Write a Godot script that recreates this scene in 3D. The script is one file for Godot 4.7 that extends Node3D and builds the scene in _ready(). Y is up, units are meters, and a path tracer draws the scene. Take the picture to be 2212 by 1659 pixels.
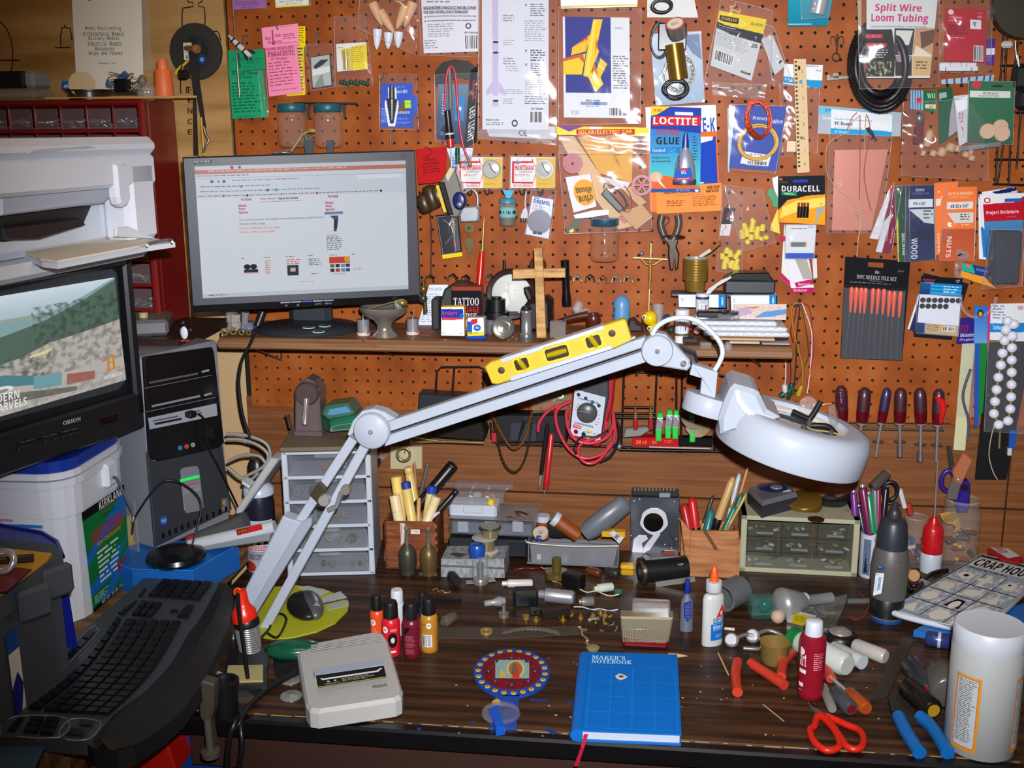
extends Node3D
# A cluttered hobby workbench.
const F:=2350.0
const DESK:=.75
const TABLE:=.80
var CT:Transform3D
var zx:=.0
var zy:=.0
var zs:=1.0
var T:Node3D
var TI:Transform3D
var used:={}
var mats:={}
var rng:=RandomNumberGenerator.new()
var nz:=FastNoiseLite.new()
class B:
	var v:=PackedVector3Array()
	var n:=PackedVector3Array()
	var u:=PackedVector2Array()
	var c:=PackedColorArray()
	var X:=Transform3D()
	var ink:=Color.WHITE
	func tri(a:Vector3,b:Vector3,d:Vector3,na:Vector3,nb:Vector3,nd:Vector3,ua:=Vector2(),ub:=Vector2(),ud:=Vector2())->void:
		if (b-a).cross(d-a).dot(na+nb+nd)>.0:
			var s=b;b=d;d=s
			s=nb;nb=nd;nd=s
			s=ub;ub=ud;ud=s
		for p in [a,b,d]:v.append(X*p)
		var nbasis:=X.basis.inverse().transposed()
		for p in [na,nb,nd]:n.append((nbasis*p).normalized())
		u.append_array([ua,ub,ud])
		for i in 3:c.append(ink)
	func quad(a:Vector3,b:Vector3,d:Vector3,e:Vector3,nn:Vector3,r:=Rect2())->void:
		var p:=r.position;var q:=r.end
		tri(a,b,d,nn,nn,nn,p,Vector2(q.x,p.y),q)
		tri(a,d,e,nn,nn,nn,p,q,Vector2(p.x,q.y))
	func face(a:Vector3,b:Vector3,d:Vector3,e:Vector3,r:=Rect2())->void:
		var nn:=(d-a).cross(e-b).normalized()
		quad(a,b,d,e,nn,r)
	func box(s:Vector3,at:=Vector3.ZERO,bev:=.0)->void:
		var h:=s*.5
		bev=minf(bev,minf(h.x,minf(h.y,h.z))*.9)
		for ax in 3:
			for sg in [-1.0,1.0]:
				var i:=(ax+1)%3;var j:=(ax+2)%3
				var nn:=Vector3.ZERO;nn[ax]=sg
				var q:=[]
				for k in [[-1,-1],[1,-1],[1,1],[-1,1]]:
					var p:=Vector3.ZERO
					p[ax]=sg*h[ax];p[i]=k[0]*(h[i]-bev);p[j]=k[1]*(h[j]-bev)
					q.append(at+p)
				quad(q[0],q[1],q[2],q[3],nn)
		if bev<=.0:return
		for ax in 3:
			var i:=(ax+1)%3;var j:=(ax+2)%3
			for k in [[-1,-1],[1,-1],[1,1],[-1,1]]:
				var q:=[]
				for e in [[-1,0],[1,0],[1,1],[-1,1]]:
					var p:=Vector3.ZERO
					p[ax]=e[0]*(h[ax]-bev)
					p[i]=k[0]*(h[i]-(bev if e[1] else .0));p[j]=k[1]*(h[j]-(.0 if e[1] else bev))
					q.append(at+p)
				var nn:=Vector3.ZERO;nn[i]=k[0];nn[j]=k[1]
				quad(q[0],q[1],q[2],q[3],nn.normalized())
		for sx in [-1,1]:
			for sy in [-1,1]:
				for sz in [-1,1]:
					var w:=Vector3(sx,sy,sz)
					var a:=at+w*Vector3(h.x,h.y-bev,h.z-bev)
					var b:=at+w*Vector3(h.x-bev,h.y,h.z-bev)
					var d:=at+w*Vector3(h.x-bev,h.y-bev,h.z)
					tri(a,b,d,w.normalized(),w.normalized(),w.normalized())
	func lathe(pf:Array,seg:=20,from:=.0,to:=TAU)->void:
		var m:=pf.size()/2
		var sn:=[]
		for i in m-1:
			var d:=Vector2(pf[i*2+2]-pf[i*2],pf[i*2+3]-pf[i*2+1])
			sn.append(Vector2(d.y,-d.x).normalized())
		for i in m-1:
			var n0:Vector2=sn[i];var n1:Vector2=sn[i]
			if i>0 and sn[i].dot(sn[i-1])>.6:n0=(sn[i]+sn[i-1]).normalized()
			if i<m-2 and sn[i].dot(sn[i+1])>.6:n1=(sn[i]+sn[i+1]).normalized()
			for k in seg:
				var a0:=from+(to-from)*k/seg;var a1:=from+(to-from)*(k+1)/seg
				var d0:=Vector3(sin(a0),0,cos(a0));var d1:=Vector3(sin(a1),0,cos(a1))
				var up:=Vector3.UP
				var p:=[d0*pf[i*2]+up*pf[i*2+1],d1*pf[i*2]+up*pf[i*2+1],d1*pf[i*2+2]+up*pf[i*2+3],d0*pf[i*2+2]+up*pf[i*2+3]]
				var q:=[d0*n0.x+up*n0.y,d1*n0.x+up*n0.y,d1*n1.x+up*n1.y,d0*n1.x+up*n1.y]
				if pf[i*2]>1e-6:tri(p[0],p[1],p[2],q[0],q[1],q[2])
				if pf[i*2+2]>1e-6:tri(p[0],p[2],p[3],q[0],q[2],q[3])
	func wrap(r:float,y0:float,y1:float,a0:float,a1:float,uv:Rect2,seg:=16,r1:=-1.0)->void:
		if r1<0:r1=r
		for k in seg:
			var t0:=float(k)/seg;var t1:=float(k+1)/seg
			var b0:=lerpf(a0,a1,t0);var b1:=lerpf(a0,a1,t1)
			var d0:=Vector3(sin(b0),0,cos(b0));var d1:=Vector3(sin(b1),0,cos(b1))
			var ua:=uv.position.x+uv.size.x*t0;var ub:=uv.position.x+uv.size.x*t1
			var A:=d0*r1+Vector3.UP*y1;var Bq:=d1*r1+Vector3.UP*y1;var C:=d1*r+Vector3.UP*y0;var D:=d0*r+Vector3.UP*y0
			tri(A,Bq,C,d0,d1,d1,Vector2(ua,uv.position.y),Vector2(ub,uv.position.y),Vector2(ub,uv.end.y))
			tri(A,C,D,d0,d1,d0,Vector2(ua,uv.position.y),Vector2(ub,uv.end.y),Vector2(ua,uv.end.y))
	func ball(r:Vector3,at:=Vector3.ZERO,seg:=14,rings:=9)->void:
		var keep:=X
		X=X*Transform3D(Basis.from_scale(r),at)
		var pf:=[]
		for i in rings+1:
			var a:=-PI/2+PI*i/rings
			pf.append_array([maxf(cos(a),.0) if i%rings else .0,sin(a)])
		lathe(pf,seg)
		X=keep
	func tube(p:Array,r:float,seg:=6,r2:=-1.0,closed:=false)->void:
		var m:=p.size()
		if m<2:return
		var t0:Vector3=(p[1]-p[0]).normalized()
		var s:=t0.cross(Vector3.UP if absf(t0.y)<.9 else Vector3.RIGHT).normalized()
		var rings:=[]
		for i in m:
			var t:Vector3=((p[mini(i+1,m-1)]-p[maxi(i-1,0)]) as Vector3).normalized()
			if closed:t=((p[(i+1)%m]-p[(i+m-1)%m]) as Vector3).normalized()
			s=(s-t*s.dot(t)).normalized()
			var w:=t.cross(s)
			var rr:=r if r2<0 else lerpf(r,r2,float(i)/(m-1))
			var ring:=[]
			for k in seg:
				var a:=TAU*k/seg
				var d:=s*cos(a)+w*sin(a)
				ring.append([p[i]+d*rr,d])
			rings.append(ring)
		for i in (m if closed else m-1):
			for k in seg:
				var a=rings[i][k];var b=rings[i][(k+1)%seg];var e=rings[(i+1)%m][(k+1)%seg];var d=rings[(i+1)%m][k]
				tri(a[0],b[0],e[0],a[1],b[1],e[1]);tri(a[0],e[0],d[0],a[1],e[1],d[1])
		if closed:return
		for i in [0,m-1]:
			var nn:Vector3=(p[0]-p[1]).normalized() if i==0 else (p[m-1]-p[m-2]).normalized()
			for k in range(1,seg-1):tri(rings[i][0][0],rings[i][k][0],rings[i][k+1][0],nn,nn,nn)
	func prism(poly:PackedVector2Array,z0:float,z1:float,uv:=Rect2(),bev:=.0,smooth:=false)->void:
		var m:=poly.size()
		if Geometry2D.is_polygon_clockwise(poly):poly.reverse()
		var inner:=PackedVector2Array()
		for i in m:
			var d0:=(poly[i]-poly[(i+m-1)%m]).normalized();var d1:=(poly[(i+1)%m]-poly[i]).normalized()
			var w:=Vector2(-(d0.y+d1.y),d0.x+d1.x)
			inner.append(poly[i]+w.normalized()*bev)
		var lo:=poly[0];var hi:=poly[0]
		for p in poly:lo=lo.min(p);hi=hi.max(p)
		var sz:=hi-lo
		var ix:=Geometry2D.triangulate_polygon(poly)
		for k in range(0,ix.size(),3):
			for f in [z0,z1]:
				var nn:=Vector3(0,0,1.0 if f==z1 else -1.0)
				var q:=[];var w:=[]
				for j in 3:
					var s:=inner[ix[k+j]] if f==z1 else poly[ix[k+j]]
					q.append(Vector3(s.x,s.y,f))
					w.append(uv.position+Vector2((s.x-lo.x)/sz.x,1.0-(s.y-lo.y)/sz.y)*uv.size if f==z1 or uv.size==Vector2.ZERO else uv.position+Vector2(.02,.5)*uv.size)
				tri(q[0],q[1],q[2],nn,nn,nn,w[0],w[1],w[2])
		for i in m:
			var a:=poly[i];var b:=poly[(i+1)%m]
			var d:=(b-a).normalized();var nn:=Vector3(d.y,-d.x,0)
			var na:=nn;var nb:=nn
			if smooth:
				var dp:=(a-poly[(i+m-1)%m]).normalized();var dn:=(poly[(i+2)%m]-b).normalized()
				if dp.dot(d)>.5:na=(nn+Vector3(dp.y,-dp.x,0)).normalized()
				if dn.dot(d)>.5:nb=(nn+Vector3(dn.y,-dn.x,0)).normalized()
			var e:=uv.position+Vector2(.02,.5)*uv.size
			var zb:=z1-bev
			var A:=Vector3(a.x,a.y,z0);var Bv:=Vector3(b.x,b.y,z0);var C:=Vector3(b.x,b.y,zb);var D:=Vector3(a.x,a.y,zb)
			tri(A,Bv,C,na,nb,nb,e,e,e);tri(A,C,D,na,nb,na,e,e,e)
			if bev>.0:
				var f:=Vector3(0,0,1)
				var ia:=Vector3(inner[i].x,inner[i].y,z1);var ib:=Vector3(inner[(i+1)%m].x,inner[(i+1)%m].y,z1)
				var ma:=(na+f).normalized();var mb:=(nb+f).normalized()
				tri(D,C,ib,ma,mb,mb,e,e,e);tri(D,ib,ia,ma,mb,ma,e,e,e)
	func sheet(q:Array,nx:int,ny:int,amp:float,out:Vector3,noise:FastNoiseLite,uv:=Rect2(),belly:=.0)->void:
		var P:=[];var N:=[]
		for j in ny+1:
			for i in nx+1:
				var s:=float(i)/nx;var t:=float(j)/ny
				var p:Vector3=(q[0] as Vector3).lerp(q[1],s).lerp((q[3] as Vector3).lerp(q[2],s),t)
				var e:=minf(1.0,4.0*minf(minf(s,1-s),minf(t,1-t)))
				P.append(p+out*(noise.get_noise_3d(p.x*900,p.y*900,p.z*900)*amp*(.4+.6*e)+belly*sin(PI*s)*sin(PI*t)))
		for j in ny+1:
			for i in nx+1:
				var a:Vector3=P[j*(nx+1)+mini(i+1,nx)]-P[j*(nx+1)+maxi(i-1,0)]
				var b:Vector3=P[mini(j+1,ny)*(nx+1)+i]-P[maxi(j-1,0)*(nx+1)+i]
				var w:=b.cross(a).normalized()
				N.append(w if w.dot(out)>0 else -w)
		for j in ny:
			for i in nx:
				var k:=[j*(nx+1)+i,j*(nx+1)+i+1,(j+1)*(nx+1)+i+1,(j+1)*(nx+1)+i]
				var w:=[]
				for o in [[0,0],[1,0],[1,1],[0,1]]:w.append(uv.position+uv.size*Vector2(float(i+o[0])/nx,float(j+o[1])/ny))
				tri(P[k[0]],P[k[1]],P[k[2]],N[k[0]],N[k[1]],N[k[2]],w[0],w[1],w[2])
				tri(P[k[0]],P[k[2]],P[k[3]],N[k[0]],N[k[2]],N[k[3]],w[0],w[2],w[3])
	func rot(at:Vector3,deg:float)->B:
		var q:=Basis(Vector3.BACK,deg_to_rad(deg))
		for i in v.size():v[i]=at+q*(v[i]-at);n[i]=q*n[i]
		return self
	func mesh(inv:=Transform3D(),tinted:=false)->ArrayMesh:
		var a:=[]
		a.resize(Mesh.ARRAY_MAX)
		var vv:=PackedVector3Array();var nn:=PackedVector3Array()
		var ib:=inv.basis
		for i in v.size():
			vv.append(inv*v[i]);nn.append(ib*n[i])
		a[Mesh.ARRAY_VERTEX]=vv;a[Mesh.ARRAY_NORMAL]=nn;a[Mesh.ARRAY_TEX_UV]=u
		if tinted:a[Mesh.ARRAY_COLOR]=c
		var m:=ArrayMesh.new()
		m.add_surface_from_arrays(Mesh.PRIMITIVE_TRIANGLES,a)
		return m
func zm(x:float,y:float,s:float)->void:zx=x;zy=y;zs=s
func ray(x:float,y:float)->Vector3:return CT.basis*Vector3((zx+x/zs-1106.0)/F,-(zy+y/zs-829.5)/F,-1.0)
func W(x:float,y:float,z:=.0)->Vector3:
	var d:=ray(x,y)
	return CT.origin+d*((z-CT.origin.z)/d.z)
func D(x:float,y:float,h:=DESK)->Vector3:
	var d:=ray(x,y)
	return CT.origin+d*((h-CT.origin.y)/d.y)
func px(n:float,at:Vector3)->float:
	return n/zs*-(CT.affine_inverse()*at).z/F
func H(x:float,y:float,fr:Transform3D,w:=.0)->Vector3:
	var o:=fr.affine_inverse()*CT.origin;var d:=fr.basis.inverse()*ray(x,y)
	return o+d*((w-o.z)/d.z)
func frame(at:Vector3,yaw:=.0,pitch:=.0,roll:=.0)->Transform3D:
	return Transform3D(Basis.from_euler(Vector3(deg_to_rad(pitch),deg_to_rad(yaw),deg_to_rad(roll))),at)
func up(a:Vector3,b:Vector3,roll:=.0)->Transform3D:
	var y:=(b-a).normalized();var z:=Vector3(0,0,1)
	if absf(y.z)>.9:z=Vector3(0,1,0)
	var x:=y.cross(z).normalized();z=x.cross(y)
	return Transform3D(Basis(x,y,z)*Basis(Vector3.UP,roll),a)
func numbered(s:String)->String:
	if not used.has(s):used[s]=0;return s
	used[s]+=1
	return "%s_%03d"%[s,used[s]]
func thing(nm:String,label:String,cat:String,at:Vector3,group:="",yaw:=.0,kind:="")->Node3D:
	var o:=Node3D.new();o.name=numbered(nm);add_child(o)
	o.position=at;o.rotation.y=deg_to_rad(yaw)
	if label:o.set_meta("label",label)
	if cat:o.set_meta("category",cat)
	if group:o.set_meta("group",group)
	if kind:o.set_meta("kind",kind)
	T=o;TI=o.transform.affine_inverse()
	return o
func part(nm:String,b:B,m:Material,parent:Node3D=null,label:="",tinted:=false)->MeshInstance3D:
	var o:=MeshInstance3D.new();o.name=nm;o.mesh=b.mesh(TI,tinted);o.material_override=m
	(parent if parent else T).add_child(o,true)
	if label:o.set_meta("label",label)
	return o
func solo(nm:String,label:String,cat:String,at:Vector3,b:B,m:Material,group:="",kind:="")->MeshInstance3D:
	var o:=MeshInstance3D.new();o.name=numbered(nm);add_child(o);o.position=at
	o.mesh=b.mesh(o.transform.affine_inverse());o.material_override=m
	if label:o.set_meta("label",label)
	if cat:o.set_meta("category",cat)
	if group:o.set_meta("group",group)
	if kind:o.set_meta("kind",kind)
	T=o;TI=o.transform.affine_inverse()
	return o
func copy(o:Node3D,at:Vector3,label:String,yaw:=.0,group:="")->Node3D:
	var c:Node3D=o.duplicate();var base:String=o.name
	if base.length()>4 and base[-4]=="_" and base.right(3).is_valid_int():base=base.left(-4)
	c.name=numbered(base);add_child(c);c.position=at;c.rotation.y=deg_to_rad(yaw)
	if label:c.set_meta("label",label)
	if group:c.set_meta("group",group)
	return c
func bb(s:Vector3,at:Vector3,bev:=.0,yaw:=.0)->B:
	var b:=B.new();b.X=frame(at,yaw);b.box(s,Vector3.ZERO,bev);return b
func lt(at:Vector3,pf:Array,seg:=20)->B:
	var b:=B.new();b.X=Transform3D(Basis(),at);b.lathe(pf,seg);return b
func lx(fr:Transform3D,pf:Array,seg:=16)->B:
	var b:=B.new();b.X=fr;b.lathe(pf,seg);return b
func tb(p:Array,r:float,seg:=6,r2:=-1.0)->B:
	var b:=B.new();b.tube(p,r,seg,r2);return b
func curve(p:Array,n:=6,closed:=false)->Array:
	var o:=[]
	var m:=p.size()
	for i in (m if closed else m-1):
		var a:Vector3=p[(i+m-1)%m] if closed else p[maxi(i-1,0)]
		var b:Vector3=p[i];var c:Vector3=p[(i+1)%m]
		var d:Vector3=p[(i+2)%m] if closed else p[mini(i+2,m-1)]
		for k in n:o.append(b.cubic_interpolate(c,a,d,float(k)/n))
	if not closed:o.append(p[m-1])
	return o
func rr(w:float,h:float,r:float,n:=4,at:=Vector2.ZERO)->PackedVector2Array:
	var o:=PackedVector2Array()
	r=minf(r,minf(w,h)*.499)
	for q in 4:
		var c:=Vector2(w/2-r,h/2-r)*Vector2([1,-1,-1,1][q],[1,1,-1,-1][q])
		for k in n+1:
			var a:=PI/2*(q+float(k)/n)
			o.append(at+c+Vector2(cos(a),sin(a))*r)
	return o
func wl(l:Array,z:float)->Array:
	var o:=[]
	for i in range(0,l.size(),2):o.append(W(l[i],l[i+1],z))
	return o
func dl(l:Array,h:=DESK)->Array:
	var o:=[]
	for i in range(0,l.size(),2):o.append(D(l[i],l[i+1],h))
	return o
func poly(l:Array,z:float)->PackedVector2Array:
	var o:=PackedVector2Array()
	for i in range(0,l.size(),2):
		var p:=W(l[i],l[i+1],z);o.append(Vector2(p.x,p.y))
	return o
func plate(l:Array,z:float,th:float,bev:=.0,uv:=Rect2())->B:
	var b:=B.new();b.X=Transform3D(Basis(),Vector3(0,0,z-th));b.prism(poly(l,z),0,th,uv,bev);return b
func slab(l:Array,z:float,th:float,uv:=Rect2())->B:
	var b:=B.new();var q:=wl(l,z);var k:=[]
	for p in q:k.append(p-Vector3(0,0,th))
	b.quad(q[0],q[1],q[2],q[3],Vector3(0,0,1),uv)
	b.quad(k[1],k[0],k[3],k[2],Vector3(0,0,-1),Rect2(uv.position+uv.size*Vector2(.02,.02),Vector2.ZERO))
	for i in 4:
		var e:Vector3=q[(i+1)%4]-q[i]
		b.quad(q[i],q[(i+1)%4],k[(i+1)%4],k[i],Vector3(e.y,-e.x,0).normalized()*(-1 if true else 1),Rect2(uv.position+uv.size*Vector2(.02,.02),Vector2.ZERO))
	return b
func film(l:Array,z:float,amp:=.004,belly:=.006,nx:=9,ny:=12)->B:
	var b:=B.new();var q:=wl(l,z)
	b.sheet(q,nx,ny,amp,Vector3(0,0,1),nz,Rect2(),belly)
	return b
func M(col:String,rough:=.5,metal:=.0,ex:={})->StandardMaterial3D:
	var key:="%s %s %s %s"%[col,rough,metal,ex]
	if mats.has(key):return mats[key]
	if metal>.4:rough=maxf(rough,.22);metal *= .72
	var m:=StandardMaterial3D.new();m.resource_name="surface_"+col
	m.albedo_color=Color(col);m.roughness=rough;m.metallic=metal
	for k in ex:m.set(k,ex[k])
	mats[key]=m
	return m
func G(col:="ffffff",alpha:=.12,rough:=.08)->StandardMaterial3D:
	alpha=minf(alpha,.16)
	return M(col,rough,.0,{"transparency":BaseMaterial3D.TRANSPARENCY_ALPHA,"albedo_color":Color(Color(col),alpha),"metallic_specular":.5})
func glow(col:String,e:float)->StandardMaterial3D:
	return M(col,.4,.0,{"emission_enabled":true,"emission":Color(col),"emission_energy_multiplier":e})
func noisetex(w:int,h:int,fx:float,fy:float,stops:Array,sd:int,warp:=.0,oct:=4)->ImageTexture:
	var f:=FastNoiseLite.new();f.seed=sd;f.frequency=1.0;f.fractal_octaves=oct
	var g:=Gradient.new();g.offsets=PackedFloat32Array();g.colors=PackedColorArray()
	var of:=PackedFloat32Array();var co:=PackedColorArray()
	for i in range(0,stops.size(),2):of.append(stops[i]);co.append(Color(stops[i+1] as String))
	g.offsets=of;g.colors=co
	var im:=Image.create_empty(w,h,false,Image.FORMAT_RGB8)
	for y in h:
		for x in w:
			var a:=TAU*x/w;var t:=float(y)/h*fy
			var q:=f.get_noise_3d(cos(a)*fx,sin(a)*fx,t*1.0)
			if warp>.0:q=sin((q*warp+t)*6.0)*.5
			var blend:=maxf(.0,(y-h*.85)/(h*.15))
			if blend>.0:
				var q2:=f.get_noise_3d(cos(a)*fx,sin(a)*fx,t-fy)
				if warp>.0:q2=sin((q2*warp+t-fy)*6.0)*.5
				q=lerpf(q,q2,blend)
			im.set_pixel(x,y,g.sample(clampf(q*.9+.5,0,1)))
	return ImageTexture.create_from_image(im)
func tri_mat(tex:Texture2D,scale:Vector3,rough:float,ex:={})->StandardMaterial3D:
	var m:=StandardMaterial3D.new();m.albedo_texture=tex;m.roughness=rough
	m.uv1_triplanar=true;m.uv1_world_triplanar=true;m.uv1_scale=scale
	for k in ex:m.set(k,ex[k])
	return m
var sheets:=[]
var pm:=[]
var fonts:={}
var cur:=[0,0,0,0]
func new_sheet()->void:
	sheets.append(Image.create_empty(2048,2048,false,Image.FORMAT_RGBA8))
	pm.append({})
func pmat(k:int,kind:="paper")->StandardMaterial3D:
	if not pm[k].has(kind):
		var m:=StandardMaterial3D.new();m.resource_name="print_"+kind
		m.roughness={"paper":.7,"gloss":.5,"satin":.6,"screen":.3}.get(kind,.5)
		m.metallic_specular=.2
		pm[k][kind]=m
	return pm[k][kind]
func seal_sheets()->void:
	for k in sheets.size():
		var t:=ImageTexture.create_from_image(sheets[k])
		for kind in pm[k]:
			pm[k][kind].albedo_texture=t
			if kind=="screen":
				pm[k][kind].albedo_color=Color(.06,.06,.06)
				pm[k][kind].emission_enabled=true;pm[k][kind].emission_texture=t;pm[k][kind].emission_operator=BaseMaterial3D.EMISSION_OP_MULTIPLY;pm[k][kind].emission=Color.WHITE;pm[k][kind].emission_energy_multiplier=SCREEN
var SCREEN:=.72
func font(k:String)->Font:
	if not fonts.has(k):
		var f:=SystemFont.new()
		f.font_names=[{"s": "Droid Sans","b": "Droid Sans","S": "Droid Serif","B": "Droid Serif","m": "Droid Sans Mono"}.get(k,"Droid Sans")]
		f.font_weight=700 if k in ["b","B"] else 400
		fonts[k]=f
	return fonts[k]
func text_image(s:String,fk:String,hpx:int,col:Color)->Image:
	var ts:=TextServerManager.get_primary_interface()
	var fs:=maxi(8,int(hpx*1.36))
	var sh:=ts.create_shaped_text()
	ts.shaped_text_add_string(sh,s,font(fk).get_rids(),fs)
	ts.shaped_text_shape(sh)
	var wd:=int(ts.shaped_text_get_size(sh).x)+4
	var im:=Image.create_empty(wd,fs*2,false,Image.FORMAT_RGBA8)
	var pen:=1.0
	var cache:={}
	for g in ts.shaped_text_get_glyphs(sh):
		var fr:RID=g.font_rid
		var sz:=Vector2i(int(g.font_size),0)
		if fr.is_valid():
			ts.font_render_glyph(fr,sz,g.index)
			var ti:=ts.font_get_glyph_texture_idx(fr,sz,g.index)
			if ti>=0:
				var key:=str(fr.get_id())+"/"+str(ti)
				if true:
					var raw:=ts.font_get_texture_image(fr,sz,ti)
					cache[key]=raw
				var uv:=ts.font_get_glyph_uv_rect(fr,sz,g.index)
				var of:=ts.font_get_glyph_offset(fr,sz,g.index)
				var sub:Image=cache[key].get_region(Rect2i(uv))
				sub.convert(Image.FORMAT_RGBA8)
				im.blend_rect(sub,Rect2i(Vector2i.ZERO,sub.get_size()),Vector2i(int(pen+of.x),int(fs*1.4+of.y)))
		pen+=g.advance
	ts.free_rid(sh)
	var box:=im.get_used_rect()
	if box.size.x<1 or box.size.y<1:return null
	im=im.get_region(box)
	var d:=im.get_data()
	var r8:=int(col.r*255);var g8:=int(col.g*255);var b8:=int(col.b*255)
	for i in range(0,d.size(),4):d[i]=r8;d[i+1]=g8;d[i+2]=b8
	return Image.create_from_data(im.get_width(),im.get_height(),false,Image.FORMAT_RGBA8,d)
func fill_poly(im:Image,pts:PackedVector2Array,col:Color)->void:
	var lo:=1e9;var hi:=-1e9
	for p in pts:lo=minf(lo,p.y);hi=maxf(hi,p.y)
	for y in range(maxi(0,int(lo)),mini(im.get_height(),int(hi)+1)):
		var xs:=[]
		for i in pts.size():
			var a:=pts[i];var b:=pts[(i+1)%pts.size()]
			if (a.y<=y+.5)!=(b.y<=y+.5):xs.append(a.x+(y+.5-a.y)/(b.y-a.y)*(b.x-a.x))
		xs.sort()
		for i in range(0,xs.size()-1,2):
			im.fill_rect(Rect2i(int(round(xs[i])),y,maxi(1,int(round(xs[i+1]))-int(round(xs[i]))),1),col)
func art(w:int,h:int,cmds:String)->Array:
	if sheets.is_empty():new_sheet()
	if cur[1]+w+2>2048:cur[1]=0;cur[2]+=cur[3]+2;cur[3]=0
	if cur[2]+h+2>2048:new_sheet();cur=[cur[0]+1,0,0,0]
	var im:=Image.create_empty(w,h,false,Image.FORMAT_RGBA8)
	im.fill(Color.WHITE)
	var r:=RandomNumberGenerator.new();r.seed=w*7919+h
	for cmd in cmds.split("|"):
		var a:=cmd.strip_edges().split(" ",false)
		if a.is_empty():continue
		var k:=a[0]
		var f:=[]
		for i in range(1,a.size()):f.append(a[i].to_float())
		var R:=Rect2i()
		if f.size()>=4:R=Rect2i(int(f[0]*w/100),int(f[1]*h/100),maxi(1,int(f[2]*w/100)),maxi(1,int(f[3]*h/100)))
		match k:
			"f":im.fill(Color(a[1]))
			"r":im.fill_rect(R,Color(a[5]))
			"c":
				var pts:=PackedVector2Array()
				for i in 28:pts.append(Vector2(f[0]+f[2]*cos(TAU*i/28),f[1]+f[3]*sin(TAU*i/28))*Vector2(w,h)/100)
				fill_poly(im,pts,Color(a[5]))
			"p":
				var pts:=PackedVector2Array()
				for i in range(1,f.size()-1,2):pts.append(Vector2(f[i],f[i+1])*Vector2(w,h)/100)
				fill_poly(im,pts,Color(a[1]))
			"g":
				for y in R.size.y:im.fill_rect(Rect2i(R.position.x,R.position.y+y,R.size.x,1),Color(a[5]).lerp(Color(a[6]),float(y)/R.size.y))
			"t","v":
				var s:=" ".join(a.slice(7))
				var ti:=text_image(s,a[6],maxi(14,R.size.x if k=="v" else R.size.y),Color(a[5]))
				if ti:
					if k=="v":ti.rotate_90(CLOCKWISE)
					ti.resize(R.size.x,R.size.y,Image.INTERPOLATE_BILINEAR if R.size.y>6 else Image.INTERPOLATE_LANCZOS)
					im.blend_rect(ti,Rect2i(Vector2i.ZERO,R.size),R.position)
			"l":
				var rows:=int(f[5]);var rh:=float(R.size.y)/rows
				for y in rows:
					var x:=.0
					var stop:=R.size.x*r.randf_range(.7,1.0)
					while x<stop:
						var ww:=r.randf_range(.6,3.0)*rh
						im.fill_rect(Rect2i(int(R.position.x+x),int(R.position.y+y*rh),maxi(1,int(minf(ww,stop-x))),maxi(1,int(rh*.45))),Color(a[5]))
						x+=ww+rh*.5
			"b":
				im.fill_rect(R,Color("e8e8e8"))
				var x:=R.position.x+2
				while x<R.end.x-2:
					var ww:=r.randi_range(1,3)
					im.fill_rect(Rect2i(x,R.position.y+2,ww,R.size.y-4),Color("202028"));x+=ww+r.randi_range(1,3)
			"n":
				nz.seed=3
				for y in R.size.y:
					for x in R.size.x:
						var q:=Vector2i(R.position.x+x,R.position.y+y)
						if q.x<w and q.y<h:im.set_pixelv(q,im.get_pixelv(q).lerp(Color(a[5]),clampf(nz.get_noise_2d(x*2.5*100/w,y*2.5*100/h)*1.6+.3,0,1)*f[5]))
	sheets[cur[0]].blit_rect(im,Rect2i(0,0,w,h),Vector2i(cur[1],cur[2]))
	var uv:=Rect2((cur[1]+.5)/2048.0,(cur[2]+.5)/2048.0,(w-1.0)/2048.0,(h-1.0)/2048.0)
	cur[1]+=w+2;cur[3]=maxi(cur[3],h)
	return [cur[0],uv]
func _ready()->void:
	rng.seed=7
	nz.seed=5;nz.frequency=.05;nz.fractal_octaves=3
	camera_and_light()
	steel=M("c4c4c8",.24,1)
	setting()
	left_side()
	wall_left_part()
	wall_middle_part()
	wall_right_part()
	shelf_things()
	under_shelf()
	lamp_and_level()
	desk_back()
	desk_parts()
	desk_front()
	seal_sheets()
func camera_and_light()->void:
	var cam:=Camera3D.new();cam.name="camera";add_child(cam)
	cam.fov=rad_to_deg(2.0*atan(829.5/F));cam.near=.05;cam.far=30.0
	var p:=-.2297;var y:=.1311;var r:=-.0076
	CT=Transform3D(Basis(Vector3.UP,y)*Basis(Vector3.RIGHT,p)*Basis(Vector3.BACK,r),Vector3(.2607,1.6487,2.259))
	cam.transform=CT;cam.current=true
	var we:=WorldEnvironment.new();we.name="surroundings";add_child(we)
	var e:=Environment.new();we.environment=e
	e.background_mode=Environment.BG_COLOR;e.background_color=Color("1a1714");e.background_energy_multiplier=.3
	e.tonemap_mode=Environment.TONE_MAPPER_LINEAR;e.tonemap_exposure=1.08
	e.sdfgi_enabled=true;e.ssao_enabled=true;e.ssil_enabled=true
	var f:=SpotLight3D.new();f.name="camera_flash";add_child(f)
	f.transform=Transform3D(CT.basis,CT*Vector3(.03,.075,.0))
	f.look_at(Vector3(.17,1.18,.1))
	f.spot_angle=36.0;f.spot_angle_attenuation=.9;f.spot_range=8.0;f.spot_attenuation=2.0
	f.light_energy=5.8;f.light_color=Color("f6f8ff");f.light_size=.012;f.shadow_enabled=true
	var l:=AreaLight3D.new();l.name="ceiling_lamp";add_child(l)
	l.position=Vector3(.1,2.83,1.5);l.rotation.x=-PI/2;l.area_size=Vector2(1.1,.24)
	l.area_normalize_energy=true
	l.light_energy=.6;l.light_color=Color("ffdfb0");l.shadow_enabled=true
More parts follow.
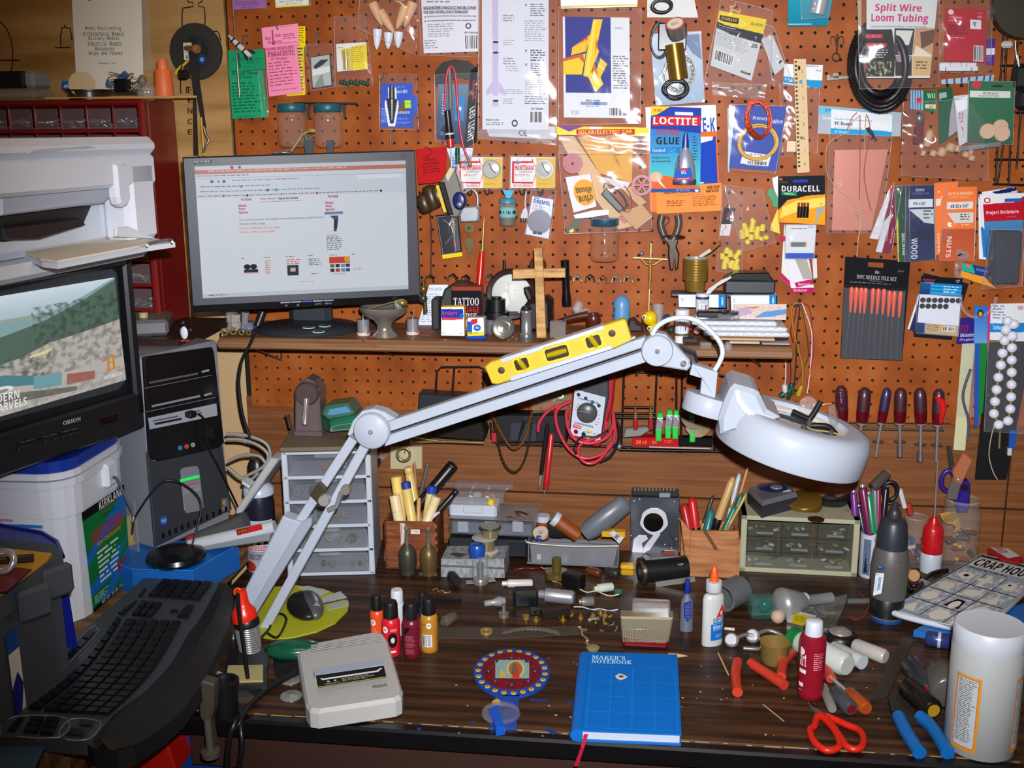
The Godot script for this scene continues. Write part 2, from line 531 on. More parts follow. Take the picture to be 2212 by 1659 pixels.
func hole_board(x0:int,x1:int,y0:int,y1:int)->ArrayMesh:
	var P:=PackedVector3Array();var N:=PackedVector3Array();var I:=PackedInt32Array()
	var s:=.0254;var h:=.0127;var r:=.0032;var th:=.006
	var sq:=[];var oc:=[]
	for k in 8:
		var a:=TAU*k/8
		var d:=Vector2(cos(a),sin(a))
		oc.append(d*r);sq.append(d/maxf(absf(d.x),absf(d.y))*h)
	for j in range(y0,y1):
		for i in range(x0,x1):
			var c:=Vector3(i*s,j*s,0)
			var b:=P.size()
			for k in 8:
				P.append(c+Vector3(sq[k].x,sq[k].y,0));N.append(Vector3(0,0,1))
			for k in 8:
				P.append(c+Vector3(oc[k].x,oc[k].y,0));N.append(Vector3(0,0,1))
			for k in 8:
				P.append(c+Vector3(oc[k].x,oc[k].y,0));N.append(Vector3(-oc[k].x,-oc[k].y,0)/r)
			for k in 8:
				P.append(c+Vector3(oc[k].x,oc[k].y,-th));N.append(Vector3(-oc[k].x,-oc[k].y,0)/r)
			for k in 8:
				var n:=(k+1)%8
				I.append_array([b+k,b+8+k,b+n,b+n,b+8+k,b+8+n,b+16+k,b+24+k,b+16+n,b+16+n,b+24+k,b+24+n])
	for q in [[Vector3(x0-.5,y0-.5,0),Vector3(x1-.5,y0-.5,0),Vector3(0,-1,0)],[Vector3(x0-.5,y0-.5,0),Vector3(x0-.5,y1-.5,0),Vector3(-1,0,0)],[Vector3(x1-.5,y0-.5,0),Vector3(x1-.5,y1-.5,0),Vector3(1,0,0)]]:
		var b:=P.size()
		for v in [q[0]*s,q[1]*s,q[1]*s-Vector3(0,0,th),q[0]*s-Vector3(0,0,th)]:P.append(v);N.append(q[2])
		I.append_array([b,b+1,b+2,b,b+2,b+3])
	var a:=[];a.resize(Mesh.ARRAY_MAX);a[Mesh.ARRAY_VERTEX]=P;a[Mesh.ARRAY_NORMAL]=N;a[Mesh.ARRAY_INDEX]=I
	var m:=ArrayMesh.new();m.add_surface_from_arrays(Mesh.PRIMITIVE_TRIANGLES,a)
	return m
var wood_desk:Material
var wood_shelf:Material
var wood_panel:Material
var wood_ply:Material
var wood_table:Material
var oak:Material
var boxwood:Material
func struct(nm:String,b:B,m:Material,label:="")->MeshInstance3D:
	return solo(nm,label,"",Vector3.ZERO,b,m,"","structure")
func setting()->void:
	wood_desk=tri_mat(noisetex(512,512,.35,26.0,[.0,"22150d",.45,"352214",.6,"40291a",1.0,"553822"],3),Vector3(1.2,1,1.6),.42,{"metallic_specular":.35})
	wood_shelf=tri_mat(noisetex(512,512,.3,20.0,[.0,"5a3b26",.5,"7d5636",1.0,"946a44"],11),Vector3(1.0,6,6),.55)
	wood_panel=tri_mat(noisetex(512,512,.8,40.0,[.0,"6c3f20",.4,"784825",.6,"7f4e29",1.0,"89562f"],21),Vector3(.7,2.2,2.2),.5,{"metallic_specular":.4})
	wood_ply=tri_mat(noisetex(512,512,.35,9.0,[.0,"93692f",.3,"a97e45",.6,"b68c52",1.0,"c39b60"],5),Vector3(.8,1.6,1.6),.6)
	wood_table=tri_mat(noisetex(256,256,.4,18.0,[.0,"4d331d",.5,"75512f",1.0,"8d6a40"],9),Vector3(2,2,2),.6)
	oak=tri_mat(noisetex(256,256,.3,22.0,[.0,"8a6030",.45,"b98b50",1.0,"cda062"],14),Vector3(9,3,9),.6)
	boxwood=tri_mat(noisetex(256,256,.4,14.0,[.0,"8e5730",.5,"ab6f42",1.0,"bb8152"],17),Vector3(4,6,4),.55)
	var paint:=M("c9a779",.8)
	struct("wall_back",bb(Vector3(4.4,2.9,.12),Vector3(0,1.45,-.08)),paint)
	struct("wall_left",bb(Vector3(.12,2.9,3.9),Vector3(-2.06,1.45,1.75)),paint)
	struct("wall_right",bb(Vector3(.12,2.9,3.9),Vector3(2.26,1.45,1.75)),paint)
	struct("wall_front",bb(Vector3(4.4,2.9,.12),Vector3(.1,1.45,3.66)),paint)
	struct("floor",bb(Vector3(4.6,.1,4.0),Vector3(.1,-.05,1.76)),M("4a4038",.8))
	struct("ceiling",bb(Vector3(4.6,.1,4.0),Vector3(.1,2.95,1.76)),M("d8d2c4",.9))
	thing("ceiling_light","long warm ceiling lamp box above the bench","lamp",Vector3(.1,2.87,1.5),"",0)
	part("housing",bb(Vector3(1.2,.05,.3),Vector3(.1,2.875,1.5),.01),M("e8e8e8",.5))
	part("diffuser",bb(Vector3(1.1,.012,.24),Vector3(.1,2.846,1.5)),glow("ffdfb0",1.5))
	var wp:=Node3D.new();wp.name="trim_1";add_child(wp);wp.set_meta("kind","structure");wp.set_meta("label","brown wood panelling boards below the pegboard")
	T=wp;TI=Transform3D()
	var yj:=W(1200,1065,-.012).y
	var xj:=W(2191,900,-.012).x
	for q in [[-.64,xj,yj,1.075],[-.64,xj,.2,yj],[xj,1.6,yj,1.075],[xj,1.6,.2,yj]]:
		part("panel_board",bb(Vector3(q[1]-q[0]-.003,q[3]-q[2]-.004,.012),Vector3((q[0]+q[1])/2,(q[2]+q[3])/2,-.014),.0015),wood_panel)
	var ply:=thing("plywood_board","pale plywood sheet with black marker tool outlines left of the pegboard","board",Vector3(-1.2,1.9,-.01))
	part("sheet",bb(Vector3(1.18,1.15,.012),Vector3(-1.222,1.875,-.012),.001),wood_ply)
	var ink:=M("120d0a",.8)
	zm(0,0,3.95)
	for s in [[0,180,60,250,95,340,110,450,105,560,90,615],[0,515,60,512,165,515],[470,407,600,405],[520,405,515,290,528,280,525,240,550,235,553,210,560,235,600,240,603,280,610,290,612,340],
			[1600,0,1610,20,1640,20,1650,55,1560,70,1553,130,1555,240],[1730,0,1715,20,1695,25,1695,55,1740,60,1750,130,1748,225],[1815,268,1855,268,1870,290,1885,350],
			[1540,675,1542,800],[1590,745,1618,745],[1590,745,1592,790,1615,788]]:
		part("marker_line",tb(wl(s,-.0055),.0013,4),ink)
	var pr:=art(40,150,"f b08850|t 20 2 55 14 1c140c s F|t 20 22 60 14 1c140c s E|t 18 42 62 14 1c140c s N|t 18 62 60 14 1c140c s C|t 20 82 60 14 1c140c s E")
	for k in 5:
		var b:=B.new();var y0:float=[740,830,920,1010,1100][k]
		b.face(W(1595,y0,-.0055),W(1650,y0,-.0055),W(1650,y0+60,-.0055),W(1595,y0+60,-.0055),Rect2(pr[1].position+pr[1].size*Vector2(.1,k*.2+.01),pr[1].size*Vector2(.8,.19)))
		part("letter_mark",b,pmat(pr[0]))
	zm(0,0,1)
	struct("trim_2",bb(Vector3(2.24,2.0,.004),Vector3(.48,1.21,-.0188)),M("140b06",.9))  # dark sheet added behind the boards, colouring in the shade of holes and gaps
	var pb:=MeshInstance3D.new();pb.name="pegboard";pb.mesh=hole_board(-3,66,-14,31)
	pb.position=Vector3(-21*.0254,1.42,0);add_child(pb)
	pb.mesh=pb.mesh
	pb.set_meta("label","big reddish brown pegboard full of small round holes");pb.set_meta("category","pegboard")
	pb.material_override=tri_mat(noisetex(512,512,1.2,6.0,[.0,"82401a",.35,"924a1d",.65,"9e5220",1.0,"a8602f"],31,.0,6),Vector3(1.3,1.3,1.3),.45,{"metallic_specular":.25})
	T=pb;TI=pb.transform.affine_inverse()
	thing("desk","long dark brown wood-grain work desk with a worn black front edge","desk",Vector3(.5,0,.4))
	part("top",bb(Vector3(2.16,.03,.755),Vector3(.5,DESK-.015,.385),.002),wood_desk)
	part("front_edge",bb(Vector3(2.16,.032,.022),Vector3(.5,DESK-.0165,.7755),.004),M("0c0b0d",.3))
	var wear:=B.new()
	for k in 60:
		wear.box(Vector3(rng.randf_range(.005,.04),.0006,rng.randf_range(.001,.0025)),Vector3(-.48+k*.0345,DESK+.0002,.7655+rng.randf_range(-.001,.001)))
	part("worn_edge",wear,M("a3895a",.8)).set_meta("kind","stuff")
	part("apron",bb(Vector3(2.0,.075,.02),Vector3(.53,DESK-.07,.74)),M("33190f",.6))
	part("lower_rail",bb(Vector3(2.0,.05,.02),Vector3(.53,.5,.2)),M("3a1d10",.6))
	for x in [-.18,.0,1.5]:part("leg",bb(Vector3(.05,.72,.05),Vector3(x,.36,.1 if x<1 else .7)),M("3a1d10",.6))
	var spl:=B.new()
	for q in [[1165,1513,40,5,0],[1240,1520,28,6,8],[1190,1580,30,8,40],[1060,1545,30,5,-6],[1140,1450,10,3,30],[905,1575,10,5,70],[1020,1560,12,3,0]]:
		var p:=D(q[0],q[1]);spl.X=frame(p+Vector3(0,.0003,0),-q[4]);spl.box(Vector3(px(q[2],p),.0006,px(q[3],p)*1.6))
	part("blue_paint_smear",spl,M("15306e",.6)).set_meta("kind","stuff")
	var chips:=B.new()
	for k in 70:
		var p:=D(rng.randf_range(980,2050),rng.randf_range(1420,1590));var r:=rng.randf_range(.0008,.0022)
		chips.X=frame(p,rng.randf_range(0,180));chips.box(Vector3(r*2,.0008,r))
	part("crumbs",chips,M("b8a888",.8)).set_meta("kind","stuff")
	thing("wall_shelf","narrow brown wooden shelf across the pegboard under the monitor","shelf",Vector3(-.04,SHELF,.1))
	part("board",bb(Vector3(1.126,.012,.205),Vector3(-.041,SHELF-.006,.1045),.003),wood_shelf)
	part("edge_moulding",bb(Vector3(1.13,.018,.012),Vector3(-.041,SHELF-.013,.207),.004),wood_shelf)
	var br:=M("777068",.4,.8)
	for q in [[540,755,605,780],[812,757,848,770],[1600,770,1640,790]]:
		var a:=W(q[0],q[1],.1);var c:=W(q[2],q[3],.02)
		part("bracket",tb([Vector3(a.x,SHELF-.014,.16),Vector3(a.x,SHELF-.02,.15),Vector3(c.x,c.y,.01),Vector3(c.x,SHELF-.014,.01)],.002),br)
const SHELF:=1.247
func loft(b:B,lo:Array,hi:Array,cap:=true)->void:
	var m:=lo.size()
	var c:=Vector3.ZERO
	for p in lo:c+=p/m
	for i in m:
		var k:=(i+1)%m
		var nn:Vector3=(lo[k]-lo[i]).cross(hi[i]-lo[i]).normalized()
		if nn.dot(lo[i]-c)<0:nn=-nn
		b.quad(hi[i],hi[k],lo[k],lo[i],nn)
	if cap:
		var t:=Vector3.ZERO
		for p in hi:t+=p/m
		for i in m:b.tri(t,hi[i],hi[(i+1)%m],Vector3.UP,Vector3.UP,Vector3.UP)
func lid_of(ring:Array,h:float)->Array:
	var o:=[]
	for p in ring:o.append(Vector3(p.x,h,p.z))
	return o
func ring(w:float,d:float,r:float,fr:Transform3D,y:float,n:=4)->Array:
	var o:=[]
	for p in rr(w,d,r,n):o.append(fr*Vector3(p.x,y,p.y))
	return o
func fp(l:Array,fr:Transform3D,w:=.0)->PackedVector2Array:
	var o:=PackedVector2Array()
	for i in range(0,l.size(),2):
		var p:=H(l[i],l[i+1],fr,w);o.append(Vector2(p.x,p.y))
	return o
func fplate(l:Array,fr:Transform3D,z0:float,z1:float,bev:=.0,uv:=Rect2())->B:
	var b:=B.new();b.X=fr;b.prism(fp(l,fr,z1),z0,z1,uv,bev);return b
func fquad(l:Array,fr:Transform3D,w:float,uv:Rect2)->B:
	var b:=B.new();b.X=fr;var q:=[]
	for i in range(0,8,2):
		var p:=H(l[i],l[i+1],fr,w);q.append(Vector3(p.x,p.y,w))
	b.quad(q[0],q[1],q[2],q[3],Vector3(0,0,1),uv);return b
func fl(l:Array,fr:Transform3D,w:float)->Array:
	var o:=[]
	for i in range(0,l.size(),2):o.append(fr*H(l[i],l[i+1],fr,w))
	return o
func left_side()->void:
	var blk:=M("15161a",.4);var dk:=M("26282d",.5)
	thing("side_table","brown wooden side table under the keyboard and the white bucket","table",Vector3(-1.2,0,.5))
	part("top",bb(Vector3(1.36,.03,.97),Vector3(-1.25,TABLE-.015,.5),.002),wood_table)
	for z in [.05,.9]:part("leg",bb(Vector3(.05,TABLE-.03,.05),Vector3(-.6,(TABLE-.03)/2,z)),wood_table)
	thing("wall_ledge","dark wooden ledge in the corner under the red drawer cabinet","shelf",Vector3(-1.1,1.235,.1))
	part("board",bb(Vector3(.9,.02,.26),Vector3(-1.115,1.241,.13),.002),M("2f1d15",.5))
	part("support",bb(Vector3(.03,.2,.1),Vector3(-1.2,1.13,.06)),M("2f1d15",.5))
	var red:=M("7e0f10",.28,.0,{"clearcoat_enabled":true,"clearcoat":.5})
	var fr:=frame(Vector3(-.757,1.252,.135),-2)
	thing("drawer_cabinet","red metal cabinet with rows of clear small-parts drawers behind the printer","cabinet",fr.origin,"",-2)
	var b:=B.new();b.X=fr
	b.box(Vector3(.56,.012,.135),Vector3(-.28,.456,-.0675),.004);b.box(Vector3(.56,.012,.135),Vector3(-.28,.006,-.0675),.003)
	b.box(Vector3(.016,.46,.135),Vector3(-.008,.23,-.0675),.005);b.box(Vector3(.56,.46,.008),Vector3(-.28,.23,-.131))
	for k in 9:b.box(Vector3(.55,.007,.125),Vector3(-.28,.40-k*.052,-.065),.001)
	for k in 9:b.box(Vector3(.0045,.45,.12),Vector3(-.07-k*.0575,.23,-.066),.001)
	part("body",b,red)
	b=B.new();b.X=fr;b.box(Vector3(.0015,.452,.1),Vector3(.0005,.229,-.07));part("side_panel",b,red)
	var cl:=G("aab0b6",.1,.08)
	for r in [0,1,4,5,6,7]:
		for k in 6:
			if r>1 and k>1:continue
			b=B.new();b.X=fr
			var c:=Vector3(-.04-k*.0575,.4245-r*.052,.0)
			b.box(Vector3(.05,.040,.003),c+Vector3(0,0,-.001),.001);b.box(Vector3(.05,.003,.1),c+Vector3(0,-.019,-.05));b.box(Vector3(.03,.008,.008),c+Vector3(0,-.006,.004),.003)
			var dr:=part("drawer",b,cl)
			var s:=B.new()
			for j in 14:
				var a:=fr*(c+Vector3(rng.randf_range(-.02,.02),rng.randf_range(-.017,-.002),rng.randf_range(-.03,-.006)))
				s.tube([a,a+Vector3(rng.randf_range(-.012,.012),rng.randf_range(-.003,.006),rng.randf_range(-.004,.008))],.0016,5)
			part("small_parts",s,M("b8b0a0",.25,.9),dr).set_meta("kind","stuff")
	var ct:=1.252+.462
	zm(0,0,3.95)
	var p:=W(205,770,.09)
	thing("radio_box","black boxy gadget with a silver end on the left end of the red cabinet","gadget",Vector3(p.x,ct,.09))
	part("clear_tub",bb(Vector3(.105,.024,.08),Vector3(p.x-.012,ct+.012,.08),.008),G("cfcabb",.35,.25))
	part("case",bb(Vector3(.075,.034,.07),Vector3(p.x-.022,ct+.041,.08),.004),blk)
	part("end_cap",bb(Vector3(.024,.034,.068),Vector3(p.x+.026,ct+.041,.08),.006),M("8b8d90",.4))
	var a1:=art(60,40,"f 1b5fb0|t 20 40 60 40 ffffff b abo")
	b=B.new();b.face(W(530,690,.118),W(605,690,.118),W(605,760,.118),W(530,760,.118),a1[1]);part("blue_tag",b,pmat(a1[0],"satin"))
	p=W(730,800,.1)
	thing("wire_spool","flat black spool of wire lying on the red cabinet","spool",Vector3(p.x,ct,.09))
	part("flange",lt(Vector3(p.x,ct,.085),[0,0,.047,0,.047,.003,.0,.003],24),blk)
	part("winding",lt(Vector3(p.x,ct+.003,.085),[.04,0,.041,.003,.04,.006,.041,.009,.04,.012,.041,.014],24),M("3b2a1a",.3))
	part("rim",lt(Vector3(p.x,ct+.017,.085),[.03,0,.046,0,.046,.003,.0,.003],24),blk)
	solo("wood_disc","pale round wooden disc leaning on the black wire spool","disc",p,lx(up(W(700,735,.1),W(700,700,.13))*Transform3D(Basis(),Vector3(0,.012,0)),[0,0,.026,0,.026,.004,0,.004],20),M("c9b184",.6))
	p=W(1060,740,.1)
	thing("circuit_tangle","tangle of circuit parts and coloured wires on the red cabinet","electronics",Vector3(p.x,ct,.1))
	part("board",bb(Vector3(.045,.003,.035),p+Vector3(0,-.013,0),0),M("163a2a",.4));part("relay",bb(Vector3(.028,.026,.022),p+Vector3(-.003,.002,0),.002),M("101014",.3))
	part("battery",lx(up(W(1020,680,.1),W(1090,620,.1)),[0,0,.007,0,.007,.02,0,.021],12),M("2f6a9a",.3));part("blue_part",bb(Vector3(.012,.01,.01),W(935,715,.1),.002),M("4aa0cc",.4))
	for k in 6:
		var q:=[]
		for j in 5:q.append(p+Vector3(rng.randf_range(-.035,.045),rng.randf_range(-.015,.03),rng.randf_range(-.02,.02)))
		part("wire",tb(curve(q,5),.0009,4),M(["7a2630","202024","c9c0a8","7a2630","3b5f3a","28282c"][k],.5))
	p=W(1250,760,.1)
	thing("clear_packet","crumpled clear packet of bits beside the orange bottle","packet",Vector3(p.x,ct,.1))
	b=B.new();b.ball(Vector3(.022,.02,.018),p+Vector3(0,-.006,0),10,7);part("film",b,G("d9d9d9",.3,.15));b=B.new();b.ball(Vector3(.009,.012,.009),W(1215,690,.09));part("grey_bit",b,M("77786a",.5))
	p=W(1405,806,.09)
	thing("orange_bottle","matte orange squeeze bottle with a narrow neck on the red cabinet","bottle",Vector3(p.x,ct,.09))
	var s1:=px(1,p)
	part("body",lt(Vector3(p.x,ct,.09),[0,0,80*s1,0,82*s1,5*s1,72*s1,230*s1,66*s1,245*s1,0,246*s1],24),M("f0743c",.5))
	part("neck",lt(Vector3(p.x,ct,.09),[44*s1,244*s1,46*s1,300*s1,30*s1,332*s1,0,333*s1],20),M("f58048",.45))
	solo("pencil_stick","thin tan wooden stick lying along the red cabinet top","stick",W(900,830,.13),tb([Vector3(W(375,850,.13).x,ct+.003,.125),Vector3(W(1660,820,.13).x,ct+.003,.12)],.0026,6),M("c9a35c",.6))
	var q0:=[610,-40,1205,-40,1225,760,655,760]
	a1=art(270,420,"f f0ead8|t 18 33 52 4.6 3a3a3a m Model Railroading|t 14 38.4 60 4.6 3a3a3a m Architectural Models|t 22 43.8 45 4.6 3a3a3a m Military Models|t 20 49 50 4.6 3a3a3a m Industrial Models|t 31 54.4 29 4.4 3a3a3a m Miniatures|t 20 59.4 51 5 3a3a3a m Ships and Planes|t 35 71.5 26 1.8 555555 m PANORAMA DE PAPE|c 26 4 3 2 66708a")
	thing("wall_poster","tall white paper list of model kinds pinned to the plywood","poster",W(915,360,-.002))
	part("sheet",slab(q0,.0,.001,a1[1]),pmat(a1[0]))
	part("clear_sleeve",slab([1205,-40,1260,-40,1300,600,1225,600],.001,.0005),G("e8e0c8",.2,.2))
	var gc:=W(1672,440,.008)
	thing("grinding_disc","round black cutting disc with a paper label on the plywood","disc",gc)
	var fz:=FZ(gc)
	part("wheel",lx(fz,[.012,-.004,.056,-.004,.057,0,.056,.003,.034,.0035,.033,.005,.012,.005],40),M("26231f",.7))
	a1=art(100,100,"f 2a2724|r 8 20 32 60 c9c5b4|b 10 60 28 18|r 62 10 14 60 25324a|c 74 78 18 18 223c70|c 74 78 8 8 8090c0")
	b=B.new();b.X=Transform3D(Basis(),gc);b.prism(rr(.058,.058,.029,8),.005,.0056,a1[1]);part("label",b,pmat(a1[0]))
	zm(380,0,3.95)
	thing("black_strap","black strap with a yellow edge hanging from a wooden peg","strap",W(150,600,.02))
	part("peg",lx(up(W(65,410,.0),W(205,420,.055)),[0,-.01,.006,-.01,.006,.055,.009,.056,.009,.066,0,.068],14),M("8a5a26",.4))
	b=plate([105,440,175,430,200,700,255,1090,230,1100,165,760,190,1325,150,1325,145,800],.03,.003);part("band",b,M("17140f",.6))
	part("yellow_edge",plate([125,640,150,640,205,1330,185,1330],.026,.002),M("d8a72a",.5));part("yellow_cord",tb(curve(wl([215,1000,240,1330],.031)),.0022,5),M("e0b02c",.5))
	part("buckle",tb(wl([235,1080,255,1150,285,1200,255,1240,235,1300],.034),.003,6),M("8e887c",.3,.8))
	part("yellow_clip",tb(curve(wl([105,520,60,560,40,610,55,560,10,600,0,640],.03)),.0028,5),M("e3b232",.4));part("black_knob",bb(Vector3(.022,.02,.012),W(60,640,.03),.004),M("14130f",.4))
	zm(0,540,3.456)
	thing("set_top_box","slim silver electronic box lying on the ledge right of the television","electronics",Vector3(-.73,1.251,.2))
	var f2:=frame(fr_pt(1262,640,.215),20)
	var be:=B.new();be.X=f2;be.box(Vector3(.19,.032,.12),Vector3(-.095,.014,-.06),.006);part("case",be,M("7d7b7e",.35,.3))
	part("slot",fplate([1060,648,1180,620,1180,628,1060,660],f2,0,.0008),blk)
	p=W(1080,590,.19)
	thing("paint_pot","small cream pot standing on the silver box","pot",p)
	part("jar",lt(p,[0,0,.008,0,.008,.024,0,.024],14),M("e0dcd0",.4));part("lid",lt(p,[.009,.022,.009,.034,0,.0345],14),M("c5b680",.5))
	p=W(1385,680,.24)
	thing("penguin_toy","tiny black and white penguin figure standing by the red cabinet","toy",p)
	var sc:=px(1,p)
	b=B.new();b.ball(Vector3(36,62,30)*sc,p+Vector3(0,72,0)*sc);b.ball(Vector3(24,26,24)*sc,p+Vector3(-6,140,0)*sc);b.ball(Vector3(14,34,10)*sc,p+Vector3(-42,66,-6)*sc);b.ball(Vector3(18,20,10)*sc,p+Vector3(42,82,0)*sc);part("body",b,blk)
	b=B.new();b.ball(Vector3(30,50,18)*sc,p+Vector3(2,66,16)*sc);part("white_belly",b,M("dfe3ea",.5))
	b=B.new();b.ball(Vector3(8,6,16)*sc,p+Vector3(-6,136,26)*sc);part("beak",b,M("7a2a18",.5))
	for k in [-16,22]:
		b=B.new();b.ball(Vector3(18,6,24)*sc,p+Vector3(k,6,14)*sc);part("foot",b,M("d2502c",.5))
	zm(0,0,1)
	bucket_and_bins()
	tower()
	tv_and_printer()
	keyboard()
func fr_pt(x:float,y:float,z:float)->Vector3:
	var q:=W(x,y,z);return Vector3(q.x,1.253,q.z)
func bucket_and_bins()->void:
	var white:=M("dfe3ea",.35)
	var fr:=frame(Vector3(-.738,TABLE,.369),92)
	var c:=fr*Transform3D(Basis(),Vector3(-.116,0,-.13))
	thing("detergent_bucket","big white square bucket with a green laundry label under the television","bucket",c.origin)
	var b:=B.new()
	loft(b,ring(.222,.25,.05,c,.0),ring(.232,.26,.05,c,.23),false);loft(b,ring(.238,.266,.05,c,.2),ring(.242,.27,.05,c,.262));part("tub",b,white)
	b=B.new();loft(b,ring(.25,.278,.055,c,.255),ring(.252,.28,.055,c,.268));loft(b,ring(.244,.272,.052,c,.27),ring(.246,.274,.052,c,.282));part("rim",b,white)
	b=B.new();loft(b,ring(.24,.268,.05,c,.28),ring(.24,.268,.05,c,.302));part("blue_lid",b,M("10359a",.35))
	zm(0,900,3.319)
	b=B.new();var hb:=fr*H(790,410,fr,.012);b.X=Transform3D(fr.basis,hb);b.box(Vector3(.036,.045,.03),Vector3(0,0,-.01),.004);part("handle_bracket",b,white)
	part("handle",tb(curve(fl([800,435,840,450,900,580,955,700,950,760],fr,.026),5),.0028,6),M("9a9ea6",.3,.9))
	var a:=art(190,420,"f 157a3a|p 1f6fc0 100 2 100 30 40 40 0 55 0 45|p 1f6fc0 100 50 60 80 0 84 0 74 70 60|p 1f6fc0 100 64 100 74 40 100 10 100|r 0 0 100 9 10131a|t 38 1 58 8 f2f2f2 b KIRKLAND|t 40 9.5 48 3.5 aa2030 B Signature|t 40 15 36 3.5 12303c S Professional|t 14 24 80 14 c0202c b LAUNDRY DETERGENT|t 26 37 58 6 e8a020 B Super Concentrated|l 24 47 60 34 dfe8e0 7|p b0202c 70 74 78 70 84 74 92 70 92 78 98 82 92 86 92 92 84 88 76 92 77 85 70 82|t 78 77 16 6 e0c040 b 200|l 6 86 40 9 bcd8ec 4|r 0 96 100 4 10131a|t 22 96 70 3.6 f0f0f0 b NET WT. 28 LBS (12.7 KG)")
	part("green_label",fquad([585,690,890,485,940,1165,672,1405],fr,.0045,a[1]),pmat(a[0],"satin"))
	var lf:=fr*Transform3D(Basis(Vector3.UP,-PI/2),Vector3(-.232,0,0))
	a=art(110,30,"f dfe3ea|t 0 2 40 40 c02080 b Instructions|r 0 60 96 36 2a78c8")
	b=B.new();b.X=lf;var q:=[]
	for k in [[-60,725],[320,745],[320,806],[-60,795]]:
		var h:=H(k[0],k[1],lf,.005);q.append(Vector3(h.x,h.y,.005))
	b.quad(q[0],q[1],q[2],q[3],Vector3(0,0,1),a[1]);part("instructions_print",b,pmat(a[0]))
	var grey:=M("43484d",.5)
	zm(0,850,3.687)
	var hr:=1.02
	var top:=dl([-400,1140,0,1165,440,1200,500,1290,420,1330,0,1640,-400,1900],hr)
	thing("storage_bin","grey plastic storage bin with a clipped rim in the lower left corner","bin",Vector3(top[3].x-.1,TABLE,top[3].z))
	b=B.new();var bot:=[]
	var cc:Vector3=(top[0]+top[3]+top[5])/3.0
	for t in top:bot.append(Vector3(lerpf(t.x,cc.x,.1),TABLE,lerpf(t.z,cc.z,.1)))
	loft(b,bot,lid_of(bot,hr-.02),false);part("tub",b,grey)
	b=B.new();var rim:=[]
	for t in top:rim.append(t-Vector3(0,.03,0))
	loft(b,rim,top,true);part("rim",b,grey)
	for k in [[250,1500],[430,1340]]:
		b=B.new();b.X=frame(D(k[0],k[1],hr)+Vector3(.004,-.03,.004),60);b.box(Vector3(.05,.05,.016),Vector3.ZERO,.006);part("rim_clip",b,grey)
	b=B.new();var ty:=dl([-400,1210,0,1228,410,1270,380,1310,0,1600,-400,1860],hr+.004);loft(b,lid_of(ty,hr-.01),ty);part("yellow_tray",b,M("cf9320",.45))
	var lb:=art(60,120,"f d8d4c4|r 0 0 100 22 1f4f8c|p 202878 0 60 60 45 100 62 60 90 0 95")
	b=B.new();var e0:=bot[4] as Vector3;var e1:=bot[5] as Vector3
	b.face(e1+Vector3(.003,.16,.003),e1.lerp(e0,.22)+Vector3(.003,.16,.003),e1.lerp(e0,.22)+Vector3(.003,.02,.003),e1+Vector3(.003,.02,.003),lb[1]);part("side_label",b,pmat(lb[0]))
	b=tb([D(-60,1330,hr+.012),D(160,1300,hr+.012),D(270,1290,hr+.012)],.003,6);b.tube([D(0,1345,hr+.012),D(270,1325,hr+.012)],.0035,6)
	solo("pliers","dark needle-nose pliers lying in the yellow tray","pliers",D(150,1320,hr),b,M("3a3028",.35,.8))
	b=B.new();loft(b,dl([-200,1460,120,1380,260,1400,60,1590,-200,1640],hr+.006),dl([-200,1450,110,1385,250,1402,60,1570,-200,1620],hr+.026))
	solo("red_pouch","dark red leathery pouch lying in the yellow tray","pouch",D(120,1450,hr),b,M("6a1712",.5))
	b=B.new();var rp:=D(30,1400,hr+.03);var rg:=[]
	for k in 16:rg.append(rp+Vector3(cos(TAU*k/16)*.016,.012+sin(TAU*k/16)*.012,-sin(TAU*k/16)*.008))
	b.tube(rg,.005,8,-1,true);solo("chrome_ring","thick chrome ring on the red pouch","ring",rp,b,M("d8d8dc",.12,1))
	b=B.new();var bt:=dl([-300,1040,0,1050,330,1110,450,1180,500,1300,300,1310,-300,1300],.995);var bo:=[]
	for t in bt:bo.append(Vector3(t.x+.008,TABLE,t.z-.005))
	thing("blue_bin","dark blue plastic bin wedged between grey bin and white bucket","bin",Vector3(bt[3].x,TABLE,bt[3].z))
	loft(b,bo,bt);part("tub",b,M("0d1c86",.4));part("rim",tb(bt,.004,6),M("0d1c86",.4))
	var bf:=frame(Vector3(-.606,.851,.19),66)
	thing("blue_tray","flat blue plastic box under the computer tower","box",Vector3(-.75,TABLE,.28))
	b=B.new();var t0:=dl([880,1330,1050,1400,1540,1412,1900,1200,1870,1150,1300,1180],.852)
	t0.append(Vector3(-.95,.852,.1));t0.append(Vector3(-.95,.852,.35))
	loft(b,lid_of(t0,TABLE),t0);part("box",b,M("135fae",.45))
	b=B.new()
	for k in t0.size():
		if k<3:b.tube([t0[k],t0[k+1]],.0018,6)
	part("lip",b,M("1d72c4",.4))
	zm(0,900,3.319)
	var yc:=W(1000,850,.33)
	thing("yellow_disc","yellow spindle disc with handwriting standing beside the bucket","disc",Vector3(yc.x,.852,yc.z))
	var ya:=art(110,110,"f d8b818|c 50 50 46 46 e6c522|c 50 50 8 8 b08f10|v 64 24 10 40 5a4a10 S Hostal|v 60 68 10 10 5a4a10 S 2")
	var yf:=frame(yc,58);b=B.new();b.X=yf;b.prism(rr(.098,.098,.049,8),-.006,.0,ya[1]);part("disc",b,pmat(ya[0],"satin"))
	b=B.new();b.X=yf;b.box(Vector3(.004,.16,.05),Vector3(-.03,.01,.02),.001);b.box(Vector3(.09,.004,.05),Vector3(.0,-.072,.02),.001);part("clear_stand",b,G("cfd4de",.35,.15))
	zm(0,850,3.687)
	var pc:=D(1405,1330,.852)
	thing("black_puck","black round flat gadget with a cable on the blue tray","gadget",pc)
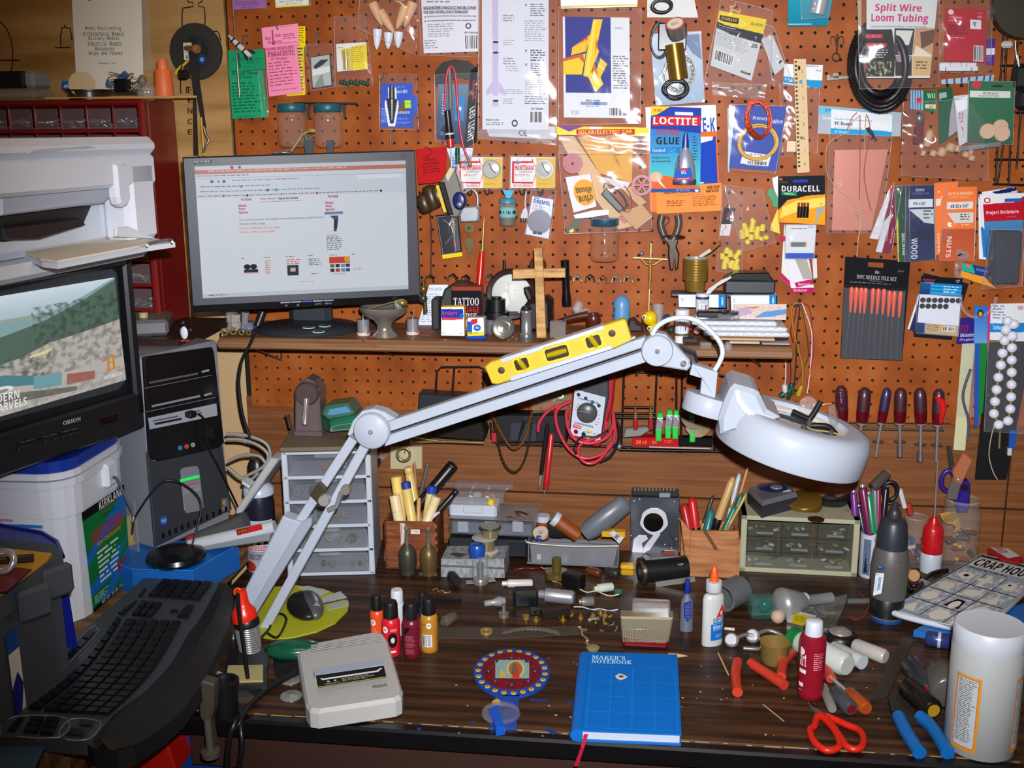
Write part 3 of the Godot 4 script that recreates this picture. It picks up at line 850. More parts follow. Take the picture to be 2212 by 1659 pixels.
	part("body",lt(pc,[0,.0,.05,0,.056,.008,.053,.016,.03,.021,0,.022],28),M("0d0d0f",.25));part("dial",lt(pc+Vector3(.005,.02,0),[.02,0,.02,.002,0,.0025],20),M("1b1b1e",.4))
	part("cable",tb(curve([pc+Vector3(.02,.02,-.03),pc+Vector3(.03,.1,-.06),pc+Vector3(-.02,.15,-.03),pc+Vector3(-.075,.09,-.01),pc+Vector3(-.085,.05,0)],7),.002,6),M("0d0d0f",.4))
	zm(0,0,1)
func tower()->void:
	var sil:=M("8d9099",.4,.2);var blk:=M("101114",.22);var char:=M("33363b",.45)
	var fr:=frame(Vector3(-.607,.852,.19),66.4)
	thing("computer_tower","black and silver computer tower with two disc drives standing on the blue tray","computer",fr.origin,"",66.4)
	var b:=B.new();b.X=fr;b.box(Vector3(.197,.386,.38),Vector3(-.0985,.193,-.195),.006);part("case",b,sil)
	zm(0,540,3.456)
	b=fplate([1075,805,1100,795,1590,725,1605,760,1680,1440,1640,1480,1200,1580,1120,1560],fr,0,.006,.003);part("black_bezel",b,blk)
	zm(0,850,3.687)
	part("lower_panel",fplate([1175,470,1230,545,1700,440,1765,370,1850,925,1240,1225],fr,-.001,.004,.002),char)
	zm(0,540,3.456)
	for q in [[1070,1035,1580,935],[1080,1212,1610,1100]]:part("seam",tb(fl(q,fr,.0062),.0007,4),sil)
	for q in [[1115,985,1480,915,1480,930,1120,1000],[1135,1160,1495,1082,1497,1098,1138,1175]]:part("drive_slot",fplate(q,fr,.005,.0075,.0006),M("6d7076" if q[1]<1000 else "a9adb3",.3,.4))
	for q in [[1512,905,1562,890,1566,905,1516,918],[1530,1078,1582,1064,1586,1077,1534,1092]]:part("eject_button",fplate(q,fr,.005,.009,.001),M("b9bcc2",.3,.4))
	var a:=art(200,70,"f 9ca0a8|r 6 30 36 10 404448|r 8 54 38 20 26282c|r 52 26 22 8 404448|r 52 44 24 18 55595f|l 10 22 30 4 60646a 1")
	part("card_reader",fquad([1105,1255,1615,1145,1625,1235,1118,1340],fr,.0066,a[1]),pmat(a[0],"satin"))
	b=B.new();b.X=fr;var h:=H(1420,1225,fr,.012);b.box(Vector3(.018,.012,.02),Vector3(h.x,h.y,.012),.002);part("usb_plug",b,M("0e0e10",.4))
	part("usb_cable",tb(curve(fl([1480,1225,1530,1280,1560,1480,1640,1640,1800,1990,1790,2200,1740,2350,1720,2520],fr,.02),6),.0021,6),M("0c0c0e",.4))
	var ac:=["3f8fd0","d0604c","9fb58a"]
	for k in 3:
		var e:=H([1342,1390,1438][k],[1477,1466,1454][k],fr,.007)
		part("audio_jack",lx(Transform3D(fr.basis*Basis(Vector3.RIGHT,PI/2),fr*e),[.0022,0,.0045,0,.0045,.002,.0022,.002],14),M(ac[k],.4))
	zm(0,850,3.687)
	part("badge_plate",fplate([1440,610,1470,590,1570,577,1588,600,1625,905,1600,935,1490,955,1470,930],fr,.003,.0055,.001),M("8f9299",.35,.3))
	a=art(80,60,"f 8f9299|t 4 8 92 32 c0202c b COMPAQ|t 22 50 56 26 404048 s Presario")
	part("badge",fquad([1462,720,1585,695,1592,770,1472,800],fr,.0059,a[1]),pmat(a[0],"satin"))
	part("power_light",fplate([1437,685,1588,648,1590,670,1440,707],fr,.005,.0064,.0004),glow("17c24a",.8))
	var sk:=art(60,60,"f 2a3a68|c 50 45 36 36 3a58a0|t 26 30 48 30 b0c4e8 b intel")
	part("sticker",fquad([1262,975,1340,960,1345,1055,1272,1070],fr,.0044,sk[1]),pmat(sk[0],"satin"))
	sk=art(40,60,"f 5a5650|c 40 30 26 20 c88020|c 66 38 20 16 3a70c0|l 10 62 80 26 a8a49c 3")
	part("sticker",fquad([1760,840,1815,825,1830,935,1768,945],fr,.0044,sk[1]),pmat(sk[0],"satin"))
	for k in 11:
		var x:=1290.0+k*50;var y:=1115.0-k*21
		part("vent",fplate([x,y,x+20,y-8,x+22,y+34,x+4,y+42],fr,.003,.0046),blk)
	zm(0,0,1)
func tv_and_printer()->void:
	var blk:=M("17181b",.38)
	var fr:=frame(Vector3(-.687,1.115,.392),73)
	thing("television","small black tube television showing a film, standing on the bucket lid","television",fr.origin,"",73)
	zm(0,540,3.456)
	var b:=B.new();b.X=fr
	b.box(Vector3(.40,.326,.05),Vector3(-.2,.163,-.03),.01)
	var g:=fr*Transform3D(Basis(Vector3.RIGHT,-PI/2),Vector3(-.2,.165,-.05))
	loft(b,ring(.26,.22,.03,fr*FZ(Vector3(-.2,.17,-.05)),-.24),ring(.39,.31,.02,fr*FZ(Vector3(-.2,.163,-.05)),0))
	b.box(Vector3(.2,.012,.2),Vector3(-.2,-.004,-.12),.004)
	part("case",b,blk)
	b=B.new();b.X=fr
	var so:=fp([-470,330,850,132,895,180,955,990,900,1050,-400,1400],fr,.006)
	var s0:=so[0]
	var oc:=PackedVector2Array([Vector2(-.4,.326),Vector2(0,.326),Vector2(0,.0),Vector2(-.4,0)])
	for e in [[Vector2(-.2,.312),Vector2(.4,.028)],[Vector2(-.2,.03),Vector2(.4,.07)],[Vector2(-.009,.17),Vector2(.022,.3)]]:b.box(Vector3(e[1].x,e[1].y,.016),Vector3(e[0].x,e[0].y,.002),.005)
	part("bezel",b,blk)
	b=B.new();b.X=fr;b.prism(so,-.004,.0,Rect2(),.001);part("grey_surround",b,M("3a4046",.25))
	var a:=art(420,400,"f 9fb0a8|g 0 0 100 20 dfeef8 b9cdd6|p 8fb0b4 0 22 30 24 60 16 76 10 100 0 100 40 0 52|p 5c7468 0 36 40 26 74 14 100 2 100 44 60 46 0 58|n 30 14 70 34 3e4c3a 0.6|p c4beb8 0 62 40 46 100 40 100 100 0 100|n 20 40 80 36 6a665e 0.5|n 0 52 40 24 55604e 0.7|p e8e6a0 26 54 42 51 38 55 26 56|p 5a8a98 0 66 10 66 28 72 28 80 0 74|p 78aab4 28 73 48 75 48 87 28 84|p b06a64 52 78 74 82 74 90 52 88|p 70706a 0 80 60 92 60 96 0 90|n 0 84 100 16 8d8a80 0.5|t 84 72 9 14 e08a30 B H|t 82 90 15 4 f4f4f4 b HISTORY.COM|c 8 78 7 3 f0f0f0|c 8 79 4 1.6 9a9a94|t 0 81 19 7 f8f8f8 b ODERN|t 0 89 24 7 f8f8f8 b MARVELS")
	b=B.new();b.X=fr
	var cq:=[]
	for k in [[-110,365],[862,205],[948,970],[-60,1265]]:
		var h:=H(k[0],k[1],fr,.004);cq.append(Vector3(h.x,h.y,.002))
	var flat:=FastNoiseLite.new();b.sheet(cq,12,10,.0,Vector3(0,0,1),flat,a[1],.012);part("screen",b,pmat(a[0],"screen"))
	a=art(120,34,"f 1a1b1e|t 4 10 92 80 c8ccd0 B ORION")
	part("name_print",fquad([466,1278,610,1240,612,1275,468,1315],fr,.0105,a[1]),pmat(a[0]))
	for q in [[750,1250,880,1218,884,1280,756,1310]]:part("sensor_window",fplate(q,fr,.0,.0112,.001),M("0a0406",.15))
	for q in [[135,1478,240,1450,242,1488,138,1512],[340,1425,385,1415,388,1440,342,1450],[400,1410,448,1398,450,1424,403,1435],[468,1390,520,1376,523,1402,471,1414],[528,1370,575,1358,578,1384,530,1396]]:part("button",fplate(q,fr,.0,.014,.002),blk)
	a=art(150,30,"f 1a1b1e|t 4 4 24 30 b0b0b0 s POWER|t 40 10 22 30 b0b0b0 s VOLUME|t 70 0 28 30 b0b0b0 s CHANNEL")
	part("button_print",fquad([130,1440,590,1325,592,1345,132,1462],fr,.0106,a[1]),pmat(a[0]))
	zm(0,0,1)
	fr=frame(Vector3(-.572,1.469,.491),84)
	var white:=M("d9dee6",.38);var shade:=M("b5bcc8",.42)
	thing("printer","white all-in-one printer with paper in its tray on top of the television","printer",fr.origin,"",84)
	zm(0,260,5.183)
	b=B.new();b.X=fr;b.box(Vector3(.44,.025,.25),Vector3(-.22,-.014,-.15),.008)
	b.box(Vector3(.44,.168,.2),Vector3(-.22,.084,-.16),.012)
	b.box(Vector3(.085,.14,.06),Vector3(-.0425,.07,-.03),.014);b.box(Vector3(.44,.05,.06),Vector3(-.22,.12,-.03),.006);part("body",b,white)
	b=B.new();b.X=fr;b.box(Vector3(.45,.03,.28),Vector3(-.222,.158,-.135),.011);part("lid",b,white)
	part("lid_grip",fplate([305,385,330,325,420,300,1000,262,1075,290,1080,318,980,340],fr,.0,.006,.004),shade)
	part("flap",fplate([25,1070,10,720,60,620,140,580,1310,480,1300,740,1260,860,1180,925],fr,-.03,-.02,.004),shade)
	part("flap_grip",fplate([480,550,870,515,865,590,830,630,530,660,495,630],fr,-.022,-.016,.003),shade)
	part("rounded_pillar",fplate([1300,490,1340,478,1400,470,1440,490,1478,880,1450,950,1400,975,1350,940,1325,860],fr,-.01,.006,.005),white)
	part("dark_opening",fplate([25,1080,1020,955,920,1190,50,1360],fr,-.07,-.05),M("08090c",.4))
	part("roller_bar",fplate([40,1200,900,1090,970,1170,850,1210,460,1330,60,1345],fr,-.045,-.03,.003),M("14161a",.25))
	var tr:=dl([45,1400,470,1580,640,1600,1640,1410,1960,1365,1745,1320,1300,1290],1.474)
	b=B.new();loft(b,lid_of(tr,1.466),tr);part("paper_tray",b,white)
	tr=dl([110,1395,450,1545,640,1570,1560,1400,1760,1340,1300,1300,700,1300],1.478);b=B.new();loft(b,lid_of(tr,1.4745),tr)
	part("paper_stack",b,M("e6ddcc",.8))
	part("tray_guide",fplate([1310,1200,1440,1185,1750,1325,1300,1300],fr,.0,.004,.001),white)
	var gd:=B.new();gd.tube(dl([1650,1400,1660,1370,1890,1330,1920,1335,1930,1360],1.482),.002,6);part("wire_stop",gd,M("8a8d92",.3,.8))
	zm(0,0,1)
func keyboard()->void:
	var grey:=M("41464c",.45,.2);var blk:=M("0c0d10",.4)
	zm(0,1220,3.779)
	var h:=.835
	var deck:=dl([-40,1310,40,1255,185,1075,450,790,690,530,1060,210,1175,105,1250,95,1790,150,1780,200,1640,430,1540,560,1400,800,1200,1020,930,1220,750,1430,700,1440,350,1410,-40,1405],h)
	thing("keyboard","black and grey curved ergonomic keyboard with a wide wrist rest","keyboard",Vector3(-.6,TABLE,.62))
	var b:=B.new();loft(b,lid_of(deck,h-.022),deck);part("deck",b,grey)
	var wr:=dl([1790,150,1900,180,1925,260,1890,480,1830,580,1740,800,1640,980,1490,1190,1320,1335,1100,1480,960,1515,760,1500,700,1440,930,1225,1200,1020,1400,800,1540,560,1640,430],h-.002)
	b=B.new();var cr:=[]
	for q in wr:cr.append(q)
	loft(b,lid_of(wr,h-.03),wr,false)
	var n:=12
	var inn:=curve(dl([1790,150,1640,430,1540,560,1400,800,1200,1020,930,1225,760,1440],h),4);var out:=curve(dl([1925,230,1890,480,1830,600,1690,890,1490,1190,1200,1430,900,1515],h-.006),4)
	for i in inn.size()-1:
		var m0:Vector3=inn[i].lerp(out[i],.45)+Vector3(0,.008,0);var m1:Vector3=inn[i+1].lerp(out[i+1],.45)+Vector3(0,.008,0)
		b.face(inn[i],inn[i+1],m1,m0);b.face(m0,m1,out[i+1],out[i])
	part("wrist_rest",b,M("121215",.55))
	for g in [[[1030,450,1490,470,890,1235,345,1200],5,15,55.0],[[955,432,995,445,320,1195,215,1180],1,12,60.0],[[1115,285,1125,300,1010,420,955,400],1,4,.0],[[1330,128,1740,150,1630,298,1200,262],5,4,.0],[[1160,300,1335,320,1235,440,1070,420],3,2,.0],
			[[1520,320,1600,330,1540,450,1430,430],1,2,.0],[[1400,360,1470,375,1450,400,1375,395],1,1,.0],[[250,1250,500,1258,440,1400,180,1370],2,3,.0],[[150,1245,210,1250,125,1370,55,1355],1,2,.0],[[650,1268,785,1280,755,1325,635,1315],1,1,.0],[[575,1330,735,1345,690,1405,520,1395],1,1,.0],[[1180,190,1205,195,1155,265,1120,260],1,2,.0],[[720,535,790,545,220,1095,185,1085],1,8,20.0]]:
		var c:Array=g[0]
		for i in g[1]:
			for j in g[2]:
				var q:=[]
				for e in [[.06,.07],[.94,.07],[.94,.93],[.06,.93]]:
					var s:float=(i+e[0])/g[1];var t:float=(j+e[1])/g[2]
					var x0:=lerpf(c[0],c[2],s);var y0:=lerpf(c[1],c[3],s);var x1:=lerpf(c[6],c[4],s);var y1:=lerpf(c[7],c[5],s)
					var bow:float=g[3]*sin(PI*t)
					q.append(D(lerpf(x0,x1,t)+bow,lerpf(y0,y1,t)+bow*.5,h+.002))
				var tall:=.007 if g[1]!=1 or g[2]>8 else .004
				var cen:Vector3=(q[0]+q[1]+q[2]+q[3])/4.0
				var hi:=[]
				for e in q:hi.append(Vector3(lerpf(e.x,cen.x,.16),h+tall,lerpf(e.z,cen.z,.16)))
				b=B.new();loft(b,q,hi);part("key",b,blk)
	for q in [[170,1090,720,530,790,530,800,550,600,760,230,1105],[10,1375,120,1240,540,1250,480,1410],[480,1405,580,1260,820,1285,720,1425]]:part("silver_trim",tb(curve(dl(q,h+.001),3,true),.001,5),M("8a9098",.35,.5))
	zm(0,1220,3.779)
	b=B.new();loft(b,dl([-60,1480,385,1465,300,1700,-60,1720],TABLE+.0),dl([-60,1468,385,1455,260,1700,-60,1720],TABLE+.02));solo("blue_box","worn grey box with a blue side lying in the bottom left corner","box",D(180,1600,TABLE),b,M("33506a",.6))
	zm(0,0,1)
func mid(l:Array,z:float)->Vector3:
	var c:=Vector3.ZERO
	for p in wl(l,z):c+=p
	return c/(l.size()/2)
func card(nm:String,l:Array,z:float,cmds:String,kind:="satin",th:=.0012,parent:Node3D=null)->MeshInstance3D:
	var q:=wl(l,z)
	var w:=clampi(int(((q[0] as Vector3).distance_to(q[1])+(q[3] as Vector3).distance_to(q[2]))*.5*1450),12,700)
	var h:=clampi(int(((q[0] as Vector3).distance_to(q[3])+(q[1] as Vector3).distance_to(q[2]))*.5*1450),12,900)
	var a:=art(w,h,cmds)
	return part(nm,slab(l,z,th,a[1]),pmat(a[0],kind),parent)
func pack(nm:String,label:String,cat:String,l:Array,z:float,cmds:String,kind:="satin",th:=.0012,group:="")->Node3D:
	var o:=thing(nm,label,cat,mid(l,z),group)
	card("card",l,z,cmds,kind,th)
	return o
func bag(l:Array,z:float,amp:=.0035,belly:=.006,alpha:=.1,col:="f2f4ff")->MeshInstance3D:
	var o:=part("clear_bag",film(l,z,amp,belly),G(col,alpha*.4,.07))
	var q:=wl(l,z+.0005);q.append(q[0])
	part("bag_seam",tb(q,.0007,4),G("eef0f6",.35,.2))
	return o
var steel:Material
func hook(x:float,y:float,len:float,label:String,rise:=.012)->void:
	var a:=W(x,y,0)
	var p:=[a+Vector3(0,.0,-.004),a+Vector3(0,-.002,.004),a+Vector3(0,-.003,len),a+Vector3(0,rise,len+.006)]
	solo("peg_hook",label,"hook",a,tb(p,.0019,7),M("a9a9ac",.25,1),"steel hooks in the pegboard")
func cone(a:Vector3,b:Vector3,r:float,m:Material,nm:="cone")->void:
	var l:=a.distance_to(b)
	part(nm,lx(up(a,b),[0,0,r,0,r,l*.12,r*.92,l*.35,r*.6,l*.75,r*.2,l*.97,0,l],14),m)
const GREEN:="f 1f9a66"
func wall_left_part()->void:
	zm(380,0,3.95)
	pack("parachute_pack","lilac paper packet cut off by the top edge above the green packet","packet",[470,-60,765,-60,765,70,495,85],.016,"f a06aa8|l 8 30 80 10 40204a 1|t 6 55 70 10 40204a m This is to make|t 12 68 68 10 40204a m about recovery system|t 28 86 45 6 40204a m www.rockets.com");bag([740,-60,775,-60,770,75,745,72],.017)
	pack("paper_pack","white and yellow paper packets cut off by the top edge above the pink packet","packet",[840,-60,1128,-60,1138,42,860,62],.018,"f e6e8dc|t 12 60 70 12 303030 m about recovery system|t 28 78 50 8 303030 m www.rockets.com|r 0 92 100 8 e8de40");card("back_card",[838,-60,1120,-60,1130,50,850,68],.015,"f d9cf30");bag([1125,-60,1150,-60,1150,50,1130,45],.019)
	var o:=pack("line_pack","green paper packet with black print hanging by its folded header","packet",[452,600,742,600,785,1000,482,1015],.014,"f 23a06c|t 8 2 78 8 10503a B KEVLAR Thread|t 30 12 38 7 10503a B 2 Feet|l 6 26 84 66 17684a 10|t 14 94 52 4 10503a s www.rockets.com");card("header",[445,430,750,420,765,590,450,605],.018,GREEN+"|p 14684a 22 90 25 20 28 12 31 20 34 90|l 46 8 48 6 14684a 1|t 12 42 40 16 14684a B Mile High|l 50 44 46 34 14684a 3|t 40 84 54 7 14684a s www.rockets.com");bag([700,600,770,590,790,1000,740,1005],.016)
	o=pack("parachute_pack","pink flame resistant parachute packet below the pegboard top row","packet",[760,395,1030,375,1075,792,795,825],.02,"f f78fb0|t 2 2 88 8 8c2a4c B FLAME RESISTANT|t 6 12 84 10 8c2a4c B PARACHUTE|t 16 25 50 6 8c2a4c B 8\" Octagon|l 6 34 86 50 b04a6c 8|t 8 88 80 4 8c2a4c S Designed to Reduce Tangles");card("header",[730,238,1040,200,1055,380,746,412],.023,"f ff9cbc|p a83c64 29 88 25 88 27 70 27 25 29 8 31 25 31 70 34 88|t 8 46 18 16 a83c64 B Mile|t 36 38 18 16 a83c64 B High|t 14 68 40 14 a83c64 B Rockets|l 44 8 52 8 a83c64 1|l 56 44 40 30 a83c64 3|t 38 82 56 8 8c2a4c S www.rocketline.com");bag([1030,385,1075,385,1110,800,1075,795],.021)
	pack("parachute_pack","bright yellow packet showing from behind the pink packet","packet",[955,395,1092,395,1103,810,945,822],.012,"f f0d400|l 60 4 36 90 4a4010 14");card("header",[1000,225,1104,225,1104,398,1000,400],.014,"f f6dc08|l 50 10 46 80 4a4010 7")
	pack("card_bag","small clear bag with a grey framed picture card","bag",[1145,488,1316,460,1336,735,1165,757],.012,"f 202434|r 4 3 92 94 b4bab4|p 202838 14 30 50 14 90 16 60 30 20 40|p dfe3dc 6 40 92 36 92 54 6 60|p 8a9088 6 98 44 60 56 60 60 97");bag([1098,382,1330,374,1352,742,1155,777],.014,.003,.004)
	pack("motor_bag","clear bag with a yellow card and a tiny plastic capsule","bag",[1366,375,1626,360,1636,590,1376,612],.012,"f e8e8e0|p e8d21c 14 22 100 6 100 100 24 96|l 50 16 44 60 a09010 8|t 6 14 18 4 404040 s MOTOR");bag([1350,145,1610,130,1682,722,1360,742],.016,.0045,.008)
	var p:=W(1468,600,.016);var s:=px(1,p)
	part("capsule",lt(p,[0,0,42*s,2*s,42*s,160*s,30*s,172*s,0,174*s],14),G("e8e8d8",.25,.1));part("motor",lt(p+Vector3(-.003,.002,0),[0,0,20*s,0,20*s,150*s,0,152*s],10),M("c9b04c",.3,.6))
	for k in 9:
		var b:=B.new();b.ball(Vector3(.005,.005,.004),W(1410+k*28,700+(k%3)*8,.016),8,6);part("green_bead",b,M("2c4a34",.2))
	o=thing("nose_cone_bag","clear bag of white and balsa model rocket nose cones","bag",W(1830,200,.025))
	for c in [[1720,250,1712,425],[1815,280,1808,420],[1900,275,1893,415]]:cone(W(c[0],c[1],.03),W(c[2],c[3],.032),.0095,M("dfe3ea",.3),"white_cone")
	for c in [[1680,30,1760,220],[1740,100,1865,285],[1960,60,1880,250],[2020,20,1950,230]]:cone(W(c[0],c[1],.028),W(c[2],c[3],.03),.0105,M("d9a877",.55),"balsa_cone")
	bag([1572,-60,2085,-60,2045,470,1550,240],.044,.006,.01)
	p=W(500,300,.012)
	o=thing("long_rod","thin steel rod with a threaded lower end hanging in front of the green packet","rod",p)
	part("rod",tb([W(478,-60,.012),W(515,420,.028),W(528,610,.028)],.0016,6),M("b4ada0",.25,1));part("thread",tb([W(528,610,.028),W(545,830,.028)],.0022,6),M("9a8f7a",.3,1))
	o=thing("toy_rocket","little white model rocket with black bands lying across the rod","toy",W(540,390,.036))
	var f:=up(W(630,478,.036),W(445,300,.036));var l:=W(630,478,.036).distance_to(W(445,300,.036))
	part("body",lx(f,[.006,0,.0055,.15*l,.0055,.7*l,.0035,.8*l,.0035,.88*l,.002,.9*l,.002,.98*l,0,l],14),M("d5d4c8",.35))
	for k in [.22,.5,.72]:part("band",lx(f*Transform3D(Basis(),Vector3(0,k*l,0)),[.0058,0,.0058,.0035],14),M("1a1a2a",.4))
	for k in 3:
		var b:=B.new();b.X=f*Transform3D(Basis(Vector3.UP,TAU*k/3),Vector3.ZERO);b.prism(PackedVector2Array([Vector2(.005,0),Vector2(.013,-.006),Vector2(.013,.004),Vector2(.005,.014)]),-.0005,.0005);part("fin",b,M("20222c",.4))
	for k in 2:
		var x:=1003.0+306*k
		p=W(x,1258,.045);s=px(1,p);var jt:=W(x,1258,.045)
		o=thing("clear_jar",["empty clear jar with a teal lid, left one above the monitor","empty clear jar with a teal lid, right one above the monitor"][k],"jar",p,"teal lidded jars above the monitor")
		part("glass",lt(jt,[0,4*s,90*s,0,116*s,20*s,122*s,60*s,118*s,190*s,124*s,215*s,124*s,260*s,105*s,285*s,100*s,300*s],28),G("e8d8c8",.07,.04))
		part("lid",lt(jt+Vector3(0,296*s,0),[112*s,0,116*s,4*s,116*s,56*s,108*s,66*s,0,68*s],28),M("1d5a68",.4))
	o=thing("jar_bracket","dark metal strip with tabs holding the two jars","bracket",W(1280,885,.01))
	part("strip",tb([W(1010,878,.02),W(1545,884,.02)],.0022,5),M("3d3630",.4,.7))
	for q in [[1105,905,1145,905,1140,1020,1130,1018],[1410,895,1450,895,1445,1010,1436,1008]]:part("tab",plate(q,.02,.003),M("2c2a34",.5))
	thing("helping_hand","bare wires and two grey tabs sticking up behind the monitor","wires",W(1130,1200,.06))
	for q in [[1092,1195,1172,1195,1170,1330,1105,1330],[1285,1195,1345,1195,1340,1330,1290,1330]]:part("grey_tab",plate(q,.08,.004),M("3f454c",.5))
	part("wire",tb(curve(wl([985,1290,1040,1210,1080,1150,1150,1115],.07),5),.0025,6),M("b9a684",.4,.4));part("wire",tb(curve(wl([1100,1150,1125,1200,1160,1170,1190,1145],.07),5),.002,6),M("3f7f74",.4))
	var bl:=B.new();bl.ball(Vector3(.01,.005,.005),W(1160,1115,.07),10,7);part("resistor",bl,M("a87c42",.5))
	part("clip",tb(wl([1005,1270,830,1305,980,1300],.07),.0025,6),M("9a9680",.3,.7))
	o=pack("drill_bit_card","blue blister card with a stepped drill bit and a lime sticker","package",[1750,712,2015,706,2030,1088,1745,1084],.012,"f 2150c0|t 48 8 30 3 9ab8f0 b VARI-BIT|t 46 15 40 8 f0f4ff b Vari-Bit|c 66 56 15 11 6a4a3a|r 74 39 26 18 b4ec20|t 78 46 18 3 506010 s 3/16|t 50 63 40 6 f4f6ff b LENOX|l 4 56 22 36 90b0f0 10|l 50 78 40 6 c0d0f8 2|l 50 88 40 5 c0d0f8 2|p f0f4ff 22 10 30 6 42 6 48 12 48 36 54 40 54 50 44 98 24 98 12 50 12 40 22 36")
	card("round_lobe",[2000,800,2064,830,2064,960,2010,1000],.0125,"f 2150c0")
	var a:=W(1843,1055,.022);s=px(1,a);var t:=W(1843,740,.022)
	var bit:=[0,0,12*s,4*s]
	for k in 8:bit.append_array([(18+4*k)*s,(10+24*k)*s,(18+4*k)*s,(32+24*k)*s])
	bit.append_array([26*s,210*s,24*s,310*s,0,312*s]);part("step_bit",lx(up(a,t),bit,16),M("3a3634",.25,.9))
	bag([1740,640,2050,635,2070,1110,1738,1105],.03,.0012,.004,.1)
	for h in [[1520,50,.03,"steel hook above the yellow card bag",.002],[622,300,.03,"thin steel hook above the green packet",-.03],[1222,275,.02,"steel hook above the picture card bag",-.03],[1160,395,.02,"slanted steel hook through the picture card bag",-.02],[1805,622,.03,"bent steel hook holding the blue drill bit card",-.01],[1845,1112,.012,"steel nail below the blue drill bit card",-.035],[902,245,.025,"dark hook through the pink packet header",.004],[1470,165,.02,"steel pin at the top of the yellow card bag",.0]]:hook(h[0],h[1],h[2],h[3],h[4])
func wall_middle_part()->void:
	zm(880,0,3.95)
	var ptxt:="303038"
	pack("template_pack","white bilingual marking template sheet cut off by the top edge","package",[115,-60,612,-60,605,440,140,455],.012,"f dcdce4|l 10 6 60 14 70707c 3|t 4 23 92 6.5 "+ptxt+" b MARKIERUNGSSCHABLONE|t 4 30 78 5 "+ptxt+" b FUR DEN MODELLRAKETENBAUER|p 803070 4 39 8 39 6 42|t 10 38 86 3.6 "+ptxt+" b Leichte und einfache Korperrohrmarkierung|p 803070 4 46 8 46 6 49|t 10 45.5 86 3.6 "+ptxt+" b Zur Anwendung senkrechter und waagerechter|l 10 52 52 24 80808c 6|c 82 56 5 5 303030|c 82 56 3 3 dcdce4|t 76 66 24 3.5 303038 b EST 302232|b 76 71 24 25|l 3 79 26 16 60606c 4");bag([100,-60,620,-60,610,488,110,470],.017,.004,.006)
	o_tube()
	pack("glider_kit","model glider kit bag with a yellow swept-wing rocket on blue","package",[1325,142,1895,150,1900,1010,1335,1002],.016,"f dfe2e6|r 4 0 68 75 2a3288|p f2c81a 46 2 60 2 40 60 30 58 34 40|p f0c018 44 16 14 30 12 38 34 34|p c85a1c 44 15 18 29 36 22 34 32 38 18|p f2c81a 0 42 34 36 28 57 0 57|p c85a1c 0 41 30 36 32 46 24 40 0 44|p f4cc20 48 20 54 34 44 50 40 58 50 14|p f0c018 56 40 66 46 54 62 48 56|p f4d024 38 60 48 48 60 66 48 74|p c86a1c 46 44 54 60 46 52 42 60|p c86a1c 50 20 54 34 50 30 47 42|p f8dc50 46 4 50 4 38 58 33 57|t 78 10 12 2 70707a s PERFORMANCE|l 75 38 24 34 70747c 14|t 34 82 22 2 303038 b SKILL LEVEL|r 26 84 40 3.5 8a98b0|r 46 84 8 3.5 2a70c8|l 34 88 24 2 70747c 1|b 68 89 28 9|t 12 93 12 4 70747c m 01205");card("header",[1305,-60,1968,-60,1962,58,1310,74],.022,"f eceef0|t 30 40 40 12 303038 b GLIDER|r 0 84 100 8 d8c840");bag([1290,62,1995,78,1990,1055,1288,1064],.024,.004,.006)
	pack("light_blister","clear blister with a blue card and a black side strip lettered LED light","package",[262,720,520,720,500,1240,250,1180],.014,"f 3a5878|g 0 0 100 100 6a86a0 1c3860|r 58 20 30 40 1e88c0|l 16 16 16 40 d0dce8 8|c 30 80 14 8 1c2430|l 14 86 50 8 b0b8c0 2")
	card("side_strip",[540,600,600,560,590,1210,480,1275],.016,"f 101218|v 30 16 42 26 d03020 b LASER|v 26 50 46 44 f0f0f0 b LED LIGHT","gloss")
	part("dark_dome",plate([225,690,240,600,300,530,400,505,520,520,590,580,600,690,420,660,330,700,250,740],.013,.006),M("26241f",.3))
	bag([232,640,600,620,560,1290,236,1210],.026,.002,.01,.12)
	thing("test_probe","black and red test probe with a red wire loop hanging over the blister","probe",W(345,950,.04))
	var f:=up(W(372,1262,.042),W(340,935,.042));var l:=W(372,1262,.042).distance_to(W(340,935,.042))
	part("handle",lx(f,[.0085,.24*l,.0095,.3*l,.0085,.36*l,.0065,.62*l,.0065,.97*l,0,l],14),M("19191b",.35));part("red_nut",lx(f,[.004,0,.007,.02*l,.007,.24*l],12),M("c02a20",.3));part("white_ring",lx(f,[.009,.345*l,.009,.39*l],12),M("c9c9b8",.4))
	part("tip",tb(wl([372,1262,376,1430],.042),.0013,5),steel)
	part("red_wire",tb(curve(wl([318,915,330,700,350,590,385,575,412,660,430,900,465,1200,530,1390],.04),6),.0024,6),M("c8323c",.35));part("grey_cord",tb(wl([360,580,368,930],.036),.004,6),M("6a6a6c",.5))
	var b:=B.new();b.ball(Vector3(.004,.006,.004),W(535,1400,.04),8,6);part("lug",b,M("c0a050",.25,.9))
	pack("vial_card","shiny blue and white card with a small green vial","package",[330,1255,560,1265,540,1440,385,1425],.012,"f c8d8ee|g 0 0 100 100 e4ecf8 7a9cd0|r 36 10 16 80 1c4a40|l 6 50 24 40 5a80b8 3");part("vial",lt(W(430,1400,.02),[0,0,.005,0,.005,.032,0,.034],12),M("1d4c40",.1))
	pack("red_tag","dull red paper tag with black print tied beside the monitor","tag",[75,1272,338,1248,325,1550,95,1572],.05,"f b4181c|t 32 30 36 8 5a0c10 b POLICE|t 22 42 56 6 5a0c10 b SUPPLY COMPANY|l 20 52 62 24 6a1014 3");part("string",tb(curve(wl([150,1250,210,1290,180,1330,130,1345],.053),5),.0007,4),M("1a1210",.6))
	zm(880,320,3.77)
	for k in 2:
		var x:=430.0*k
		o_compass(x,k)
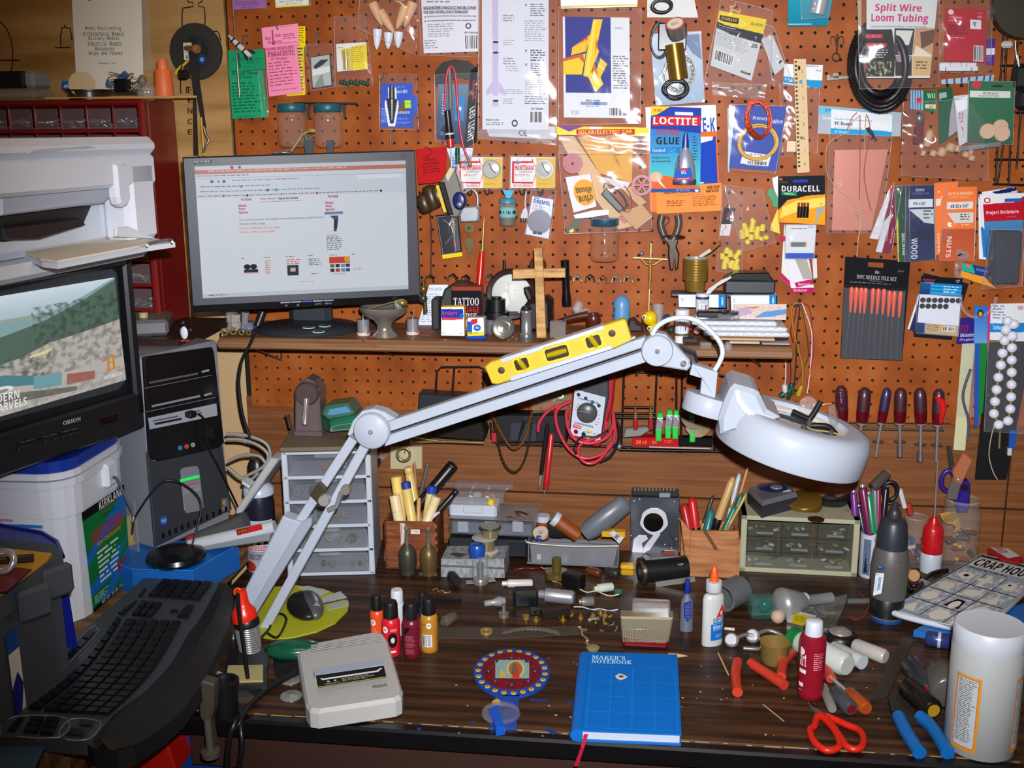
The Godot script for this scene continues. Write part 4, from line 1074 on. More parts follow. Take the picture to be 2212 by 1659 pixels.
	pack("blade_pack","black and yellow blister pack hanging left of the red screwdriver","package",[232,545,412,530,448,882,288,905],.018,"f 16171a|p e2c81a 0 0 0 0 0 0|r 62 8 34 80 55585c|l 70 10 20 30 c8a818 6|r 66 62 12 10 b02828|r 0 90 100 10 e6cc18|r 0 0 66 90 131416","gloss");part("blade",tb(wl([295,585,355,625,375,700,310,780],.021),.0016,5),M("8d8d90",.2,.9));bag([240,560,370,548,395,860,290,870],.024,.001,.004)
	thing("tape_measure","grey and chrome pocket tape measure hanging at an angle","tape measure",W(370,360,.045))
	part("case",plate([265,275,345,160,390,170,470,440,415,560,350,565],.058,.03,.003),M("77746c",.35,.3));part("dark_side",plate([255,285,300,275,375,545,330,540],.06,.034,.002),M("141416",.3));part("cream_top",plate([310,225,345,158,388,165,330,270],.0585,.03),M("c9bf9c",.5))
	var d:=W(422,430,.059);part("blue_dial",lx(Transform3D(Basis(Vector3.RIGHT,PI/2)*Basis.from_scale(Vector3(.75,1,1)),d),[0,.004,.012,.004,.016,.003,.0185,0],24),M("1c2464",.25));b=B.new();b.ball(Vector3(.006,.006,.004),W(425,460,.063),12,8);part("chrome_button",b,M("c9c9cc",.15,1))
	thing("brown_clutch","lumpy brown leathery rollers hanging beside the monitor","rollers",W(180,440,.03))
	for q in [[165,300,230,500],[215,300,280,470],[110,370,170,530]]:
		var g:=up(W(q[0],q[1],.04),W(q[2],q[3],.04));var gl:=W(q[0],q[1],.04).distance_to(W(q[2],q[3],.04));part("roller",lx(g,[0,0,.012,.003,.0155,gl*.2,.016,gl*.5,.0155,gl*.8,.011,gl*.97,0,gl],14),M("3f2c1a",.35))
	part("yellow_band",plate([230,305,255,300,320,520,295,525],.055,.002),M("d8bc20",.4))
	solo("hanging_string","thin black string hanging beside the monitor","string",W(180,600,.01),tb(curve(wl([160,20,100,130,180,280,185,540,195,700,190,1010,180,1050],.02),5),.0012,5),M("17120f",.5))
	thing("padlock","steel padlock with two old keys hanging from a small hook","padlock",W(505,540,.02))
	part("body",fbox([425,480,583,470,583,600,425,605],.032,.018,.004),M("b8bcc0",.3,.8));part("shackle",tb(curve(wl([460,490,455,400,490,345,540,345,570,390,572,480],.024),5),.0028,8),steel)
	for q in [[437,585],[570,490],[570,582],[437,490]]:
		b=B.new();b.ball(Vector3(.002,.002,.001),W(q[0],q[1],.033),8,6);part("rivet",b,M("7d7f82",.3,.9))
	var kp:=W(505,650,.024);part("key",lx(FZ(kp),[.004,0,.0105,0,.0105,.002,.004,.002],18),M("6b5c38",.35,.8));part("key",plate([465,770,480,735,520,730,545,760,545,800,522,820,520,850,510,850,515,880,505,898,492,890,490,820,470,805],.024,.002),M("6b5c38",.35,.8));part("link",tb(wl([505,605,507,735],.022),.0016,5),M("77705c",.3,.8))
	thing("red_scriber","red plastic handled scriber standing in the pegboard","scriber",W(590,1000,.02));part("handle",lx(up(W(585,1130,.03),W(607,850,.02)),[.007,0,.007,.05,.0055,.075],12),M("c81e14",.2));part("collar",lx(up(W(602,850,.02),W(612,820,.02)),[.005,0,.004,.008],10),M("4f9a3a",.3));part("spike",tb([W(612,830,.02),W(625,570,.012)],.0035,7,.001),M("b08a3c",.3,.9))
	thing("bait_can","tiny clear can with a teal lid and label hung by a blue ribbon","can",W(818,630,.025))
	var p:=W(818,628,.025);var s:=px(1,p);part("can",lt(p,[0,0,66*s,0,68*s,4*s,68*s,180*s,60*s,186*s],20),G("c8c0b0",.3,.08));part("lid",lt(p+Vector3(0,180*s,0),[70*s,0,70*s,28*s,60*s,36*s,0,38*s],20),M("3b8aa0",.4));part("contents",lt(p+Vector3(0,2*s,0),[0,0,60*s,0,60*s,58*s,0,60*s],16),M("5b5244",.7))
	var a:=art(110,56,"f 7fb0b4|r 0 0 100 12 5a98a0|r 0 88 100 12 5a98a0|t 34 36 32 30 202a2a b 1 lb|c 16 50 10 16 2a2c2c|c 84 50 10 16 2a2c2c");b=B.new();b.X=Transform3D(Basis(),p);b.wrap(69*s,62*s,152*s,-1.5,1.5,a[1]);part("label",b,pmat(a[0]))
	part("ribbon",plate([775,340,868,345,850,385,835,408,805,405,795,380],.028,.003),M("2aa4d0",.5))
	thing("fork_charm","shiny bent metal fork hanging beside the mirror card","charm",W(960,500,.02));part("stem",tb(curve(wl([968,350,958,440,962,500],.02),5),.0026,6),steel);part("head",plate([945,490,975,490,990,560,975,590,945,605,920,590,918,550],.022,.003,.001),steel)
	for k in 3:part("prong",tb(wl([930+k*20,570,922+k*16,600],.023),.0018,5),M("3b3833",.4,.6))
	pack("cutting_disc_card","white card with a round mirror-like cutting disc in a clear sleeve","package",[1018,390,1190,420,1150,738,962,700],.016,"f dfe4ee|t 12 2 24 4 2a3a80 b BRAND|t 10 7 80 10 25388c b DREMEL|l 10 20 60 16 9098a8 4")
	d=W(1075,600,.02);part("disc",lx(FZ(d),[0,.002,.024,.002,.0245,0],30),M("8d8d98",.06,1));part("small_part",bb(Vector3(.009,.007,.004),W(1040,685,.02),.001),M("3b3c40",.3));part("small_part",bb(Vector3(.009,.007,.004),W(1080,690,.02),.001),M("26272b",.3));bag([1010,345,1212,350,1160,745,955,705],.026,.001,.003,.12)
	for q in [[505,370],[650,365],[790,365],[935,365],[1085,370]]:solo("cup_hook","small dark cup hook under the compass cards, the %s from the monitor"%["first","second","third","fourth","fifth"][int((q[0]-500)/140.0)],"hook",W(q[0],q[1],0),tb(curve([W(q[0]-30,q[1]-45,0),W(q[0]-25,q[1]-30,.012),W(q[0]-8,q[1]+8,.02),W(q[0]+14,q[1]+5,.024),W(q[0]+20,q[1]-35,.026)],5),.0018,6),M("57524a",.3,.9),"cup hooks under the compasses")
	var clips:=[[190,1060,"2a2018"],[375,1050,"2a2018"],[480,1060,"17110e"],[680,1055,"4a4038"]]
	for k in 4:clip(clips[k][0],clips[k][1],clips[k][2],["dark spring clip on the pegboard just right of the monitor","dark spring clip on the pegboard left of the red scriber","black spring clip right behind the bandage tin","grey spring clip on the pegboard left of the round plaque"][k])
	zm(1180,380,4.148)
	clips=[[285,915,"a09888"],[395,915,"3a342c"],[510,925,"8a6a48"],[628,920,"a8a090"],[735,918,"a8906c"]]
	for k in 5:clip(clips[k][0],clips[k][1],clips[k][2],"spring clip in the row right of the black tube, number %s from the tube"%["one","two","three","four","five"][k])
	thing("solar_car_bag","clear bag of solar car parts with an envelope marked secret instructions","bag",W(560,100,.03))
	zm(880,0,3.95)
	card("bag_topper",[1270,1075,2060,1090,2060,1165,1275,1150],.04,"f e6d648|p 7a50a0 0 0 30 0 14 60|t 10 30 6 20 604080 b *|r 36 0 14 40 f4f4f4")
	card("title_strip",[1440,1105,1940,1100,1940,1150,1445,1165],.042,"f c03a3c|t 4 22 92 60 f0e040 b SOLAR/ELECTRIC CAR")
	part("balsa_sheet",plate([1290,1165,1420,1160,1640,1480,1920,1930,1800,1960,1500,1560],.022,.004),M("d3a873",.55))
	card("envelope",[1450,1165,1925,1160,1915,1560,1640,1480],.026,"f e0a848|l 40 30 4 4 e0a848 1")
	var an:=art(240,90,"f e0a848|t 8 8 60 36 5a3a1c S SECRET|t 2 52 94 36 5a3a1c S INSTRUCTIONS !")
	b=B.new();var q2:=wl([1730,1140,1855,1420,1800,1440,1660,1160],.0275);b.quad(q2[0],q2[1],q2[2],q2[3],Vector3(0,0,1),an[1]);part("handwriting",b,pmat(an[0]))
	var wh:=M("a8283a",.4)
	for q in [[1410,1395,84,.03],[2000,1580,88,.05]]:
		var c:=W(q[0],q[1],q[3]);s=px(1,c)*q[2]
		part("wheel",lx(FZ(c),[s*.72,-.003,s,-.003,s,.004,s*.72,.004,s*.72,-.003],26),wh)
		for k in 3:part("spoke",bb(Vector3(s*1.5,s*.16,.003),c,0).rot(c,k*60.0),wh)
	part("hub_disc",plate([1330,1340,1400,1320,1480,1340,1500,1400,1470,1460,1390,1470,1330,1430],.026,.002),wh)
	zm(1180,380,4.148)
	card("white_box",[170,12,395,-18,450,275,245,330],.038,"f e8e8ea|c 66 52 46 38 eda81c|t 30 34 14 4 5a3a08 b YOU|t 32 38 62 13 2c2010 b DESIGN|t 76 52 14 6 2c2010 b IT!|t 28 58 16 4 5a3a08 b YOU|t 36 62 58 14 2c2010 b BUILD|t 66 76 16 6 2c2010 b IT!","satin",.012)
	part("white_sleeve",plate([245,350,410,310,560,300,560,345,380,375,255,382],.036,.004),M("d8dde0",.4));part("wood_block",plate([655,330,860,255,955,370,805,485],.036,.01,.001),M("c2925c",.6));part("wood_block",plate([690,130,760,90,900,240,830,270],.034,.008),M("c99c66",.6))
	part("clear_wing",plate([415,-10,755,60,710,130,560,70],.04,.001),G("d0d6dc",.5,.2));part("motor",plate([490,165,535,105,700,295,650,330],.046,.014,.003),M("1f2a24",.4))
	part("black_wire",tb(curve(wl([515,110,530,60,580,75,690,180,720,260,690,300],.046),5),.0014,5),M("17171a",.5));part("red_wire",tb(curve(wl([700,90,750,160,770,250,740,320,690,310],.044),5),.001,5),M("a02a2c",.5));part("red_axle",plate([650,360,690,365,740,410,700,425,655,390],.03,.008),wh)
	part("green_leaf",plate([175,480,240,390,350,370,270,470,190,515],.03,.006),M("4c5230",.6));part("coins",plate([205,490,240,470,250,495,215,515],.034,.003),M("b89a50",.3,.8))
	bag([110,-200,930,-200,945,490,165,520],.056,.005,.008,.12);part("bag_side",film([110,-380,930,-380,930,-200,110,-200],.05,.003,.0),G("f2f4ff",.08,.16))
	p=W(522,760,.045);s=px(1,p)
	thing("clear_jar","empty clear jar with a teal lid hanging below the solar car bag","jar",p,"teal lidded jars above the monitor").remove_meta("group")
	part("glass",lt(p,[0,4*s,100*s,0,124*s,22*s,130*s,60*s,124*s,190*s,132*s,215*s,132*s,270*s,112*s,300*s,108*s,320*s],28),G("e0b090",.07,.04));part("lid",lt(p+Vector3(0,316*s,0),[120*s,0,124*s,5*s,124*s,60*s,0,64*s],28),M("1d4a60",.4))
	thing("crimping_pliers","worn brown and chrome pliers hanging in a ring on the pegboard","pliers",W(1110,600,.03))
	var dk:=M("3a2618",.3,.3)
	part("handle",tb(curve(wl([1040,350,1025,430,1050,520,1085,580],.03),5),.0075,8),M("6f6a64",.25,.8));part("handle",tb(curve(wl([1180,350,1190,430,1165,520,1130,580],.03),5),.0072,8),M("6f6a64",.25,.8))
	part("jaw",plate([1065,560,1185,565,1170,640,1195,700,1185,830,1160,850,1150,740,1135,850,1105,840,1090,700,1095,640],.036,.014,.003),dk)
	b=B.new();var rg:=[]
	for k in 20:rg.append(W(1140+cos(TAU*k/20)*100,550+sin(TAU*k/20)*12,.03-sin(TAU*k/20)*.02))
	b.tube(rg,.0022,6,-1,true);part("ring",b,M("4f463c",.3,.9));part("spring",tb(curve(wl([1085,360,1105,400,1070,440],.032),5),.001,5),M("26180f",.4))
	thing("crucifix","slim gold crucifix with a figure leaning on the pegboard behind the shelf things","crucifix",W(930,1000,.03))
	var gold:=M("c99f4a",.25,.9);part("upright",tb([W(940,600,.024),W(918,1220,.03)],.0026,6),M("d8b878",.3,.7));part("crossbar",tb([W(780,733,.028),W(1085,748,.028)],.0026,6),M("d8b878",.3,.7))
	var fg:=B.new();fg.tube(wl([850,745,890,790,930,800],.033),.0018,6);fg.tube(wl([1030,755,975,790,935,800],.033),.0018,6);fg.tube(wl([934,790,930,880,934,920,926,960,922,1010],.034),.0044,7,.0022);fg.ball(Vector3(.0036,.0045,.0036),W(928,772,.036),10,7);part("figure",fg,gold)
	b=B.new();b.ball(Vector3(.005,.005,.004),W(855,695,.006),10,7);part("glass_stud",b,M("8d8d8d",.1,.8))
	thing("black_tube","black metal tool tube hanging upright right of the wooden cross","tool",W(178,960,.02));part("shaft",lx(up(W(185,1165,.03),W(168,768,.03)),[0,0,.0095,0,.01,.012,.008,.03,.0078,.055,.0085,.08,.0085,.085,.0088,.0955,0,.0958],14),M("1a1a1e",.2,.4));part("ring",bb(Vector3(.022,.008,.01),W(180,915,.02),.002),M("1a1a1e",.3))
func fbox(l:Array,z:float,th:float,bev:float)->B:
	return plate(l,z,th,bev)
func clip(x:float,y:float,col:String,label:String)->void:
	var a:=W(x,y,.004)
	thing("spring_clip",label,"clip",a,"spring clips on the pegboard")
	var m:=M(col,.3,.8)
	var b:=B.new();b.box(Vector3(.008,.008,.01),a+Vector3(0,.004,.002),.002);part("base",b,m)
	for s in [-1,1]:part("jaw",tb([a+Vector3(0,.006,.008),a+Vector3(s*.007,.004,.012),a+Vector3(s*.0085,-.004,.013),a+Vector3(s*.010,-.007,.014)],.0018,6),m)
	b=B.new();b.ball(Vector3(.0026,.0026,.0015),a+Vector3(0,.004,.008),8,6);part("screw",b,M("d0d0d0",.2,1))
func o_compass(x:float,k:int)->void:
	pack("compass_card",["boxed round compass with a white and red label, left of the two, half covered","boxed round compass with a white and red label, right of the two, uncovered"][k],"package",[412.0+x,68,775+x,76,770+x,326,408+x,325],.012,"f e8e6e0|p c8283c 4 16 48 14 48 4 60 46 49 96 49 86 4 84|p e8e6e0 8 22 51 20 50 12 58 46 50 88 51 80 8 80|t 10 28 42 16 c02838 b HUNTSMAN|t 20 46 30 7 6aa0b8 b COMPASS|l 10 56 42 10 c86070 2|l 26 68 22 8 7aa8c0 2|r 58 4 42 96 e0b848|l 62 84 30 8 9a7a20 2|t 8 88 40 8 c86070 b BUY ON ARRIVAL|p 4a9ac8 12 24 16 8 20 24","satin",.012)
	var c:=W(683+x,172,.02)
	part("dial",lx(FZ(c),[0,-.002,.0165,-.002,.018,-.003,.019,-.008],26),M("d2d4d2",.2,.3));part("rim",lx(FZ(c),[.0165,-.003,.0165,.001,.019,.001,.019,-.008],26),M("a8a8a0",.2,.9))
	part("needle",tb([c+Vector3(-.004,.012,.002),c+Vector3(.001,0,.002),c+Vector3(.009,-.008,.002)],.0009,4),M("30262c",.4));bag([405+x,60,780+x,66,776+x,336,400+x,335],.024,.0006,.001,.08)
	part("blue_corner",plate([830+x-430,330,850+x-430,330,845+x-430,336,832+x-430,336],.012,.001),M("8a6ab0",.4))
func o_tube()->void:
	pack("rocket_tube_bag","tall clear bag with a printed sheet of a pale violet rocket and tube parts","package",[635,-60,1205,-60,1205,1110,640,1105],.02,"f d6d9e2|r 16 0 9 33 c3b6d8|c 20.5 33 4.5 .8 c3b6d8|r 16 35 9 6 c3b6d8|c 20.5 35.4 4.5 .8 2a2440|c 20.5 41 4.5 .8 c3b6d8|r 16 43 9 31 c3b6d8|c 20.5 43 4.5 .8 2a2440|p c3b6d8 16 64 6 71 6 75 16 72|p c3b6d8 25 64 35 71 35 75 25 72|c 20.5 74 4.5 .8 c3b6d8|r 16 78 9 5 c3b6d8|c 20.5 78.4 4.5 .8 2a2440|l 32 16 20 6 8a8a98 3|l 32 34 18 5 8a8a98 3|l 32 47 20 6 8a8a98 3|l 36 53 22 5 8a8a98 3|l 36 70 30 4 8a8a98 3|l 32 77 20 5 8a8a98 3|l 73 0 24 6 50506a 3|p 7a70b0 64 8 68 8 66 10|l 73 8 24 10 40404e 6|l 64 20 34 16 8a8a98 10|p 7a70b0 64 41 68 41 66 43|l 73 41 24 9 40404e 5|p 7a70b0 64 51 68 51 66 53|l 73 51 24 10 40404e 6|l 64 63 34 12 9a9aa6 7|l 64 75 34 7 50505e 4|t 74 83.6 18 1.4 303038 b EST 302084|b 72 86 20 9|c 49 95 4.6 2.6 303038|c 49 95 2.8 1.5 d6d9e2|t 6 92 20 1.4 404048 b Made in USA|l 6 94.5 30 3 707078 2")
	card("second_sheet",[660,1080,1265,1080,1262,1190,700,1165],.01,"f cdd0d8|t 48 30 12 50 303038 b CE|l 80 60 16 20 8a8a98 1");bag([605,-60,1268,-60,1275,1130,605,1130],.028,.0045,.008,.1);part("lower_bag",film([600,1100,1275,1100,1275,1240,600,1185],.02,.004,.003),G("e8eaf2",.18,.16))
func coil(c:Vector3,r:Vector2,n:int,th:float,m:Material,nm:String,tilt:=.0,spread:=.002)->void:
	var b:=B.new()
	for k in n:
		var p:=[];var q:=Vector2(r.x*rng.randf_range(.86,1.0),r.y*rng.randf_range(.9,1.0));var o:=Vector3(rng.randf_range(-1,1)*spread,rng.randf_range(-1,1)*spread,rng.randf_range(0,3)*spread)
		for i in 24:
			var a:=TAU*i/24
			p.append(c+o+Basis(Vector3.BACK,tilt)*Vector3(cos(a)*q.x,sin(a)*q.y,0))
		b.tube(p,th,5,-1,true)
	part(nm,b,m)
func wall_right_part()->void:
	zm(1360,0,3.95)
	var blk:=M("17171a",.3)
	var o:=pack("wire_card","pale shiny bag and white cards behind the hanging wire spools","package",[175,290,610,265,640,870,225,900],.008,"f b8ccdc|g 0 0 100 100 cdd9e6 9fb4cc|p e8eef4 10 60 60 40 40 96|p 7a8cac 60 4 96 4 98 40 80 30");card("white_card",[150,-60,540,-60,585,150,150,148],.01,"f dcdcda|l 4 50 20 30 a0a0a0 3");bag([175,290,610,265,640,870,225,900],.014,.005,.004,.1)
	thing("wire_spool_stack","string of four small spools of wire hanging one above another","spools",W(380,400,.03))
	var c:=W(275,55,.03);coil(c,Vector2(85,55)*px(1,c),8,.0022,blk,"black_coil")
	coil(W(260,350,.02),Vector2(80,150)*px(1,c),10,.0014,M("4d4a48",.3,.6),"grey_coil")
	var f:=up(W(410,300,.035),W(385,190,.055));var l:=120*px(1,c)
	part("solder_reel",lx(f,[0,0,.0195,0,.0195,l,0,l],24),M("8d8c88",.25,.9));var a:=art(60,60,"f 8d8c88|c 50 50 48 48 d85050|c 50 50 40 40 e8e0cc|l 30 40 40 24 a06060 3")
	var b:=B.new();b.X=f*Transform3D(Basis(Vector3.RIGHT,-PI/2),Vector3(0,l,0));b.prism(rr(.038,.038,.019,8),0,.0008,a[1]);part("reel_label",b,pmat(a[0]))
	part("black_block",bb(Vector3(.054,.05,.02),W(365,315,.035),.002),M("16171b",.3));part("brass_spool",lx(up(W(420,680,.04),W(385,420,.04)),[0,0,.0185,0,.0185,.067,0,.067],22),M("8d6a26",.28,.9))
	c=W(395,760,.035);coil(c,Vector2(105,75)*px(1,c),14,.003,M("202024",.25,.2),"black_coil");coil(W(420,620,.02),Vector2(130,150)*px(1,c),6,.0013,M("a8a296",.25,.8),"wire_coil")
	o=pack("brace_bag","clear bag with a yellow and black hardware label, corner braces inside","bag",[765,90,1170,165,1040,690,690,560],.024,"f c6cacc|p e8cc10 0 0 100 0 100 24 0 20|p 141824 0 20 100 24 100 39 0 31|r 4 7 42 9 141414|t 8 9 34 5 f0d020 b STANLEY|t 70 9 26 5 303020 s 30-3010|t 5 23 38 3 e8e8e8 b Corner Braces|t 5 27 50 3 e8e8e8 s Refuerzos de Esquina|t 5 31 26 3 e8e8e8 s Cornieres|t 84 30 5 5 f0f0f0 b 1|t 82 42 14 6 202028 b 25|l 4 37 80 24 a0a4a8 8|b 6 68 46 20|r 72 88 22 4 20221c|t 74 88.5 18 3 e0c820 b STANLEY")
	bag([780,-20,1215,90,1210,720,630,745],.032,.007,.014,.14);part("lower_fold",film([705,700,1170,720,1150,850,705,810],.02,.007,.003),G("d8dcdc",.3,.18))
	o=pack("brace_bag","clear bag of braces half hidden behind the yellow headed one","bag",[1120,330,1220,300,1330,560,1240,640],.012,"f c2c8cc|r 60 80 30 6 20221c");bag([1130,200,1230,230,1390,700,1230,740],.018,.007,.008,.14)
	pack("teal_package","teal card pack with a clear blister cut off by the top edge","package",[1355,-60,1740,-60,1690,222,1350,225],.014,"f 1c8fa4|g 0 0 100 100 20a0b4 18809a|r 0 92 60 3 bfe0e8");part("part_inside",lx(up(W(1600,120,.03),W(1640,-60,.03)),[0,0,.014,0,.016,.05,0,.052],14),M("c8ccd0",.3,.4));bag([1460,-60,1735,-60,1690,150,1465,165],.045,.004,.01,.15)
	pack("pcb_pack","clear bag with white and blue cards behind the wooden ruler","package",[1320,545,1650,555,1640,755,1310,715],.006,"f e4e8ea|t 58 4 30 8 404850 S RadioShack|t 84 22 14 8 404850 S Black|p 2a90c8 0 62 100 66 100 100 0 92|t 4 70 26 12 e8f0f8 B PC Board");part("copper_square",plate([1345,1205,1420,1205,1418,1295,1340,1295],.008,.001),M("c08a6a",.35,.5));bag([1280,720,1620,760,1600,1310,1300,1340],.012,.003,.003,.12)
	o=pack("wooden_ruler","narrow pale wooden ruler with black inch numbers hanging from a hook","ruler",[1400,502,1505,502,1535,1470,1430,1478],.03,"f d8bd92|l 10 2 24 95 4a3c28 26|t 62 10 10 3 403020 s 1|t 62 22 10 3 403020 s 2|t 62 33 10 3 403020 s 3|t 62 45 10 3 403020 s 4|t 62 56 10 3 403020 s 5|t 62 68 10 3 403020 s 6|t 62 80 10 3 403020 s 7|t 62 91 10 3 403020 s 8|c 42 8 10 1.8 2a2018|c 52 20 13 1.7 3aa0d0|c 44 69 10 1.3 6a5a78","paper",.004)
	pack("wire_pack","stacked blister packs of yellow wire on a blue card under an orange coil","package",[905,900,1340,910,1260,1455,850,1430],.016,"f 2a48a4|t 38 16 30 8 e8ecf4 b Primary|t 76 20 22 7 e8ecf4 b Wire|p e4e6ea 26 72 84 76 80 94 22 92|t 36 76 30 3 303038 s 18-1-16|t 30 81 48 3 303038 s 18 GA 33 FT YELLOW|b 36 86 40 8","gloss",.004);card("second_pack",[835,920,900,905,850,1470,840,1470],.010,"f c4ccd4","gloss",.008)
	c=W(1090,1215,.024);coil(c,Vector2(170,150)*px(1,c),12,.0018,M("dda81a",.35),"yellow_wire",.1)
	bag([850,890,1345,905,1245,1480,835,1450],.034,.002,.003,.1)
	thing("copper_coil","oval coil of orange enamelled wire hanging over the yellow wire pack","coil",W(1100,1015,.045));c=W(1100,1015,.045);coil(c,Vector2(105,160)*px(1,c),26,.0011,M("a8330c",.25,.5),"wire",.2,.003)
	zm(1360,0,3.95)
	pack("glue_card","orange and white glue card behind the blue super glue card","package",[135,915,735,895,765,1560,160,1580],.014,"f e86a28|r 0 0 100 34 e8e8ec|t 62 16 36 18 2a50b8 b TITE-K|r 76 40 22 60 1c44b4|p e8e8e8 60 40 94 40 78 100 60 100|p 1c44b4 76 48 96 44 84 98 66 98");zm(1180,380,4.148)
	card("lower_card",[985,100,1570,60,1575,312,990,340],.018,"f f0924a|t 78 10 20 12 3a2010 b AND FAST!|t 76 24 20 10 3a2010 b NEEDS|t 12 20 36 10 3a2010 b FOR ALL YOUR|l 30 36 60 6 c04020 1|l 16 54 30 26 a05020 3|l 56 44 40 40 a05020 6","satin",.003);card("orange_base",[920,60,990,60,990,330,930,318],.012,"f e8803a")
	zm(1360,0,3.95)
	o=pack("super_glue_card","blue and red super glue card with the glue bottle in a blister","package",[185,905,612,920,602,1640,160,1640],.026,"f 3ab0c0|g 0 10 100 80 2464c0 50c8c0|p 1838a0 30 0 100 0 100 30 0 26 0 14|p e8c820 0 0 38 0 12 10 0 11|t 6 3.5 16 3 c03020 b NO MESS|r 48 6 36 4 d8dce4|p c8202c 4 12 100 10 98 21 2 23|t 5 12.5 88 9 f6f6f6 b LOCTITE|t 12 27 46 7 d03038 b SUPER|t 12 36 46 8.5 141820 b GLUE|p 2070c0 2 48 60 47 58 54 2 55|t 5 49 26 4.6 f0f6f8 B Control|t 34 48.5 17 5.6 30c8e8 S Gel|t 6 58.5 34 3 204050 b Pinpoint accuracy|t 6 62.5 36 3 204050 b No-drip application|l 84 34 12 30 204868 9|p d86428 0 88 30 80 60 84 100 94 100 97 0 97|c 14 82 12 6 dcb08c|p d8dce4 14 78 22 86 36 97 20 89|r 0 96 100 4 2a4a98|t 54 96.6 26 2.6 e8ecf4 s NET WT 0.14 OZ|c 93 98 4 1.4 e8ecf4","gloss")
	var s:=px(1,W(470,1500,.034));f=up(W(468,1570,.036),W(480,1150,.036))*Transform3D(Basis.from_scale(Vector3(1,1,.5)),Vector3.ZERO)
	part("bottle",lx(f,[0,0,95*s,0,92*s,70*s,85*s,140*s,74*s,200*s,50*s,262*s,30*s,285*s,28*s,310*s],20),M("8f99a8",.3,.3));part("cap",lx(f,[30*s,300*s,26*s,360*s,16*s,425*s,0,430*s],14),M("1c2c7c",.35));part("foot",lx(f,[98*s,-4*s,102*s,20*s,96*s,40*s],20),M("3c4250",.3))
	card("bottle_label",[395,1435,520,1430,545,1545,378,1555],.047,"f 2058b8|c 50 8 30 12 d03038|t 32 22 34 24 f0f4f8 b GEL|r 0 72 100 18 c82838|t 18 74 60 12 f4f4f4 b Control Gel","gloss")
	for k in 9:
		part("grip_rib",tb([W(385+k*4,1480-k*18,.038),W(425,1480-k*18,.046)],.0011,5),M("16307c",.4))
	zm(1740,0,3.95)
	thing("loom_tubing","black ribbed tubing coiled in a bag behind the tubing card","tubing",W(600,600,.03))
	for k in 5:
		var cq:=[]
		for i in 28:
			var t:=TAU*i/28;cq.append(W(640+cos(t)*(250-k*18),560+sin(t)*(380-k*34),.03+.012*(k%3)+.008*sin(t*2+k)))
		b=B.new();b.tube(cq,.0075,8,-1,true);part("loop",b,M("101014",.4))
		if k<2:
			b=B.new();var n:=cq.size()
			for i in range(0,n):
				for j in 3:
					var p0:Vector3=(cq[i] as Vector3).lerp(cq[(i+1)%n],j/3.0);var p1:Vector3=(cq[i] as Vector3).lerp(cq[(i+1)%n],j/3.0+.12);b.tube([p0,p1],.0083,8)
			part("rib",b,M("1a1a1e",.35)).set_meta("kind","stuff")
	pack("tubing_card","white and pink split wire loom tubing card in a clear bag","package",[520,-40,1130,-30,1060,665,520,665],.062,"f d6dcd8|t 14 10 66 12 c8286c b Split Wire|t 8 22 82 13 c8286c b Loom Tubing|t 8 36.5 80 3 4a5a8a s Organizes and Protects Wires, Cords and Cables|p 24221f 0 41 40 41 46 70 44 98 0 98|r 0 47 26 5 d02838|t 8 48 14 3 f0d0d0 s 3/8 x 15|r 0 58 32 5 d02838|t 10 59 18 3 f0d0d0 s -40 to 200 F|l 8 66 28 12 d8d8d0 4|n 0 80 40 18 d8d8a8 0.8|r 44 40 28 33 3a3a44|p d8d8d0 46 42 70 42 66 60 48 60|p e0506a 50 68 56 66 56 72 50 73|r 73 39 27 33 c09a70|p 6a4a3a 80 44 100 40 100 56 84 64|p e8d8c0 76 60 100 72 74 73|r 46 74 26 24 3a2420|p 8a8ea8 46 74 72 74 68 82 48 80|r 73 74 27 24 cfae78|l 78 80 20 12 4a4a40 3","gloss");bag([445,-60,1140,-40,1140,740,460,760],.07,.005,.01,.1);part("paper_edge",plate([448,0,478,0,475,360,450,355],.05,.002),M("b59a78",.6))
	thing("treble_hook","three-pronged dark fishing hook hung on the pegboard","hook",W(270,400,.012));var dk:=M("2c2620",.35,.8)
	part("shank",tb(wl([272,290,265,455],.012),.0016,6),dk)
	for s2 in [-1,1]:part("prong",tb(curve(wl([270,430,268+s2*12,340,270+s2*30,312,270+s2*54,325,270+s2*54,360,270+s2*48,378],.014),5),.0013,6,.0006),dk)
	b=B.new();var rg:=[]
	for k in 16:rg.append(W(262+cos(TAU*k/16)*32,488+sin(TAU*k/16)*34,.014))
	b.tube(rg,.0014,6,-1,true);part("eye",b,dk)
	thing("spring_bracket","small shiny metal spring bracket right of the fishing hook","bracket",W(285,655,.01));var st:=M("8f8a80",.25,.95)
	for q in [[178,635,212,635,212,690,178,690],[232,618,285,622,285,665,232,665],[355,605,395,605,395,665,360,662],[205,655,370,640,370,672,205,688]]:part("leaf",plate(q,.014,.004,.001),st)
	pack("cable_staple_pack","red hardware bag with white plastic staples, upper right corner","package",[1195,65,1535,85,1530,535,1185,515],.03,"f b81028|c 14 8 7 5 e8d8d8|t 80 6 14 3 f0d0d0 s 22|t 80 12 12 5 f0d0d0 b 60|t 10 16 34 5 f0d8d8 b 1/2\" Coax|t 10 22 34 5 f0d8d8 b Cable Staple|l 8 32 60 20 5a0812 6|r 62 20 28 18 e8e8ea|p 8a8a90 68 24 78 24 74 34|l 8 55 44 4 e8b0b8 1|b 72 68 24 30");bag([1140,-60,1600,-60,1580,635,1140,615],.036,.005,.008,.12)
	for k in 14:
		b=B.new();b.box(Vector3(.011,.009,.007),W(1160+(k%7)*45+rng.randf()*20,555+(k/7)*32,.03),.0015);part("white_staple",b.rot(W(1160+(k%7)*45,560,.03),0),M("dfe1e6",.35))
